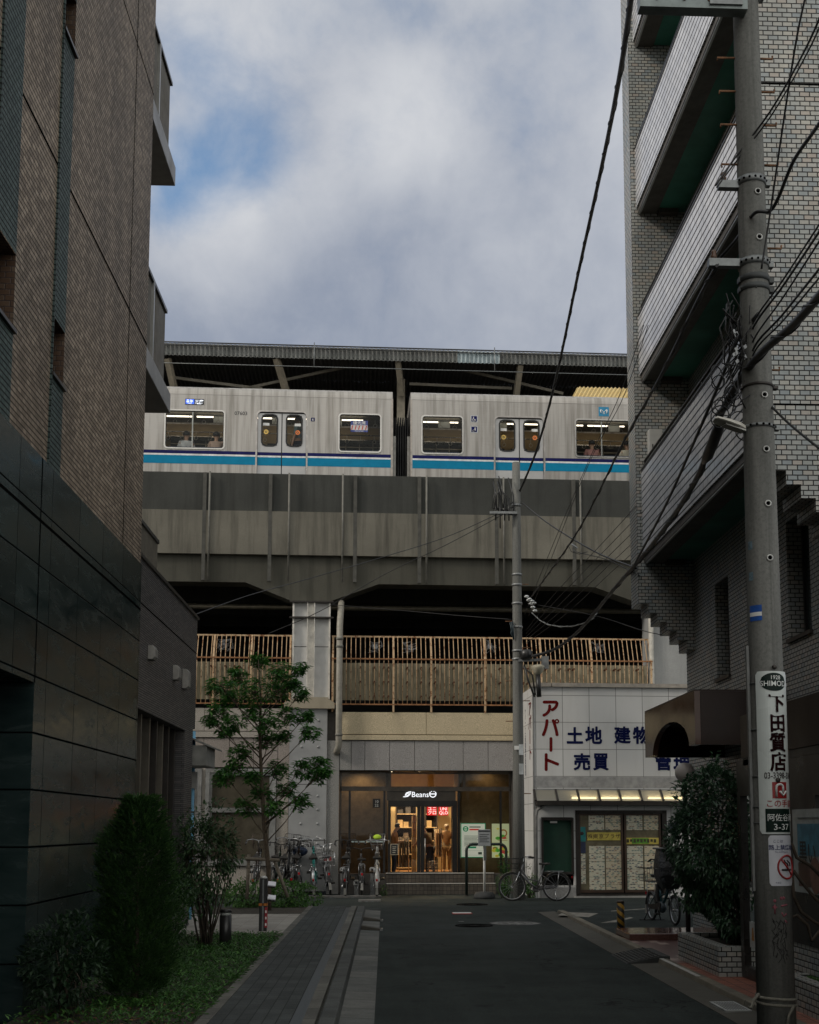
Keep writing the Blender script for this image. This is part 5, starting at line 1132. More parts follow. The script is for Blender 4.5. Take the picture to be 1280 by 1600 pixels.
def rail_clothes(px0, px1, d, cols, label, zr=1.5, ln=0.9):
    a, b_ = fu(px0, d), fu(px1, d); t = thing('clothes_rail', label, 'clothes rail', SF.w(((a + b_) / 2, d, FLZ)))
    m = MB(SF); z = FLZ + zr; m.tube([(a, d, FLZ), (a, d, z), (b_, d, z), (b_, d, FLZ)], 0.015, 6); m.build('frame', CHROME, t)
    n = max(3, int((b_ - a) / 0.06))
    for k in range(n):
        x = a + 0.04 + (b_ - a - 0.08) * k / (n - 1); c = cols[k % len(cols)]
        m = MB(SF); m.prism([(d - 0.05, z - 0.03), (d + 0.05, z - 0.03), (d + 0.2, z - 0.14), (d + 0.17, z - ln), (d - 0.17, z - ln), (d - 0.2, z - 0.14)], 0, x - 0.018, x + 0.018); m.build('garment', plain('garment_%02d%02d%02d' % tuple(int(v * 99) for v in c), c, 0.9), t, bevel=0.012)
    return t
rail_clothes(624, 639, 2.3, [(0.05, 0.05, 0.06), (0.09, 0.075, 0.06), (0.04, 0.04, 0.045)], 'rail of dark trousers behind the left door', 1.0, 0.85)
rail_clothes(679, 690, 1.9, [(0.62, 0.47, 0.30), (0.50, 0.36, 0.22), (0.14, 0.10, 0.07)], 'rail of beige coats behind the right door', 1.25, 0.8)
def stack(px0, px1, d, label):
    a, b_ = fu(px0, d), fu(px1, d); t = thing('box_stack', label, 'display', SF.w(((a + b_) / 2, d, FLZ)))
    rn = random.Random(3); z = FLZ
    for k in range(8):
        h = 0.2; m = MB(SF); m.box(a + rn.uniform(0, .015), b_ - rn.uniform(0, .015), d, d + .3, z, z + h - 0.012); m.build('box', plain('box_%d' % (k % 3), ((0.55, 0.40, 0.2), (0.6, 0.5, 0.35), (0.45, 0.3, 0.12))[k % 3], 0.7, 0, 0.3, 14), t); z += h
stack(644, 651.5, 1.5, 'tall stack of pale display boxes beside the door post')
# basket trolley low behind the right door
a, b_ = fu(668, 1.0), fu(684, 1.0); t = thing('basket_rack', 'low rack of shopping baskets behind the right door', 'rack', SF.w(((a + b_) / 2, 1.0, FLZ)))
for k in range(3):
    m = MB(SF); z = FLZ + 0.06 + k * 0.11
    for j in range(9): x = a + (b_ - a) * j / 8; m.tube([(x, 0.95, z), (x, 0.95, z + 0.08)], 0.006, 4)
    m.tube([(a, .95, z), (b_, .95, z)], 0.008, 4); m.tube([(a, .95, z + .08), (b_, .95, z + .08)], 0.008, 4); m.box(a, b_, .96, 1.3, z, z + .008); m.build('basket', CHROME, t)
m = MB(SF); m.tube([(a + .03, 1.0, FLZ), (a + .03, 1.0, FLZ + .42), (b_, 1.0, FLZ + .42), (b_, 1.0, FLZ)], 0.012, 5); m.build('frame', DFR, t)
# hours sign and card on left glass, notice board
x0, x1, z0, z1 = SF.rect(582.5, 1248, 594.5, 1262, .27)
t = thing('opening_hours_sign', 'small dark square sign with white figures on the left shop window', 'sign', SF.w((x0, .26, z0)))
m = MB(SF); m.box(x0, x1, .262, .272, z0, z1); m.build('plate', DFR, t)
m = MB(SF); m.text('10', ((x0 + x1) / 2, .261, z1 - .11), (1, 0, 0), (0, 0, 1), 0.10, 0.004); m.text('22', ((x0 + x1) / 2, .261, z0 + .03), (1, 0, 0), (0, 0, 1), 0.10, 0.004); m.build('figures', plain('sign_offwhite', (0.6, 0.6, 0.58)), t)
x0, x1, z0, z1 = SF.rect(611, 1319.5, 621.5, 1335, .25)
t = thing('door_card', 'small black notice card in a pale frame hanging on the left door', 'notice', SF.w((x0, .22, z0)))
m = MB(SF); m.box(x0, x1, .225, .24, z0, z1); m.build('board', BLACKP, t)
m = MB(SF); m.ring([(x0 - .012, z0 - .012), (x1 + .012, z0 - .012), (x1 + .012, z1 + .012), (x0 - .012, z1 + .012)], [(x0, z0), (x1, z0), (x1, z1), (x0, z1)], 1, .215, .242); m.build('frame', plain('pale_wood', (0.5, 0.44, 0.33)), t)
m = MB(SF)
for k in range(4): m.box(x0 + .04, x1 - .04 - .02 * (k % 2), .222, .2245, z1 - .07 - k * .05, z1 - .055 - k * .05)
m.build('writing', plain('chalk', (0.55, 0.52, 0.42)), t)
# back-lit posters right of the door
def poster(x0, y0, x1, y1, label, base, deco):
    a, b_, z0, z1 = SF.rect(x0, y0, x1, y1, .36)
    t = thing('lit_poster', label, 'poster', SF.w((a, .36, z0)), 'back-lit posters in the shop window')
    m = MB(SF); m.box(a, b_, .37, .40, z0, z1); m.build('sheet', base, t); deco(t, a, b_, z0, z1)
def deco1(t, a, b_, z0, z1):
    w, h = b_ - a, z1 - z0
    m = MB(SF)
    for k in range(9): m.box(a + .14 * w, a + (.9 - .12 * (k % 3)) * w, .364, .369, z0 + h * (.62 - k * .036), z0 + h * (.632 - k * .036))
    m.box(a + .35 * w, a + .8 * w, .364, .369, z0 + h * .87, z0 + h * .9); m.box(a + .12 * w, a + .9 * w, .364, .369, z0 + .07 * h, z0 + .074 * h); m.box(a + .12 * w, a + .9 * w, .364, .369, z0 + .2 * h, z0 + .204 * h); m.box(a + .7 * w, a + .85 * w, .364, .369, z0 + .09 * h, z0 + .16 * h); m.build('text_lines', emit('poster_ink', (0.10, 0.16, 0.13), 0.3), t)
    m = MB(SF); m.box(a + .35 * w, a + .75 * w, .362, .3635, z0 + h * .79, z0 + h * .83); m.build('red_headline', emit('poster_red', (0.8, 0.06, 0.05), 0.55), t)
    m = MB(SF); m.ring([(a, z0), (b_, z0), (b_, z1), (a, z1)], [(a + .03 * w, z0 + .03 * w), (b_ - .03 * w, z0 + .03 * w), (b_ - .03 * w, z1 - .03 * w), (a + .03 * w, z1 - .03 * w)], 1, .360, .365); m.box(a + .3 * w, a + .62 * w, .3605, .3635, z0 + .27 * h, z0 + .32 * h); m.torus((a + .2 * w, .362, z0 + .83 * h), (0, 1, 0), .09 * w, .025 * w, 18, 6); m.box(a + .11 * w, a + .29 * w, .358, .361, z0 + .815 * h, z0 + .845 * h); m.build('green_mark', emit('poster_green', (0.03, 0.42, 0.22), 0.45), t)
def deco2(t, a, b_, z0, z1):
    w, h = b_ - a, z1 - z0; rn = random.Random(9)
    for nm, c, n in (('green_shapes', (0.12, 0.5, 0.08), 9), ('yellow_shapes', (0.75, 0.7, 0.10), 9), ('red_shapes', (0.7, 0.12, 0.1), 5)):
        m = MB(SF)
        for k in range(n):
            x, z = a + w * rn.uniform(.1, .85), z0 + h * (rn.uniform(.02, .4) if rn.random() < .75 else rn.uniform(.5, .85)); r = rn.uniform(.02, .05)
            m.prism([(x + r * 1.6 * math.cos(j * .9), z + r * math.sin(j * .9)) for j in range(7)], 1, .362 - .0007 * (k % 5), .368)
        m.build(nm, emit('poster_' + nm, c, 0.5), t)
    m = MB(SF)
    for k in range(5): m.torus((a + .6 * w, .366, z0 + .72 * h), (0, 1, 0), .07 + .008 * k, .004, 16, 4)
    for k in range(3): m.box(a + .3 * w, a + .8 * w, .364, .369, z0 + h * (.6 - .05 * k), z0 + h * (.615 - .05 * k))
    m.build('text_lines', emit('poster_brown', (0.5, 0.3, 0.12), 0.4), t)
poster(720, 1286, 759, 1340, 'white back-lit notice poster with green border left of the mullion', emit('lit_poster_white', (0.82, 0.93, 0.86), 0.72), deco1)
poster(769, 1287, 799, 1340, 'pale green back-lit picture poster at the right end of the window', emit('poster_pale', (0.72, 0.86, 0.55), 0.62), deco2)
# ================================================================== white estate-agent building with painted lettering
_x, _y = onG(835, 1403)
BF = Frame((_x, _y, 0), 2.6)
ag = thing('estate_agent_shop', 'white tiled estate agent shop with large Japanese lettering in front of the station', 'shop', BF.w((2, 1, 0)))
def bu(px, d=0, py=1200): return BF.at(px, py, d)[0]
def bz(py, d=0, px=940): return BF.at(px, py, d)[1]
BW = 4.6; BD = 1.95
ztop = bz(1074); zsp = bz(1214); zban = bz(1231); zaw0 = bz(1258)
tw_, th_ = bu(922) - bu(880), bz(1129) - bz(1171)
def whitetile():
    m = MT('white_wall_panel', 0.45, 0, 0.4); mp = m.map(m.UV(), (1, 1, 1), (-(bu(880) % tw_) , -(bz(1129) % th_), 0)); m.uv = mp
    r, k = m.cells(tw_, th_, 0.0, 0.012); f = m.noise(m.map(m.POS(), (1.5, 1.5, 0.3)), 2.0, 5, 0.6)
    c = m.mix(m.rng(r, 0, 1), (0.60, 0.60, 0.59), (0.66, 0.66, 0.65)); c = m.mix(m.rng(f, 0.5, 0.78, 0, 0.3), c, (0.42, 0.41, 0.37)); m.col(m.mix(k, c, (0.16, 0.16, 0.15))); return m.m
WT = whitetile()
m = MB(BF); m.wall(1, 0, 0, BW, 0, ztop, [(bu(845), bu(895), 0.3, bz(1277)), (bu(898), bu(1040), 0.0, bz(1266))], 0.12)
m.quad((0, 0, 0), (0, BD, 0), (0, BD, ztop), (0, 0, ztop)); m.quad((BW, 0, 0), (BW, BD, 0), (BW, BD, ztop), (BW, 0, ztop)); m.quad((0, 0, ztop), (BW, 0, ztop), (BW, BD, ztop), (0, BD, ztop)); m.build('wall', WT, ag)
m = MB(BF); m.box(0.0, BW, -0.004, 0.0, zban, zsp); m.build('grey_band', plain('grey_band', (0.33, 0.33, 0.325), 0.5), ag)
m = MB(BF); z = ztop
m.box(-0.03, bu(862), -0.06, 0.3, z, z + 0.10); m.box(bu(862) + 0.02, BW + .03, -0.06, 0.3, z, z + 0.10); m.build('coping', plain('coping_beige', (0.42, 0.38, 0.33), 0.4, 0.3), ag)
m = MB(BF); m.box(-0.005, 0.03, -0.012, 0.0, 0, ztop); m.build('corner_trim', ALU, ag)
REDP = plain('dark_red_letter_paint', (0.13, 0.008, 0.008), 0.7, 0, 0.1, spec=0.08); NAVP = plain('navy_letter_paint', (0.005, 0.009, 0.055), 0.7, 0, 0.1, spec=0.08)
def stroke(m, pts, r=0.038, y=-0.003):
    """one round-ended painted brush stroke, as a thin solid"""
    for (p, q) in zip(pts[:-1], pts[1:]):
        p, q = Vector((p[0], 0, p[1])), Vector((q[0], 0, q[1])); t = q - p; L = t.length
        if L < 1e-6: continue
        t /= L; n = Vector((-t.z, 0, t.x)); out = []
        a0 = math.atan2(t.z, t.x)
        for k in range(7): a = a0 - math.pi / 2 + math.pi * k / 6; out.append((q.x + r * math.cos(a), q.z + r * math.sin(a)))
        for k in range(7): a = a0 + math.pi / 2 + math.pi * k / 6; out.append((p.x + r * math.cos(a), p.z + r * math.sin(a)))
        m.prism(out, 1, y, -0.001); y -= 0.0002
def arcpts(x0, z0, x1, z1, bulge, n=7):
    o = []
    for k in range(n + 1):
        t = k / n; x = x0 + (x1 - x0) * t; z = z0 + (z1 - z0) * t; h = 4 * t * (1 - t) * bulge; dx, dz = x1 - x0, z1 - z0; L = math.hypot(dx, dz); o.append((x - dz / L * h, z + dx / L * h))
    return o
def B(px, py): q = BF.at(px, py, 0); return (q[0], q[1])
m = MB(BF)
stroke(m, [B(850.5, 1097), B(869, 1097), B(870.5, 1099)]); stroke(m, arcpts(*B(870.5, 1099), *B(863, 1109), 0.03)); stroke(m, arcpts(*B(859, 1103), *B(850, 1117.5), 0.05))
stroke(m, arcpts(*B(854.8, 1126), *B(849, 1148), 0.02)); stroke(m, arcpts(*B(864.5, 1126), *B(870.5, 1148), 0.01)); c = B(870.3, 1127); stroke(m, [(c[0] + .042 * math.cos(j * .7), c[1] + .042 * math.sin(j * .7)) for j in range(10)], 0.018)
stroke(m, [B(861, 1154), B(861, 1172.5)]); stroke(m, [B(853.5, 1179), B(853.5, 1202.5)]); stroke(m, [B(854, 1187), B(871.5, 1194)])
m.build('painted_letters', REDP, ag)
m = MB(BF)
def sign_text(t, x0, x1, y0, y1):
    u0, u1, z0, z1 = BF.rect(x0, y0, x1, y1, 0); vs, fs, wd = glyphs(t, 0.034); h = 0.86
    zz = [v[1] for v in vs]; hh = max(zz) - min(zz); s_ = (z1 - z0) / hh
    m.text(t, (u0, -0.001, z0 - min(zz) * s_), (1, 0, 0), (0, 0, 1), s_, 0.034, 'L', 0.004, sx=(u1 - u0) / (wd * s_))
for a in (('土', 885, 911, 1136, 1162), ('地', 914.5, 941, 1135, 1162.5), ('建', 959.5, 986, 1135, 1162.5), ('物', 989, 1016, 1135, 1162.5), ('売', 896, 922.5, 1177, 1204), ('買', 926.5, 952, 1177, 1204), ('管', 1023, 1049, 1177, 1204), ('理', 1052, 1079, 1177, 1204)): sign_text(*a)
m.build('painted_letters', NAVP, ag)
# side face lettering
m = MB(BF); zs = [bz(y) for y in (1100, 1122, 1144, 1166)]
for t_, z in zip('アパ', zs): m.text(t_, (-0.006, 0.42, z - 0.25), (0, -1, 0), (0, 0, 1), 0.42, 0.02, 'C', 0.0)
m.bar((-0.006, 0.42, zs[2] + .08), (-0.006, 0.42, zs[2] - .28), 0.006, 0.06); m.text('ト', (-0.006, 0.42, zs[3] - 0.3), (0, -1, 0), (0, 0, 1), 0.42, 0.02, 'C', 0.0); m.build('side_letters', REDP, ag)
m = MB(BF)
for k, ch in enumerate('アパート土地建物売買管理'): m.text(ch, (-0.006, 1.15, bz(1104) - 0.145 * k - .1), (0, -1, 0), (0, 0, 1), 0.15, 0.01, 'C', 0.0)
m.build('side_letters', NAVP, ag)
# light-box awning
zA1_, zA0_ = bz(1236, -.3), bz(1250, -.3)
aw = MB(BF); aw.box(bu(836), BW, -0.32, 0.0, zA0_ - 0.13, zA0_ - 0.02); awn = aw.build('awning', DKMETAL, ag)
aw = MB(BF); aw.box(bu(836), BW, -0.02, -0.005, zA1_ + .02, zA1_ + 0.06); aw.build('awning_top_rail', ALU, awn)
def polyc():
    mm = MT('ribbed_polycarbonate', 0.4); d = mm.n('ShaderNodeBsdfDiffuse'); tr = mm.n('ShaderNodeBsdfTranslucent'); tp = mm.n('ShaderNodeBsdfTransparent'); gl = mm.n('ShaderNodeBsdfGlossy'); gl.inputs['Roughness'].default_value = 0.2
    w = mm.n('ShaderNodeTexWave'); w.inputs['Scale'].default_value = 16; mm.l(mm.UV(), w.inputs[0]); c = mm.mix(w.outputs[0], (0.42, 0.40, 0.33), (0.62, 0.60, 0.52)); mm.l(c, d.inputs[0]); mm.l(c, tr.inputs[0]); tp.inputs[0].default_value = (.7, .68, .6, 1)
    a = mm.n('ShaderNodeMixShader'); a.inputs[0].default_value = 0.6; mm.l(d.outputs[0], a.inputs[1]); mm.l(tr.outputs[0], a.inputs[2]); b_ = mm.n('ShaderNodeMixShader'); b_.inputs[0].default_value = 0.35; mm.l(a.outputs[0], b_.inputs[1]); mm.l(tp.outputs[0], b_.inputs[2]); e = mm.n('ShaderNodeMixShader'); e.inputs[0].default_value = 0.08; mm.l(b_.outputs[0], e.inputs[1]); mm.l(gl.outputs[0], e.inputs[2]); mm.l(e.outputs[0], mm.o.inputs[0]); return mm.m
PC = polyc(); xs = [836, 870, 903.5, 936, 968.5, 1001, 1034, 1067]
for a, b_ in zip(xs[:-1], xs[1:]):
    m = MB(BF); x0, x1 = bu(a, -.2) + .03, bu(b_, -.2) - .03
    m.quad((x0, -.31, zA0_ - .02), (x1, -.31, zA0_ - .02), (x1, -.02, zA1_ + .03), (x0, -.02, zA1_ + .03)); m.build('awning_panel', PC, awn)
for a in xs: m = MB(BF); x = bu(a, -.2); m.bar((x, -.315, zA0_ - .02), (x, -.02, zA1_ + .04), 0.05, 0.04); m.build('awning_rib', DKMETAL, awn)
for a, b_ in ((893, 931), (938, 965), (971, 998), (1012, 1031), (1037, 1064)):
    m = MB(BF); zt = zA0_ + .05; m.tube([(bu(a, -.16), -.16, zt), (bu(b_, -.16), -.16, zt)], 0.018, 8); m.build('tube_light', emit('awning_tube', (1.0, 0.80, 0.45), 7.5), awn)
# green board, doors, notices
m = MB(BF); a, b_ = bu(845), bu(895); z0, z1 = bz(1364), bz(1278)
m.ring([(a, z0 - .03), (b_, z0 - .03), (b_, z1), (a, z1)], [(a + .05, z0 + .03), (b_ - .05, z0 + .03), (b_ - .05, z1 - .06), (a + .05, z1 - .06)], 1, -0.03, 0.06); nb = m.build('notice_board', DKMETAL, ag)
m = MB(BF); m.quad((a, 0.05, z0 - .02), (b_, 0.05, z0 - .02), (b_, 0.05, z1), (a, 0.05, z1)); m.build('green_felt', plain('green_felt', (0.005, 0.034, 0.020), 0.85, 0, 0.25, 3), nb)
m = MB(BF); m.box(bu(859), bu(870), .02, .03, bz(1286), bz(1283)); m.build('label_plate', LGREYP, nb)
m = MB(BF); m.box(bu(843), bu(897), -.02, .1, 0, .26); m.build('board_plinth', plain('grey_step', (0.22, 0.22, 0.215), 0.8), ag)
DWD = plain('brown_door_wood', (0.055, 0.032, 0.020), 0.45, 0, 0.25, 3)
a, b_ = bu(898), bu(1040); zd1 = bz(1266)
m = MB(BF); m.box(a, b_, -.02, .10, zd1 - .08, zd1); m.box(a, a + .10, -.02, .10, .04, zd1); m.box(b_ - .12, b_, -.02, .1, .04, zd1); m.box(a, b_, -.02, .1, .04, .10); dfm = m.build('door_frame', DKMETAL, ag)
m = MB(BF); m.box(a - .05, b_ + .05, -.12, 0.0, 0, .04); m.build('sill', plain('pale_sill', (0.34, 0.33, 0.31), 0.6), dfm)
for (x0, x1, lab) in ((903, 972, 'l'), (974, 1031, 'r')):
    p, q = bu(x0), bu(x1); m = MB(BF); z0 = .12; z1 = zd1 - .09
    m.ring([(p, z0), (q, z0), (q, z1), (p, z1)], [(p + .05, z0 + .07), (q - .05, z0 + .07), (q - .05, z1 - .04), (p + .05, z1 - .04)], 1, .01, .06); dd_ = m.build('sliding_door', DWD, ag)
    m = MB(BF); m.quad((p, .04, z0), (q, .04, z0), (q, .04, z1), (p, .04, z1)); m.build('pane', plain('paper_lined_glass', (0.16, 0.14, 0.09), 0.2), dd_)
def papermat(i):
    mm = MT('notice_paper_%d' % i, 0.7); mm.uv = mm.map(mm.UV(), (1, 1, 1), (i * 3.1, i * 1.7, 0))
    r, k = mm.cells(0.055, 0.028, 0.37, 0.010); r2, k2 = mm.cells(0.011, 0.009, 0.5, 0.004)
    r, k = mm.cells(0.07, 0.04, 0.3, 0.012); blk = mm.rnd
    base = [(0.66, 0.65, 0.54), (0.70, 0.67, 0.52), (0.62, 0.63, 0.57), (0.68, 0.60, 0.42)][i % 4]
    pic = mm.ramp(blk, [(0, (0.20, 0.22, 0.22)), (0.10, (0.10, 0.12, 0.14)), (0.18, (0.35, 0.24, 0.17)), (0.30, (0.22, 0.32, 0.27)), (0.46, base), (1, base)], True)
    txt = mm.rng(mm.noise(mm.map(mm.UV(), (60, 150, 1)), 1.0, 2), 0.52, 0.56, 0, 0.6)
    c = mm.mix(k, pic, base); c = mm.mix(txt, c, (0.12, 0.12, 0.12)); mm.col(c); return mm.m
PAP = [papermat(i) for i in range(4)]
rn = random.Random(11)
def note(u0, u1, z0, z1, i, label=None):
    m = MB(BF); m.quad((u0, 0.032 - (i % 2) * .002, z0), (u1, .032 - (i % 2) * .002, z0), (u1, .032 - (i % 2) * .002, z1), (u0, .032 - (i % 2) * .002, z1)); m.quad((u0, .034, z0), (u1, .034, z0), (u1, .034, z1), (u0, .034, z1))
    o = m.build('property_notice', PAP[i % 4], None, loc=BF.w(((u0 + u1) / 2, .034, z0)))
    tag(o, label or 'white property notice sheet among the rows pasted inside the estate agent door', 'notice', 'property notice sheets pasted in the estate agent doors'); return o
k = 0
for (xa, xb) in ((918.5, 943.5), (944.5, 970), (977.5, 1003), (1004.5, 1029.5)):
    ys = 1273
    for r_ in range(10):
        ye = ys + 12.2
        if not (1298 < (ys + ye) / 2 < 1316): note(bu(xa) + .01, bu(xb) - .005, bz(ye) + .008, bz(ys), k + (r_ * 3 + 1)); 
        k += 1; ys = ye
def strip(x0, y0, x1, y1, name, mat, label, cat):
    a, b_, z0, z1 = BF.rect(x0, y0, x1, y1, 0); m = MB(BF); m.box(a, b_, .024, .030, z0, z1)
    t = thing(name, label, cat, BF.w((a, .024, z0))); m.build('sheet', mat, t); return t, a, b_, z0, z1
t, a, b_, z0, z1 = strip(918, 1300.5, 970, 1313, 'name_banner', plain('yellow_paper', (0.55, 0.45, 0.09), 0.7), 'yellow paper banner with the agency name across the left door', 'banner')
m = MB(BF); s_ = (z1 - z0) * .62
for j, ch in enumerate(('(株)', '東', '京', 'プ', 'ラ', 'ザ')): m.text(ch, (a + (b_ - a) * (.09 + .165 * j), .0235, z0 + .055), (1, 0, 0), (0, 0, 1), s_, .012, 'C', .0)
m.build('letters', plain('brown_letters', (0.07, 0.03, 0.015)), t)
t, a, b_, z0, z1 = strip(977, 1309, 1030, 1319, 'promotion_banner', plain('yellow_paper', (0.55, 0.45, 0.09)), 'yellow and green paper banner across the right door', 'banner')
m = MB(BF); m.box(a + .2 * (b_ - a), a + .7 * (b_ - a), .0215, .0238, z0 + .01, z1 - .01); m.build('green_field', plain('leaf_green_paper', (0.10, 0.28, 0.03)), t)
m = MB(BF)
for j in range(9): m.box(a + (b_ - a) * (.05 + .1 * j), a + (b_ - a) * (.05 + .1 * j) + .06, .0195, .0213, z0 + .04 + .02 * (j % 2), z1 - .035)
m.build('marks', plain('dark_marks', (0.05, 0.05, 0.02)), t)
t, a, b_, z0, z1 = strip(903.5, 1292, 915.5, 1315, 'small_poster', plain('teal_paper', (0.02, 0.20, 0.20), 0.6), 'small teal picture poster at the left edge of the left door', 'poster')
m = MB(BF); m.ball(((a + b_) / 2, .022, (z0 + z1) / 2 + .02), .055, 10, 6, (1, .08, .8)); m.build('picture', plain('dark_picture', (0.03, 0.02, 0.02)), t)
t, a, b_, z0, z1 = strip(907.5, 1315.5, 915.5, 1333, 'small_poster', plain('navy_paper', (0.03, 0.04, 0.09), 0.6), 'small navy poster below the teal poster on the left door', 'poster')
t, a, b_, z0, z1 = strip(903.5, 1334, 915.5, 1381, 'leaflet_column', PAP[1], 'narrow column of leaflets at the left edge of the left door', 'leaflets')
m = MB(BF); rp = plain('dark_rain_pipe', (0.06, 0.06, 0.058), 0.5); m.tube([(bu(848), -.15, bz(1259)), (bu(838), -.1, bz(1266)), (bu(836.5), -.06, bz(1276)), (bu(836.5), -.06, .15)], .035, 8); m.build('rain_pipe', plain('grey_rain_pipe', (0.20, 0.20, 0.195), 0.5), ag)
a, b_, z0, z1 = BF.rect(1044, 1285, 1062, 1300, 0); m = MB(BF); m.box(a, b_, -.012, -.002, z0, z1); m.build('wall_plate', plain('navy_plate', (0.03, 0.035, 0.06)), ag)
# ================================================================== utility poles
def pole_conc(name):
    m = MT(name, 0.85, 0, 0.25); f = m.noise(m.map(m.POS(), (3, 3, 0.25)), 2.5, 6, 0.65); g = m.noise(m.POS(), 38, 4, 0.75); h = m.noise(m.map(m.POS(), (9, 9, 0.12)), 2, 4)
    c = m.mix(m.rng(f, 0.32, 0.7), (0.125, 0.127, 0.118), (0.235, 0.235, 0.22)); c = m.mix(m.rng(g, 0.45, 0.62, 0, 0.4), c, (0.085, 0.086, 0.08)); c = m.mix(m.rng(h, 0.55, 0.75, 0, 0.55), c, (0.06, 0.061, 0.057)); m.col(c); m.bump(g, 0.25, 0.005); return m.m
PCON = pole_conc('pole_concrete')
PX, PY = 3.295, 10.34
def rad(z): return 0.162 - 0.0052 * z
np_ = thing('utility_pole', 'tall near concrete utility pole with signs, clamps and cables at the right kerb', 'utility pole', (PX, PY, 0))
m = MB(); m.tubez((PX, PY, 0), [(rad(z), z) for z in (-.1, 2, 4, 6, 8, 10, 12.5)], 28); m.build('shaft', PCON, np_)
def pz(py): return onY(1190, py, PY)[1]
def clamp(cx_, cy_, z, r, h, mat=GALV, parent=None, name='clamp_band', holes=True):
    m = MB(); m.tubez((cx_, cy_, z), [(r, 0), (r + .012, .004), (r + .012, h - .004), (r, h)], 24); m.box(cx_ + r, cx_ + r + .05, cy_ - .03, cy_ + .03, z + h * .1, z + h * .9); m.box(cx_ - r - .02, cx_ - r, cy_ - .03, cy_ + .03, z + h * .1, z + h * .9)
    o = m.build(name, mat, parent)
    if holes:
        m = MB()
        for k in range(-3, 4):
            a = R(-90 + k * 22); m.ball((cx_ + (r + .012) * math.cos(a), cy_ + (r + .012) * math.sin(a), z + h / 2), .012, 6, 4)
        m.build('clamp_hole', BLACK, o)
    return o
for py in (288, 415): clamp(PX, PY, pz(py) - .03, rad(pz(py)), .07, parent=np_)
clamp(PX, PY, pz(436) - .05, rad(7), .06, plain('dark_band', (0.05, 0.055, 0.055), .5, .3), np_, holes=False); clamp(PX, PY, pz(452) - .04, rad(7), .055, plain('dark_band', (0.05, 0.055, 0.055)), np_, holes=False)
clamp(PX, PY, pz(668) - .03, rad(pz(668)), .035, parent=np_); clamp(PX, PY, pz(609), rad(6), .03, DKMETAL, np_, holes=False); clamp(PX, PY, pz(5), rad(9), .16, parent=np_)
for (py, x0) in ((291, 1122), (413, 1107)):
    xa = onY(x0, py, PY)[0]; z = pz(py); m = MB(); m.box(xa, PX - rad(z) + .01, PY - .035, PY + .035, z - .035, z + .035); ar = m.build('steel_arm', GALV, np_)
    m = MB(); m.tubez((xa + .05, PY, z + .035), [(.025, 0), (.03, .03), (.02, .05), (.028, .07), (.012, .09)], 10); m.build('insulator', plain('brown_insulator', (0.10, 0.05, 0.03), .3), ar)
xa, xb = onY(998, 5, PY - .16)[0], PX - .05; z = onY(1075, 4, PY - .2)[1]; m = MB(); m.box(xa, xb, PY - .22, PY - .10, z - .06, z + .16); ar = m.build('cross_arm', plain('teal_grey_steel', (0.20, 0.23, 0.225), .45, .5), np_)
m = MB(); m.box(PX - .40, PX - .1, PY - .24, PY - .22, z - .03, z + .16); m.build('bracket', GALV, ar); m = MB()
for px in (1018, 1060, 1098): xx = onY(px, 3, PY)[0]; m.tube([(xx, PY - .23, z + .02), (xx, PY - .21, z + .02)], .016, 8)
m.build('bolt', RUST, ar)
m = MB()
for (py, xl, xr) in ((92, 1121, 1207), (144, 1124, 1210), (196, 1126, 1213), (258, 1128, 1216), (388, 1180, 1221), (578, 1190, 1218)):
    z = pz(py); r_ = rad(z)
    if xl < 1150: x = onY(xl, py, PY)[0]; m.tube([(PX - r_ + .02, PY, z), (x, PY, z), (x, PY, z - .03)], .0095, 6)
    x = onY(xr, py, PY)[0]; m.tube([(PX + r_ - .02, PY, z), (x, PY, z), (x, PY, z + .03)], .0095, 6)
m.build('step_bolt', RUST, np_)
for py in (310, 381, 625, 709, 793, 877):
    z = pz(py); m = MB(); m.torus((PX + .02, PY - rad(z) - .004, z), (0, 1, 0), .024, .007, 14, 6)
    m.build('step_socket', plain('socket_rim', (0.5, 0.5, 0.48), .4, .4), np_)
m = MB()
for py in (310, 381, 625, 709, 793, 877): z = pz(py); m.ball((PX + .02, PY - rad(z), z), .018, 8, 5, (1, .4, 1))
m.build('socket_hole', BLACK, np_)
# blue stickers and plates on the pole
def onpole(z, w, h, mat, name, ang0, parent, dr=.004, text=None):
    """sheet wrapped on the shaft: ang0 = angle of its centre from the camera side (degrees, + right)"""
    m = MB(); r_ = rad(z) + dr; n = 12
    for k in range(n):
        a0 = ang0 / 57.2958 + (k / n - .5) * w / r_; a1 = ang0 / 57.2958 + ((k + 1) / n - .5) * w / r_
        p = lambda a, zz: (PX + r_ * math.sin(a), PY - r_ * math.cos(a), zz)
        m.quad(p(a0, z), p(a1, z), p(a1, z + h), p(a0, z + h), smooth=True)
    return m.build(name, mat, parent)
def wraptext(m, t, z, ang, size, r_, bold=.01, sx=1.0):
    m.text(t, (0, 0, 0), (1, 0, 0), (0, 0, 1), size, bold, 'C', 0, fn=lambda X, Y, e: (PX + (r_ + e) * math.sin(R(ang) + X / r_), PY - (r_ + e) * math.cos(R(ang) + X / r_), z + Y), sx=sx)
BLUEST = plain('faded_blue_sticker', (0.06, 0.17, 0.32), .6); DBLUE = plain('blue_plate', (0.02, 0.09, 0.36), .4)
z = pz(973); st_ = onpole(z, .12, pz(949) - z, DBLUE, 'blue_plate', -48, np_)
z2 = pz(966); onpole(z2, .12, .035, WHITEP, 'plate_field', -48, st_, .006); m = MB(); wraptext(m, '710', z2 + .006, -48, .035, rad(5) + .009); m.build('plate_figures', BLACKP, st_)
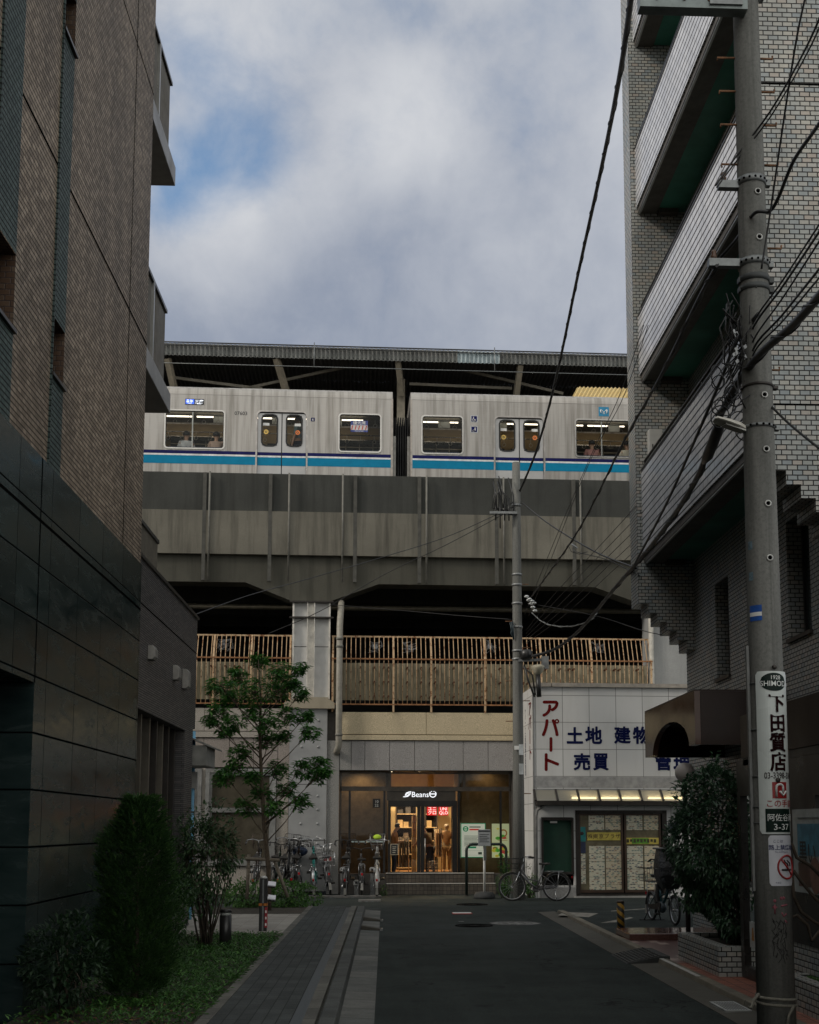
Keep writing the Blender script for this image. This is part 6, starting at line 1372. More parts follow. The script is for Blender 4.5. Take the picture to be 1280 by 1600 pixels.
for py in (862, 910): z = pz(py); o = onpole(z, .05, .075, plain('peeling_sticker', (0.13, 0.20, 0.24), .7, 0, .5, 30), 'peeled_sticker', -62, np_)
m = MB(); m.box(PX - rad(3.3) - .028, PX - rad(3.3) - .004, PY - .02, PY + .02, pz(1392), pz(1010)); m.build('cable_cover', plain('cover_grey', (0.16, 0.165, 0.16), .5), np_)
# graffiti tags low on the shaft
m = MB(); rn = random.Random(21)
def scrawl(ang, z, w, h, n, r_):
    p = []
    for k in range(n): p.append((ang + rn.uniform(-w, w), z + h * (1 - k / n) + rn.uniform(-.04, .04)))
    m.tube([(PX + r_ * math.sin(R(a)), PY - r_ * math.cos(R(a)), zz) for a, zz in p], .0035, 4)
for (a, w) in ((-16, 8), (-4, 9), (8, 8), (20, 7)): scrawl(a, pz(1500), w, .34, 24, .158)
m.build('graffiti', plain('black_marker', (0.015, 0.015, 0.015), .6), np_)
m = MB()
for (a, z, l) in ((8, pz(1402), 0), (16, pz(1402), 0), (-12, pz(1406), 0)): m.ball((PX + .157 * math.sin(R(a)), PY - .157 * math.cos(R(a)), z), .014, 8, 5, (1, .3, 1))
for pts in (((-20, 1416), (-6, 1416)), ((-13, 1412), (-13, 1426)), ((6, 1414), (28, 1412)), ((8, 1424), (14, 1430), (24, 1426)), ((18, 1436), (26, 1440))):
    m.tube([(PX + .1575 * math.sin(R(a)), PY - .1575 * math.cos(R(a)), pz(y)) for a, y in pts], .008, 5)
m.build('graffiti', plain('faded_red_spray', (0.24, 0.07, 0.09), .8), np_)
# rope round the foot
rp = thing('rope', 'old grey rope wound round the near pole and hanging to the planter', 'rope', (PX, PY, .3)); m = MB(); pts = []
for k in range(49): a = R(k * 15); pts.append((PX + (.165 + .006 * math.sin(k)) * math.cos(a), PY + (.165) * math.sin(a), pz(1551) - .10 * k / 48))
m.tube(pts, .013, 7); m.tube([(PX - .16, PY - .05, pz(1552)), (PX - .22, PY - .1, pz(1560)), (PX - .24, PY - .1, pz(1572)), (PX - .27, PY - .1, pz(1570))], .014, 6); m.tube([(PX + .1, PY - .15, pz(1568)), (PX + .05, PY - .17, pz(1582)), (PX + .02, PY - .17, pz(1610))], .012, 6); m.build('strand', plain('grey_rope', (0.19, 0.18, 0.15), .9, 0, .3, 60, .5), rp)
# long advertising plate on the pole
SW = plain('enamel_white', (0.58, 0.62, 0.60), .3, 0, .04, 4); DKG = plain('enamel_dark_green', (0.003, 0.014, 0.010), .5, spec=.2)
zt, zb = pz(1052), pz(1303); rs_ = rad(3) + .018
ad = thing('pole_sign', 'tall white plate with green oval and vertical lettering on the near pole', 'sign', (PX, PY, zb)); 
W0 = .325
def plate(za, zb_, w, ang, mat, name, parent, r_, corner=.03):
    m = MB(); n = 16; nz = 1
    pts = rrect(-w / 2, w / 2, za, zb_, corner, 4)
    # strips across the width keep the curve smooth
    xsN = [(-w / 2) + w * k / n for k in range(n + 1)]
    def zlim(x):
        e = w / 2 - abs(x)
        d = 0 if e >= corner else corner - math.sqrt(max(0, corner ** 2 - (corner - e) ** 2))
        return za + d, zb_ - d
    for k in range(n):
        for (ra, fl) in ((r_, 0),):
            x0, x1 = xsN[k], xsN[k + 1]; p = lambda x, z: (PX + ra * math.sin(R(ang) + x / ra), PY - ra * math.cos(R(ang) + x / ra), z)
            a0, b0 = zlim(x0); a1, b1 = zlim(x1); m.quad(p(x0, a0), p(x1, a1), p(x1, b1), p(x0, b0), smooth=True)
    return m.build(name, mat, parent)
plate(zb, zt, W0, 6, SW, 'plate', ad, rs_)
m = MB(); ze = (pz(1054.5) + pz(1083)) / 2; hw, hh = .125, (pz(1054.5) - pz(1083)) / 2 * .98; N = 28
for k in range(14):
    x0, x1 = -hw + 2 * hw * k / 14, -hw + 2 * hw * (k + 1) / 14; f = lambda x: hh * math.sqrt(max(0, 1 - (x / hw) ** 2)); r_ = rs_ + .003; p = lambda x, z: (PX + r_ * math.sin(R(6) + x / r_), PY - r_ * math.cos(R(6) + x / r_), z)
    m.quad(p(x0, ze - f(x0)), p(x1, ze - f(x1)), p(x1, ze + f(x1)), p(x0, ze + f(x0)))
ov = m.build('green_oval', DKG, ad)
m = MB(); wraptext(m, '1928', ze + .022, 9, .048, rs_ + .006, .004); wraptext(m, 'SHIMODA', ze - .035, 12, .064, rs_ + .006, .006, 1.0); m.build('oval_letters', plain('letter_white', (.7, .72, .7)), ov)
MAR = plain('maroon_black_letters', (0.016, 0.004, 0.005), .7, spec=.05)
m = MB()
# four big brush characters drawn with thick and thin strokes
for ch, y1 in (('下', 1111.5), ('田', 1142.5), ('質', 1172.5), ('店', 1202.5)):
    zz = pz(y1 + .5); wraptext(m, ch, zz, 12, .168, rs_ + .004, .030, .95)
m.build('brush_letters', MAR, ad)
m = MB(); wraptext(m, '03-3398-3341', pz(1217.5), 19, .074, rs_ + .004, .010, .74); m.build('phone_number', MAR, ad)
REDE = plain('enamel_red', (0.30, 0.018, 0.018), .35)
z0, z1 = pz(1248), pz(1223); m = MB(); r_ = rs_ + .003
for k in range(8):
    x0, x1 = -.07 + .14 * k / 8, -.07 + .14 * (k + 1) / 8; p = lambda x, z: (PX + r_ * math.sin(R(14) + x / r_), PY - r_ * math.cos(R(14) + x / r_), z); m.quad(p(x0, z0), p(x1, z0), p(x1, z1), p(x0, z1))
rq = m.build('red_square', REDE, ad)
m = MB(); r_ = rs_ + .006; zm = (z0 + z1) / 2
pp = lambda x, z: Vector((PX + r_ * math.sin(R(14) + x / r_), PY - r_ * math.cos(R(14) + x / r_), z))
arrow = [(-.038, zm - .055)] + [(-.006 + .032 * math.cos(R(a)), zm + .022 + .028 * math.sin(R(a))) for a in range(180, -1, -20)] + [(.026, zm - .015)]
m.tube([pp(*q) for q in arrow], .0105, 6); m.quad(pp(-.006, zm - .008), pp(.026, zm - .05), pp(.03, zm - .04), pp(.012, zm - .004)); m.tube([pp(-.008, zm - .008), pp(.026, zm - .045), pp(.058, zm - .008)], .009, 5); m.build('turn_arrow', plain('letter_white', (.7, .72, .7)), rq)
m = MB(); wraptext(m, 'この手前', pz(1260.5), 16, .068, rs_ + .004, .01, 1.0); m.build('red_letters', REDE, ad)
z0, z1 = pz(1300), pz(1264); m = MB(); r_ = rs_ + .003
for k in range(12):
    x0, x1 = -.115 + .245 * k / 12, -.115 + .245 * (k + 1) / 12; p = lambda x, z: (PX + r_ * math.sin(R(8) + x / r_), PY - r_ * math.cos(R(8) + x / r_), z); m.quad(p(x0, z0), p(x1, z0), p(x1, z1), p(x0, z1))
gp = m.build('address_field', DKG, ad)
m = MB(); wraptext(m, '阿佐谷南', pz(1282), 17, .066, rs_ + .006, .002, 1.0); wraptext(m, '3-37', pz(1296.5), 15, .072, rs_ + .006, .004, 1.15); m.build('address_letters', plain('letter_white', (.7, .72, .7)), gp)
m = MB()
for y in (1046, 1220): m.ball((PX + .02, PY - rs_ - .008, pz(y)), .022, 10, 6, (1, .5, 1))
m.build('sign_bolt', DKMETAL, ad)
m = MB(); 
for y in (1070, 1142, 1215, 1262, 1287): m.tubez((PX, PY, pz(y)), [(rs_ - .006, 0), (rs_ - .006, .012)], 20)
m.build('strap', GALV, ad)
# no-smoking plate
zt, zb = pz(1305), pz(1383); ns = thing('no_smoking_sign', 'white no smoking plate with red ring, lower sign on the near pole', 'sign', (PX, PY, zb)); r2 = rad(2) + .012
plate(zb, zt, .25, 18, plain('plate_lilac_white', (0.62, 0.63, 0.68), .4, 0, .04), 'plate', ns, r2, .025)
m = MB(); wraptext(m, 'ここは', pz(1316), 2, .030, r2 + .003, .004); wraptext(m, '路上禁煙地区', pz(1327), 24, .048, r2 + .003, .012); wraptext(m, 'No smoking area', pz(1331.5), 14, .018, r2 + .003, .002); wraptext(m, '杉並区', pz(1379), 0, .016, r2 + .003, .002); m.build('letters', plain('navy_print', (0.02, 0.025, 0.11)), ns)
m = MB(); zc = pz(1354); r_ = r2 + .004; pp = lambda x, z: Vector((PX + r_ * math.sin(R(30) + x / r_), PY - r_ * math.cos(R(30) + x / r_), z))
m.tube([pp(.088 * math.cos(R(a)), zc + .096 * math.sin(R(a))) for a in range(0, 360, 12)], .0085, 6, closed=True); m.tube([pp(-.06, zc + .066), pp(0, zc), pp(.06, zc - .066)], .008, 6); m.build('prohibition_ring', REDE, ns)
m = MB(); m.tube([pp(-.055, zc - .022), pp(0, zc - .022), pp(.05, zc - .022)], .0085, 5); m.tube([pp(-.03, zc + .062), pp(-.02, zc + .04), pp(.0, zc + .03), pp(.012, zc + .008)], .006, 4); m.tube([pp(.0, zc + .06), pp(.015, zc + .045), pp(.035, zc + .035), pp(.04, zc + .008)], .006, 4); m.build('cigarette', BLACKP, ns)
# lamp on the pole
zl = pz(668); sl_ = thing('street_lamp', 'small white street lamp head on a bracket on the near pole', 'street lamp', (PX - .15, PY, zl))
xa, za = onY(1112, 660, PY - .05); xb, zb = onY(1162, 675, PY - .02)
m = MB(); A_, B_ = Vector((xa, PY - .12, za)), Vector((xb, PY - .05, zb + .01)); t_ = (B_ - A_).normalized(); nrm = Vector((0, 1, 0)); up_ = t_.cross(nrm)
up_ = up_ if up_.z > 0 else -up_
i0 = len(m.v); ringN = 7
prof = [(0.0, .045, .018), (.08, .075, .035), (.45, .085, .045), (.8, .07, .05), (1.0, .04, .04)]
sec = []
for (k, w_, h_) in prof:
    c_ = A_ + (B_ - A_) * k; sec.append([c_ + nrm * w_ * math.cos(a) + up_ * (h_ * math.sin(a) if math.sin(a) > 0 else .3 * h_ * math.sin(a)) for a in [2 * math.pi * j / 12 for j in range(12)]])
for a, b_ in zip(sec[:-1], sec[1:]):
    for j in range(12): m.quad(a[j], a[(j + 1) % 12], b_[(j + 1) % 12], b_[j], smooth=True)
m.quad(*sec[0]); m.quad(*sec[-1]); hd = m.build('lamp_head', plain('lamp_shell', (0.55, 0.53, 0.47), .4), sl_)
m = MB(); m.bar(A_ + t_ * .1 - up_ * .018, A_ + t_ * .3 - up_ * .02, .09, .012); m.build('lens', plain('lens_grey', (0.45, 0.45, 0.42), .15), hd)
m = MB(); m.tube([B_, B_ + Vector((.03, .03, 0)), (PX - rad(5.6) + .01, PY - .02, zl - .01)], .022, 8); m.build('bracket', GALV, sl_)
# ---- far pole
QX, QY = onG(812, 1398)[0], 29.6
QX = onY(811.5, 1390, QY)[0]
fp = thing('utility_pole', 'slim far concrete utility pole standing before the white estate agent shop', 'utility pole', (QX, QY, 0))
def qz(py): return onY(808, py, QY)[1]
QT = qz(723); qr = lambda z: .15 - .0048 * z
m = MB(); m.tubez((QX, QY, 0), [(qr(z), z) for z in (-.1, 3, 6, 9)] + [(qr(QT), QT)], 20); m.build('shaft', pole_conc('pole_concrete_far'), fp)
for py in (790, 898, 914, 943, 980, 1017, 1030):
    m = MB(); z = qz(py); m.tubez((QX, QY, z - .03), [(qr(z) + .004, 0), (qr(z) + .018, .005), (qr(z) + .018, .05), (qr(z) + .004, .055)], 16)
    m.build('clamp_band', plain('aged_zinc', (0.28, 0.29, 0.29), .5, .6), fp)
m = MB()
for k, py in enumerate((913, 971, 1012, 1064, 1095, 1127, 1240)):
    z = qz(py); s_ = -1 if k % 2 else 1; m.tube([(QX, QY, z), (QX + s_ * .3, QY, z)], .011, 5)
m.build('step_bolt', RUST, fp)
m = MB()
for py in (1172, 1202): z = qz(py); m.box(QX + .0, QX + .11, QY - qr(1) - .012, QY - qr(1) - .0, z - .13, z + .13)
m.build('id_plate', plain('plate_zinc', (0.50, 0.53, 0.54), .5), fp)
m = MB(); m.box(QX - .11, QX + .0, QY - qr(1) - .016, QY - qr(1), qz(1172), qz(1166)); m.build('white_tag', WHITEP, fp)
m = MB(); z = qz(1033); xe = onY(856, 1046, QY)[0]
m.bar((QX, QY - .12, z), (xe, QY - .12, z + .03), .05, .06); m.box(xe - .17, xe, QY - .2, QY - .05, z - .2, z + .1); m.build('service_bracket', plain('aged_zinc', (0.28, 0.29, 0.29)), fp)
m = MB(); xq = onY(840, 1062, QY)[0]; m.tubez((xq, QY - .12, z - .36), [(.05, 0), (.10, .06), (.16, .16), (.17, .22), (.12, .25)], 14); m.build('service_lamp', plain('cream_lamp', (0.42, 0.39, 0.30), .5), fp)
m = MB(); m.tubez((QX + .20, QY - .18, qz(1032)), [(.10, 0), (.15, .03), (.15, .2), (.1, .24)], 14); m.build('cable_drum', BLACKP, fp)
m = MB(); m.tube([(xq, QY - .12, z - .35), (xq + .02, QY - .12, z - .9)], .06, 8); m.tube([(QX + .15, QY - .1, z - .1), (QX + .25, QY - .1, z - .5), (QX + .4, QY - .1, z - .9)], .025, 6); m.tube([(QX + .12, QY - .1, z - .15), (QX + .35, QY - .1, z - .35), (QX + .42, QY - .1, z - .85)], .02, 6); m.build('down_cable', BLACKP, fp)
# bushel of jumper loops at the pole top and white insulators
m = MB(); rn = random.Random(4); xj, zj = onY(780, 790, QY)
for k in range(7):
    x0 = xj + rn.uniform(-.2, .25); m.tube([(x0, QY - .15, zj + rn.uniform(.3, .75)), (x0 + rn.uniform(-.2, .2), QY - .2, zj + .2), (x0 + rn.uniform(-.15, .2), QY - .15, zj - .1), (QX - .1, QY - .12, zj - .2 + rn.uniform(-.1, .3))], .016, 6)
for k in range(4): x0 = xj - .1 + k * .11; m.tube([(x0, QY - .15, zj + .15), (x0, QY - .15, zj - .42 - .2 * (k == 1))], .018, 6)
m.build('jumper_cable', BLACKP, fp)
m = MB(); m.box(xj - .25, QX, QY - .18, QY - .12, zj - .25, zj - .19); m.build('spreader_arm', plain('aged_zinc', (0.28, 0.29, 0.29)), fp)
INS = plain('white_porcelain', (0.62, 0.64, 0.64), .25)
m = MB()
for k in range(5): p = onY(822 + k * 3.2, 934 + k * 5.5, QY); m.ball((p[0], QY - .15, p[1]), .062, 10, 6, (1, 1, .55))
for k in range(3): p = onY(826 + k * 3.5, 939 + k * 3, QY); m.ball((p[0], QY - .25, p[1]), .055, 10, 6, (1, 1, .55))
m.build('insulator', INS, fp)
m = MB(); p = onY(798, 985, QY)
for k in range(5): m.tube([(QX - .12, QY - .1, p[1] + .2), (p[0] + rn.uniform(-.08, .08), QY - .15, p[1] + rn.uniform(-.15, .2)), (QX - .1, QY - .12, p[1] - .25)], .014, 5)
m.build('blue_jumper', plain('blue_black_cable', (0.03, 0.05, 0.06), .5), fp)
# ================================================================== overhead cables, each its own thing
CABM = plain('black_cable', (0.014, 0.014, 0.015), .5, 0, .2, 5); CABG = plain('grey_messenger_wire', (0.16, 0.17, 0.17), .45, .5)
def cable(label, pts, r, mat=CABM, group=None, wrap=0, sag=0):
    """pts: world points along the cable; smoothed by a spline"""
    P = [Vector(p) for p in pts]; out = []
    if len(P) == 2:
        n = 24
        for k in range(n + 1):
            t = k / n; q = P[0].lerp(P[1], t); q.z -= sag * 4 * t * (1 - t); out.append(q)
    else:
        Q = [P[0] * 2 - P[1]] + P + [P[-1] * 2 - P[-2]]
        for i in range(1, len(Q) - 2):
            for k in range(10):
                t = k / 10; a, b_, c, d = Q[i - 1], Q[i], Q[i + 1], Q[i + 2]
                out.append(.5 * ((2 * b_) + (-a + c) * t + (2 * a - 5 * b_ + 4 * c - d) * t * t + (-a + 3 * b_ - 3 * c + d) * t ** 3))
        out.append(P[-1])
    m = MB(); m.tube(out, r, 7)
    if wrap:
        L = 0; m2 = []
        acc = []
        for a, b_ in zip(out[:-1], out[1:]):
            n = max(1, int((b_ - a).length / .12))
            for k in range(n): acc.append(a.lerp(b_, k / n))
        hel = []
        for k, q in enumerate(acc):
            t = (acc[min(k + 1, len(acc) - 1)] - acc[max(k - 1, 0)]).normalized(); x = t.orthogonal().normalized(); y = t.cross(x); a = k * .75; hel.append(q + (x * math.cos(a) + y * math.sin(a)) * (r + wrap))
        m.tube(hel, wrap, 4)
    o = m.build('overhead_cable', mat, None, loc=P[0]); tag(o, label, 'cable', group or 'overhead cables'); return o
def W3(px, py, Y): x, z = onY(px, py, Y); return (x, Y, z)
QJ = W3(806, 770, QY)
cable('thick black cable crossing the sky down to the far pole top', [W3(990, -30, 9.0), W3(968, 120, 11.5), W3(940, 262, 14.8), W3(903, 430, 19), W3(868, 595, 24), W3(838, 705, 27.6), W3(812, 768, QY)], .026, wrap=.004)
cable('black twisted cable from the near pole arm to the far pole insulators', [W3(1120, 415, 10.3), W3(1090, 470, 11.2), W3(1030, 592, 13.6), W3(975, 690, 17), W3(900, 835, 22.5), W3(830, 933, QY)], .016, wrap=.006)
cable('heavy black cable bundle sagging past the near pole to the far pole drum', [W3(1300, 440, 7.6), W3(1240, 507, 8.8), W3(1180, 562, 10.05), W3(1130, 640, 11.4), W3(1085, 755, 14), W3(1020, 850, 18), W3(960, 920, 22.5), W3(905, 985, 26.5), W3(865, 1015, 28.6), W3(825, 1027, QY - .15)], .034, wrap=.007)
cable('second black telephone cable hanging just above the heavy bundle beyond the near pole', [W3(1185, 490, 10.05), W3(1150, 535, 10.9), W3(1128, 590, 11.6), W3(1085, 690, 13.5), W3(1040, 790, 16.5), W3(990, 885, 20)], .018)
cable('black cable from the upper right wrapping to the middle clamps of the near pole', [W3(1300, 165, 8.2), W3(1272, 205, 8.8), W3(1240, 252, 9.4), W3(1216, 310, 9.95), W3(1202, 330, 10.1), W3(1178, 334, 10.15), W3(1150, 375, 10.8), W3(1110, 420, 11.3)], .016)
cable('thin black drop wire from top right running behind the brick gable joint', [W3(1300, -20, 8), W3(1262, 70, 8.8), W3(1205, 172, 10), W3(1150, 245, 10.3), W3(1118, 290, 10.3)], .009)
cable('thin black wire beside the drop wire, slightly lower', [W3(1302, -8, 8), W3(1264, 78, 8.8), W3(1207, 178, 10), W3(1152, 250, 10.3), W3(1120, 293, 10.3)], .007)
cable('thin steep black wire running down beside the near pole', [W3(1262, -20, 9), W3(1245, 60, 9.2), W3(1226, 180, 9.6), W3(1204, 330, 10), W3(1190, 420, 10.1)], .009)
cable('black service wire low on the right, from the near pole down to the brick wall', [W3(1203, 633, 10.3), W3(1240, 668, 9.8), W3(1300, 716, 9.2)], .011)
for i, (ya, yb) in enumerate(((340, 470), (352, 478), (366, 498), (415, 512), (430, 520))):
    lab = ('uppermost', 'second', 'middle', 'fourth', 'lowest')[i]
    cable('%s of five cables fanning from the near pole to the right edge' % lab, [W3(1300, ya - 20, 8), W3(1258, ya - 20 + (yb + 42 - ya) * .36 + 3, 8.8), W3(1220, ya - 20 + (yb + 42 - ya) * .69 + 4, 9.6), W3(1184, yb + 22, 10.05), W3(1165, yb + 60, 10.6), W3(1135, 590 + i * 8, 11.4)], .008 + .002 * (i % 2))
cable('bright twisted messenger loop hanging right of the far pole insulators', [W3(831, 957, QY - .15), W3(845, 970, QY - .3), W3(862, 977, QY - .6), W3(885, 979, QY - 1.0), W3(905, 976, QY - 1.6), W3(926, 967, QY - 2.4), W3(934, 955, QY - 2.5)], .012, CABG, wrap=.006)
for i, (x1, y1, x2, y2) in enumerate(((966, 623, 820, 960), (973, 623, 826, 962))):
    cable('%s of the two fine wires falling past the train emblem to the far pole' % ('left', 'right')[i], [W3(x1 + 40, y1 - 115, 18), W3(x1, y1, 20), W3(920, 720 + 5 * i, 22), W3(x2 + 30, y2 - 75, 27), W3(x2, y2, QY)], .006)
for i in range(5):
    cable('%s of five fine wires from the brick building to the far pole' % ('highest', 'second', 'third', 'fourth', 'lowest')[i], [W3(995 + 8 * i, 790 + 10 * i, 20.1), W3(940 + 6 * i, 850 + 9 * i, 22.5), W3(865 + 4 * i, 930 + 8 * i, 26.5), W3(822, 985 + 5 * i, QY)], .006)
cable('black guy wire from the far pole top down right to the brick end wall', [W3(815, 785, QY), W3(860, 820, 27), W3(930, 862, 23), W3(994, 888, 20.1)], .016)
cable('dark wire from the far pole sagging across the girder to the charcoal building', [W3(785, 800, QY), W3(700, 838, 28.5), W3(600, 870, 27), W3(480, 905, 25), W3(390, 930, 23), W3(300, 962, YA)], .009)
cable('lower service wire from the far pole sagging left past the steel column', [W3(788, 803, QY), W3(700, 850, 29), W3(600, 898, 29.2), W3(500, 955, 29.4), W3(420, 990, 29.6)], .009)
cable('slack wire along the dark deck opening between far pole and steel column', [W3(800, 968, QY), W3(720, 962, QY + .8), W3(640, 955, QY + 1.6), W3(520, 945, QY + 2.4)], .007)
cable('thin wire from the brick end wall to the hanging wire loop', [W3(1000, 900, 20.1), W3(950, 875, 22), W3(900, 862, 25), W3(895, 855, 25.4)], .008)
cable('thin wire crossing the dark opening right of the far pole towards the corbel', [W3(1034, 992, 20.1), W3(1000, 984, 21), W3(930, 962, 25), W3(840, 945, QY)], .007)
# tangle of splices beside the near pole
tg = thing('cable_tangle', 'tangle of looped splice wires and shiny clips beside the near pole shaft', 'cable tangle', (PX - .25, PY, pz(560))); m = MB(); rn = random.Random(17); CLIP = plain('shiny_clip', (0.28, 0.29, 0.30), .4, .4)
for k in range(22):
    x, y = rn.uniform(1138, 1172), rn.uniform(500, 600); p = []
    for j in range(5): p.append(W3(x + rn.uniform(-16, 16), y + 26 * (j - 2) * rn.uniform(.6, 1.2), PY - .05 + rn.uniform(-.15, .25)))
    m.tube(p, .0065, 5)
for k in range(10):
    p = W3(rn.uniform(1120, 1175), rn.uniform(580, 690), PY + .35); c_ = Vector(p); m.torus(c_, (rn.uniform(-1, 1), 1, rn.uniform(-.4, .4)), rn.uniform(.05, .12), .006, 14, 4)
for k in range(9):
    mw = MB(); mw.obox(W3(rn.uniform(1146, 1168), rn.uniform(515, 585), PY - .12), (.012, 0, .01), (0, .008, 0), (-.006, 0, .014)); mw.build('clip', CLIP, tg)
m.build('loop', CABM, tg)
sp_ = thing('cable_splice', 'long black splice case hanging under the heavy cable left of the lamp', 'splice case', W3(1115, 700, 12.2)); m = MB(); m.tube([W3(1128, 655, 11.7), W3(1122, 672, 11.9), W3(1106, 712, 12.6), W3(1100, 722, 12.8)], [.03, .06, .06, .03], 10); m.build('case', BLACKP, sp_)
# small loops with a white splice on the twisted cable
lp = thing('splice_loop', 'small wire loop with a white splice on the twisted cable before the girder', 'splice loop', W3(895, 850, 23)); m = MB(); m.tube([W3(888, 852, 23), W3(893, 862, 23), W3(905, 866, 23), W3(918, 862, 23)], .007, 5); m.build('loop', CABM, lp); m = MB(); m.tube([W3(893, 850, 23), W3(902, 857, 23)], .02, 6); m.build('splice', INS, lp)
# ================================================================== bicycles
TYRE = plain('tyre_rubber', (0.018, 0.018, 0.018), .8); RIM = plain('bright_rim', (0.34, 0.35, 0.36), .35, .8); SADB = plain('black_saddle', (0.018, 0.017, 0.016), .5)
REFL = plain('red_reflector', (0.45, 0.015, 0.02), .2); MUDW = plain('pale_mudguard_tip', (0.42, 0.41, 0.38), .5); HANDC = plain('chrome_bar', (0.36, 0.37, 0.38), .28, .9)
def bicycle(name, label, loc, heading, pitch=0, roll=0, frame=(0.03, 0.03, 0.035), R_=.335, basket=None, rear_basket=None, guard=BLACKP, group='bicycles parked in front of the station', bars=HANDC, wb=.54, sad=.86, barz=1.02, cap=False, cover=False, stand=True, steer=0):
    fm = plain('bike_paint_%02d%02d%02d' % tuple(int(c * 99) for c in frame), frame, .3, .2)
    t = thing(name, label, 'bicycle', loc, group); t.rotation_euler = (roll, pitch, heading)
    Bd = lambda m, n, mt, p=t: m.build(n, mt, p, local=True)
    for s_ in (1, -1):
        c = (s_ * wb, 0, R_); m = MB(); m.torus(c, (0, 1, 0), R_ - .020, .024, 36, 7); wh = Bd(m, 'wheel', TYRE)
        m = MB(); m.torus(c, (0, 1, 0), R_ - .042, .010, 32, 5); Bd(m, 'rim', RIM, wh)
        m = MB()
        for k in range(18):
            a = 2 * math.pi * k / 18; m.tube([(c[0] + .02 * math.cos(a + .5), .02 * (1 if k % 2 else -1), c[2] + .02 * math.sin(a + .5)), (c[0] + (R_ - .045) * math.cos(a), 0, c[2] + (R_ - .045) * math.sin(a))], .0022, 3, caps=False)
        m.tube([(c[0], -.05, c[2]), (c[0], .05, c[2])], .022, 8); Bd(m, 'spokes', RIM, wh)
        a0, a1 = ((20, 165) if s_ > 0 else (-5, 178)); m = MB(); pts = [(c[0] + (R_ + .022) * math.cos(R(a)), 0, c[2] + (R_ + .022) * math.sin(R(a))) for a in range(a0, a1 + 1, 12)]
        for p, q in zip(pts[:-1], pts[1:]):
            for ya, yb, dz in ((-.03, 0, -.012), (0, .03, -.012)):
                m.quad((p[0], ya, p[2] + (0 if ya == 0 else dz)), (p[0], yb, p[2] + (0 if yb == 0 else dz)), (q[0], yb, q[2] + (0 if yb == 0 else dz)), (q[0], ya, q[2] + (0 if ya == 0 else dz)), smooth=True)
        Bd(m, 'mudguard', HANDC if guard is None else guard)
    bb = (-.06, 0, .29); st = (-.22, 0, sad - .1); hd0 = (wb - .20, 0, .60); hd1 = (wb - .26, 0, .86)
    m = MB(); m.tube([hd0, hd1], .026, 8); m.tube([(hd0[0] - .01, 0, .66), (.12, 0, .42), (bb[0], 0, bb[2])], .027, 8); m.tube([(hd0[0] - .03, 0, .74), (.16, 0, .52), (-.12, 0, .46)], .016, 8); m.tube([bb, st], .018, 8)
    for y in (-.055, .055): m.tube([bb, (-wb, y, R_)], .010, 6); m.tube([(-.17, 0, .62), (-wb, y, R_)], .009, 6)
    Bd(m, 'frame', fm)
    m = MB(); m.tube([hd0, (wb - .17, 0, .54)], .02, 8)
    for y in (-.05, .05): m.tube([(wb - .17, y * .8, .68 if R_ > .3 else .6), (wb - .10, y, .5), (wb, y, R_)], .011, 6)
    m.tube([(wb - .17, -.045, .68 if R_ > .3 else .6), (wb - .17, .045, .68 if R_ > .3 else .6)], .014, 6); Bd(m, 'fork', HANDC)
    ce, se = math.cos(steer), math.sin(steer); hx = wb - .28
    rot = lambda p: (hx + (p[0] - hx) * ce - p[1] * se, (p[0] - hx) * se + p[1] * ce, p[2])
    m = MB(); m.tube([hd1, (hx, 0, barz)], .012, 6); m.tube([rot(q) for q in ((hx - .20, -.28, barz + .02), (hx - .10, -.27, barz + .05), (hx + .03, -.14, barz + .03), (hx + .02, 0, barz), (hx + .03, .14, barz + .03), (hx - .10, .27, barz + .05), (hx - .20, .28, barz + .02))], .011, 7); hb = Bd(m, 'handlebar', bars)
    for y in (-.28, .28):
        m = MB(); m.tube([rot((hx - .24, y, barz + .01)), rot((hx - .12, y * .98, barz + .045))], .017, 7); Bd(m, 'grip', SADB, hb)
        m = MB(); m.tube([rot((hx - .06, y * .9, barz + .02)), rot((hx - .16, y * .96, barz - .01))], .006, 4); Bd(m, 'brake_lever', HANDC, hb)
    m = MB(); m.tube([rot((hx, .1, barz + .03)), rot((hx + .12, .05, barz - .05)), (wb - .2, .02, .7)], .004, 4); Bd(m, 'brake_cable', SADB, hb)
    m = MB(); m.tube([st, (st[0] - .015, 0, sad - .03)], .012, 6); Bd(m, 'seat_post', HANDC)
    m = MB(); o = [(.13, .02), (.10, .035), (0, .05), (-.08, .10), (-.13, .09), (-.14, 0)]; pts = o + [(x, -y) for x, y in reversed(o)]; m.prism([(st[0] - .02 + x, y) for x, y in pts], 2, sad - .03, sad + .02); s = m.build('saddle', SADB, t, local=True, bevel=.015)
    m = MB(); m.torus((bb[0], -.05, bb[2]), (0, 1, 0), .075, .008, 18, 5); m.tube([(bb[0], -.07, bb[2]), (bb[0] + .10, -.08, bb[2] - .13)], .010, 5); m.tube([(bb[0], .07, bb[2]), (bb[0] - .10, .08, bb[2] + .13)], .010, 5); m.box(bb[0] + .06, bb[0] + .14, -.17, -.08, bb[2] - .145, bb[2] - .115); m.box(bb[0] - .14, bb[0] - .06, .08, .17, bb[2] + .115, bb[2] + .145); Bd(m, 'crank', DKMETAL)
    m = MB(); m.prism([(bb[0] + .10, bb[2] + .06), (bb[0] + .10, bb[2] - .06), (-wb, R_ - .04), (-wb - .03, R_ + .03)], 1, -.07, -.055); Bd(m, 'chain_guard', fm if R_ > .3 else DKMETAL)
    m = MB()
    for y in (-.07, .07): m.tube([(-.25, y * .6, .70), (-wb - .16, y, .70)], .006, 5); m.tube([(-wb - .02, y, R_), (-wb - .05, y, .70)], .006, 5)
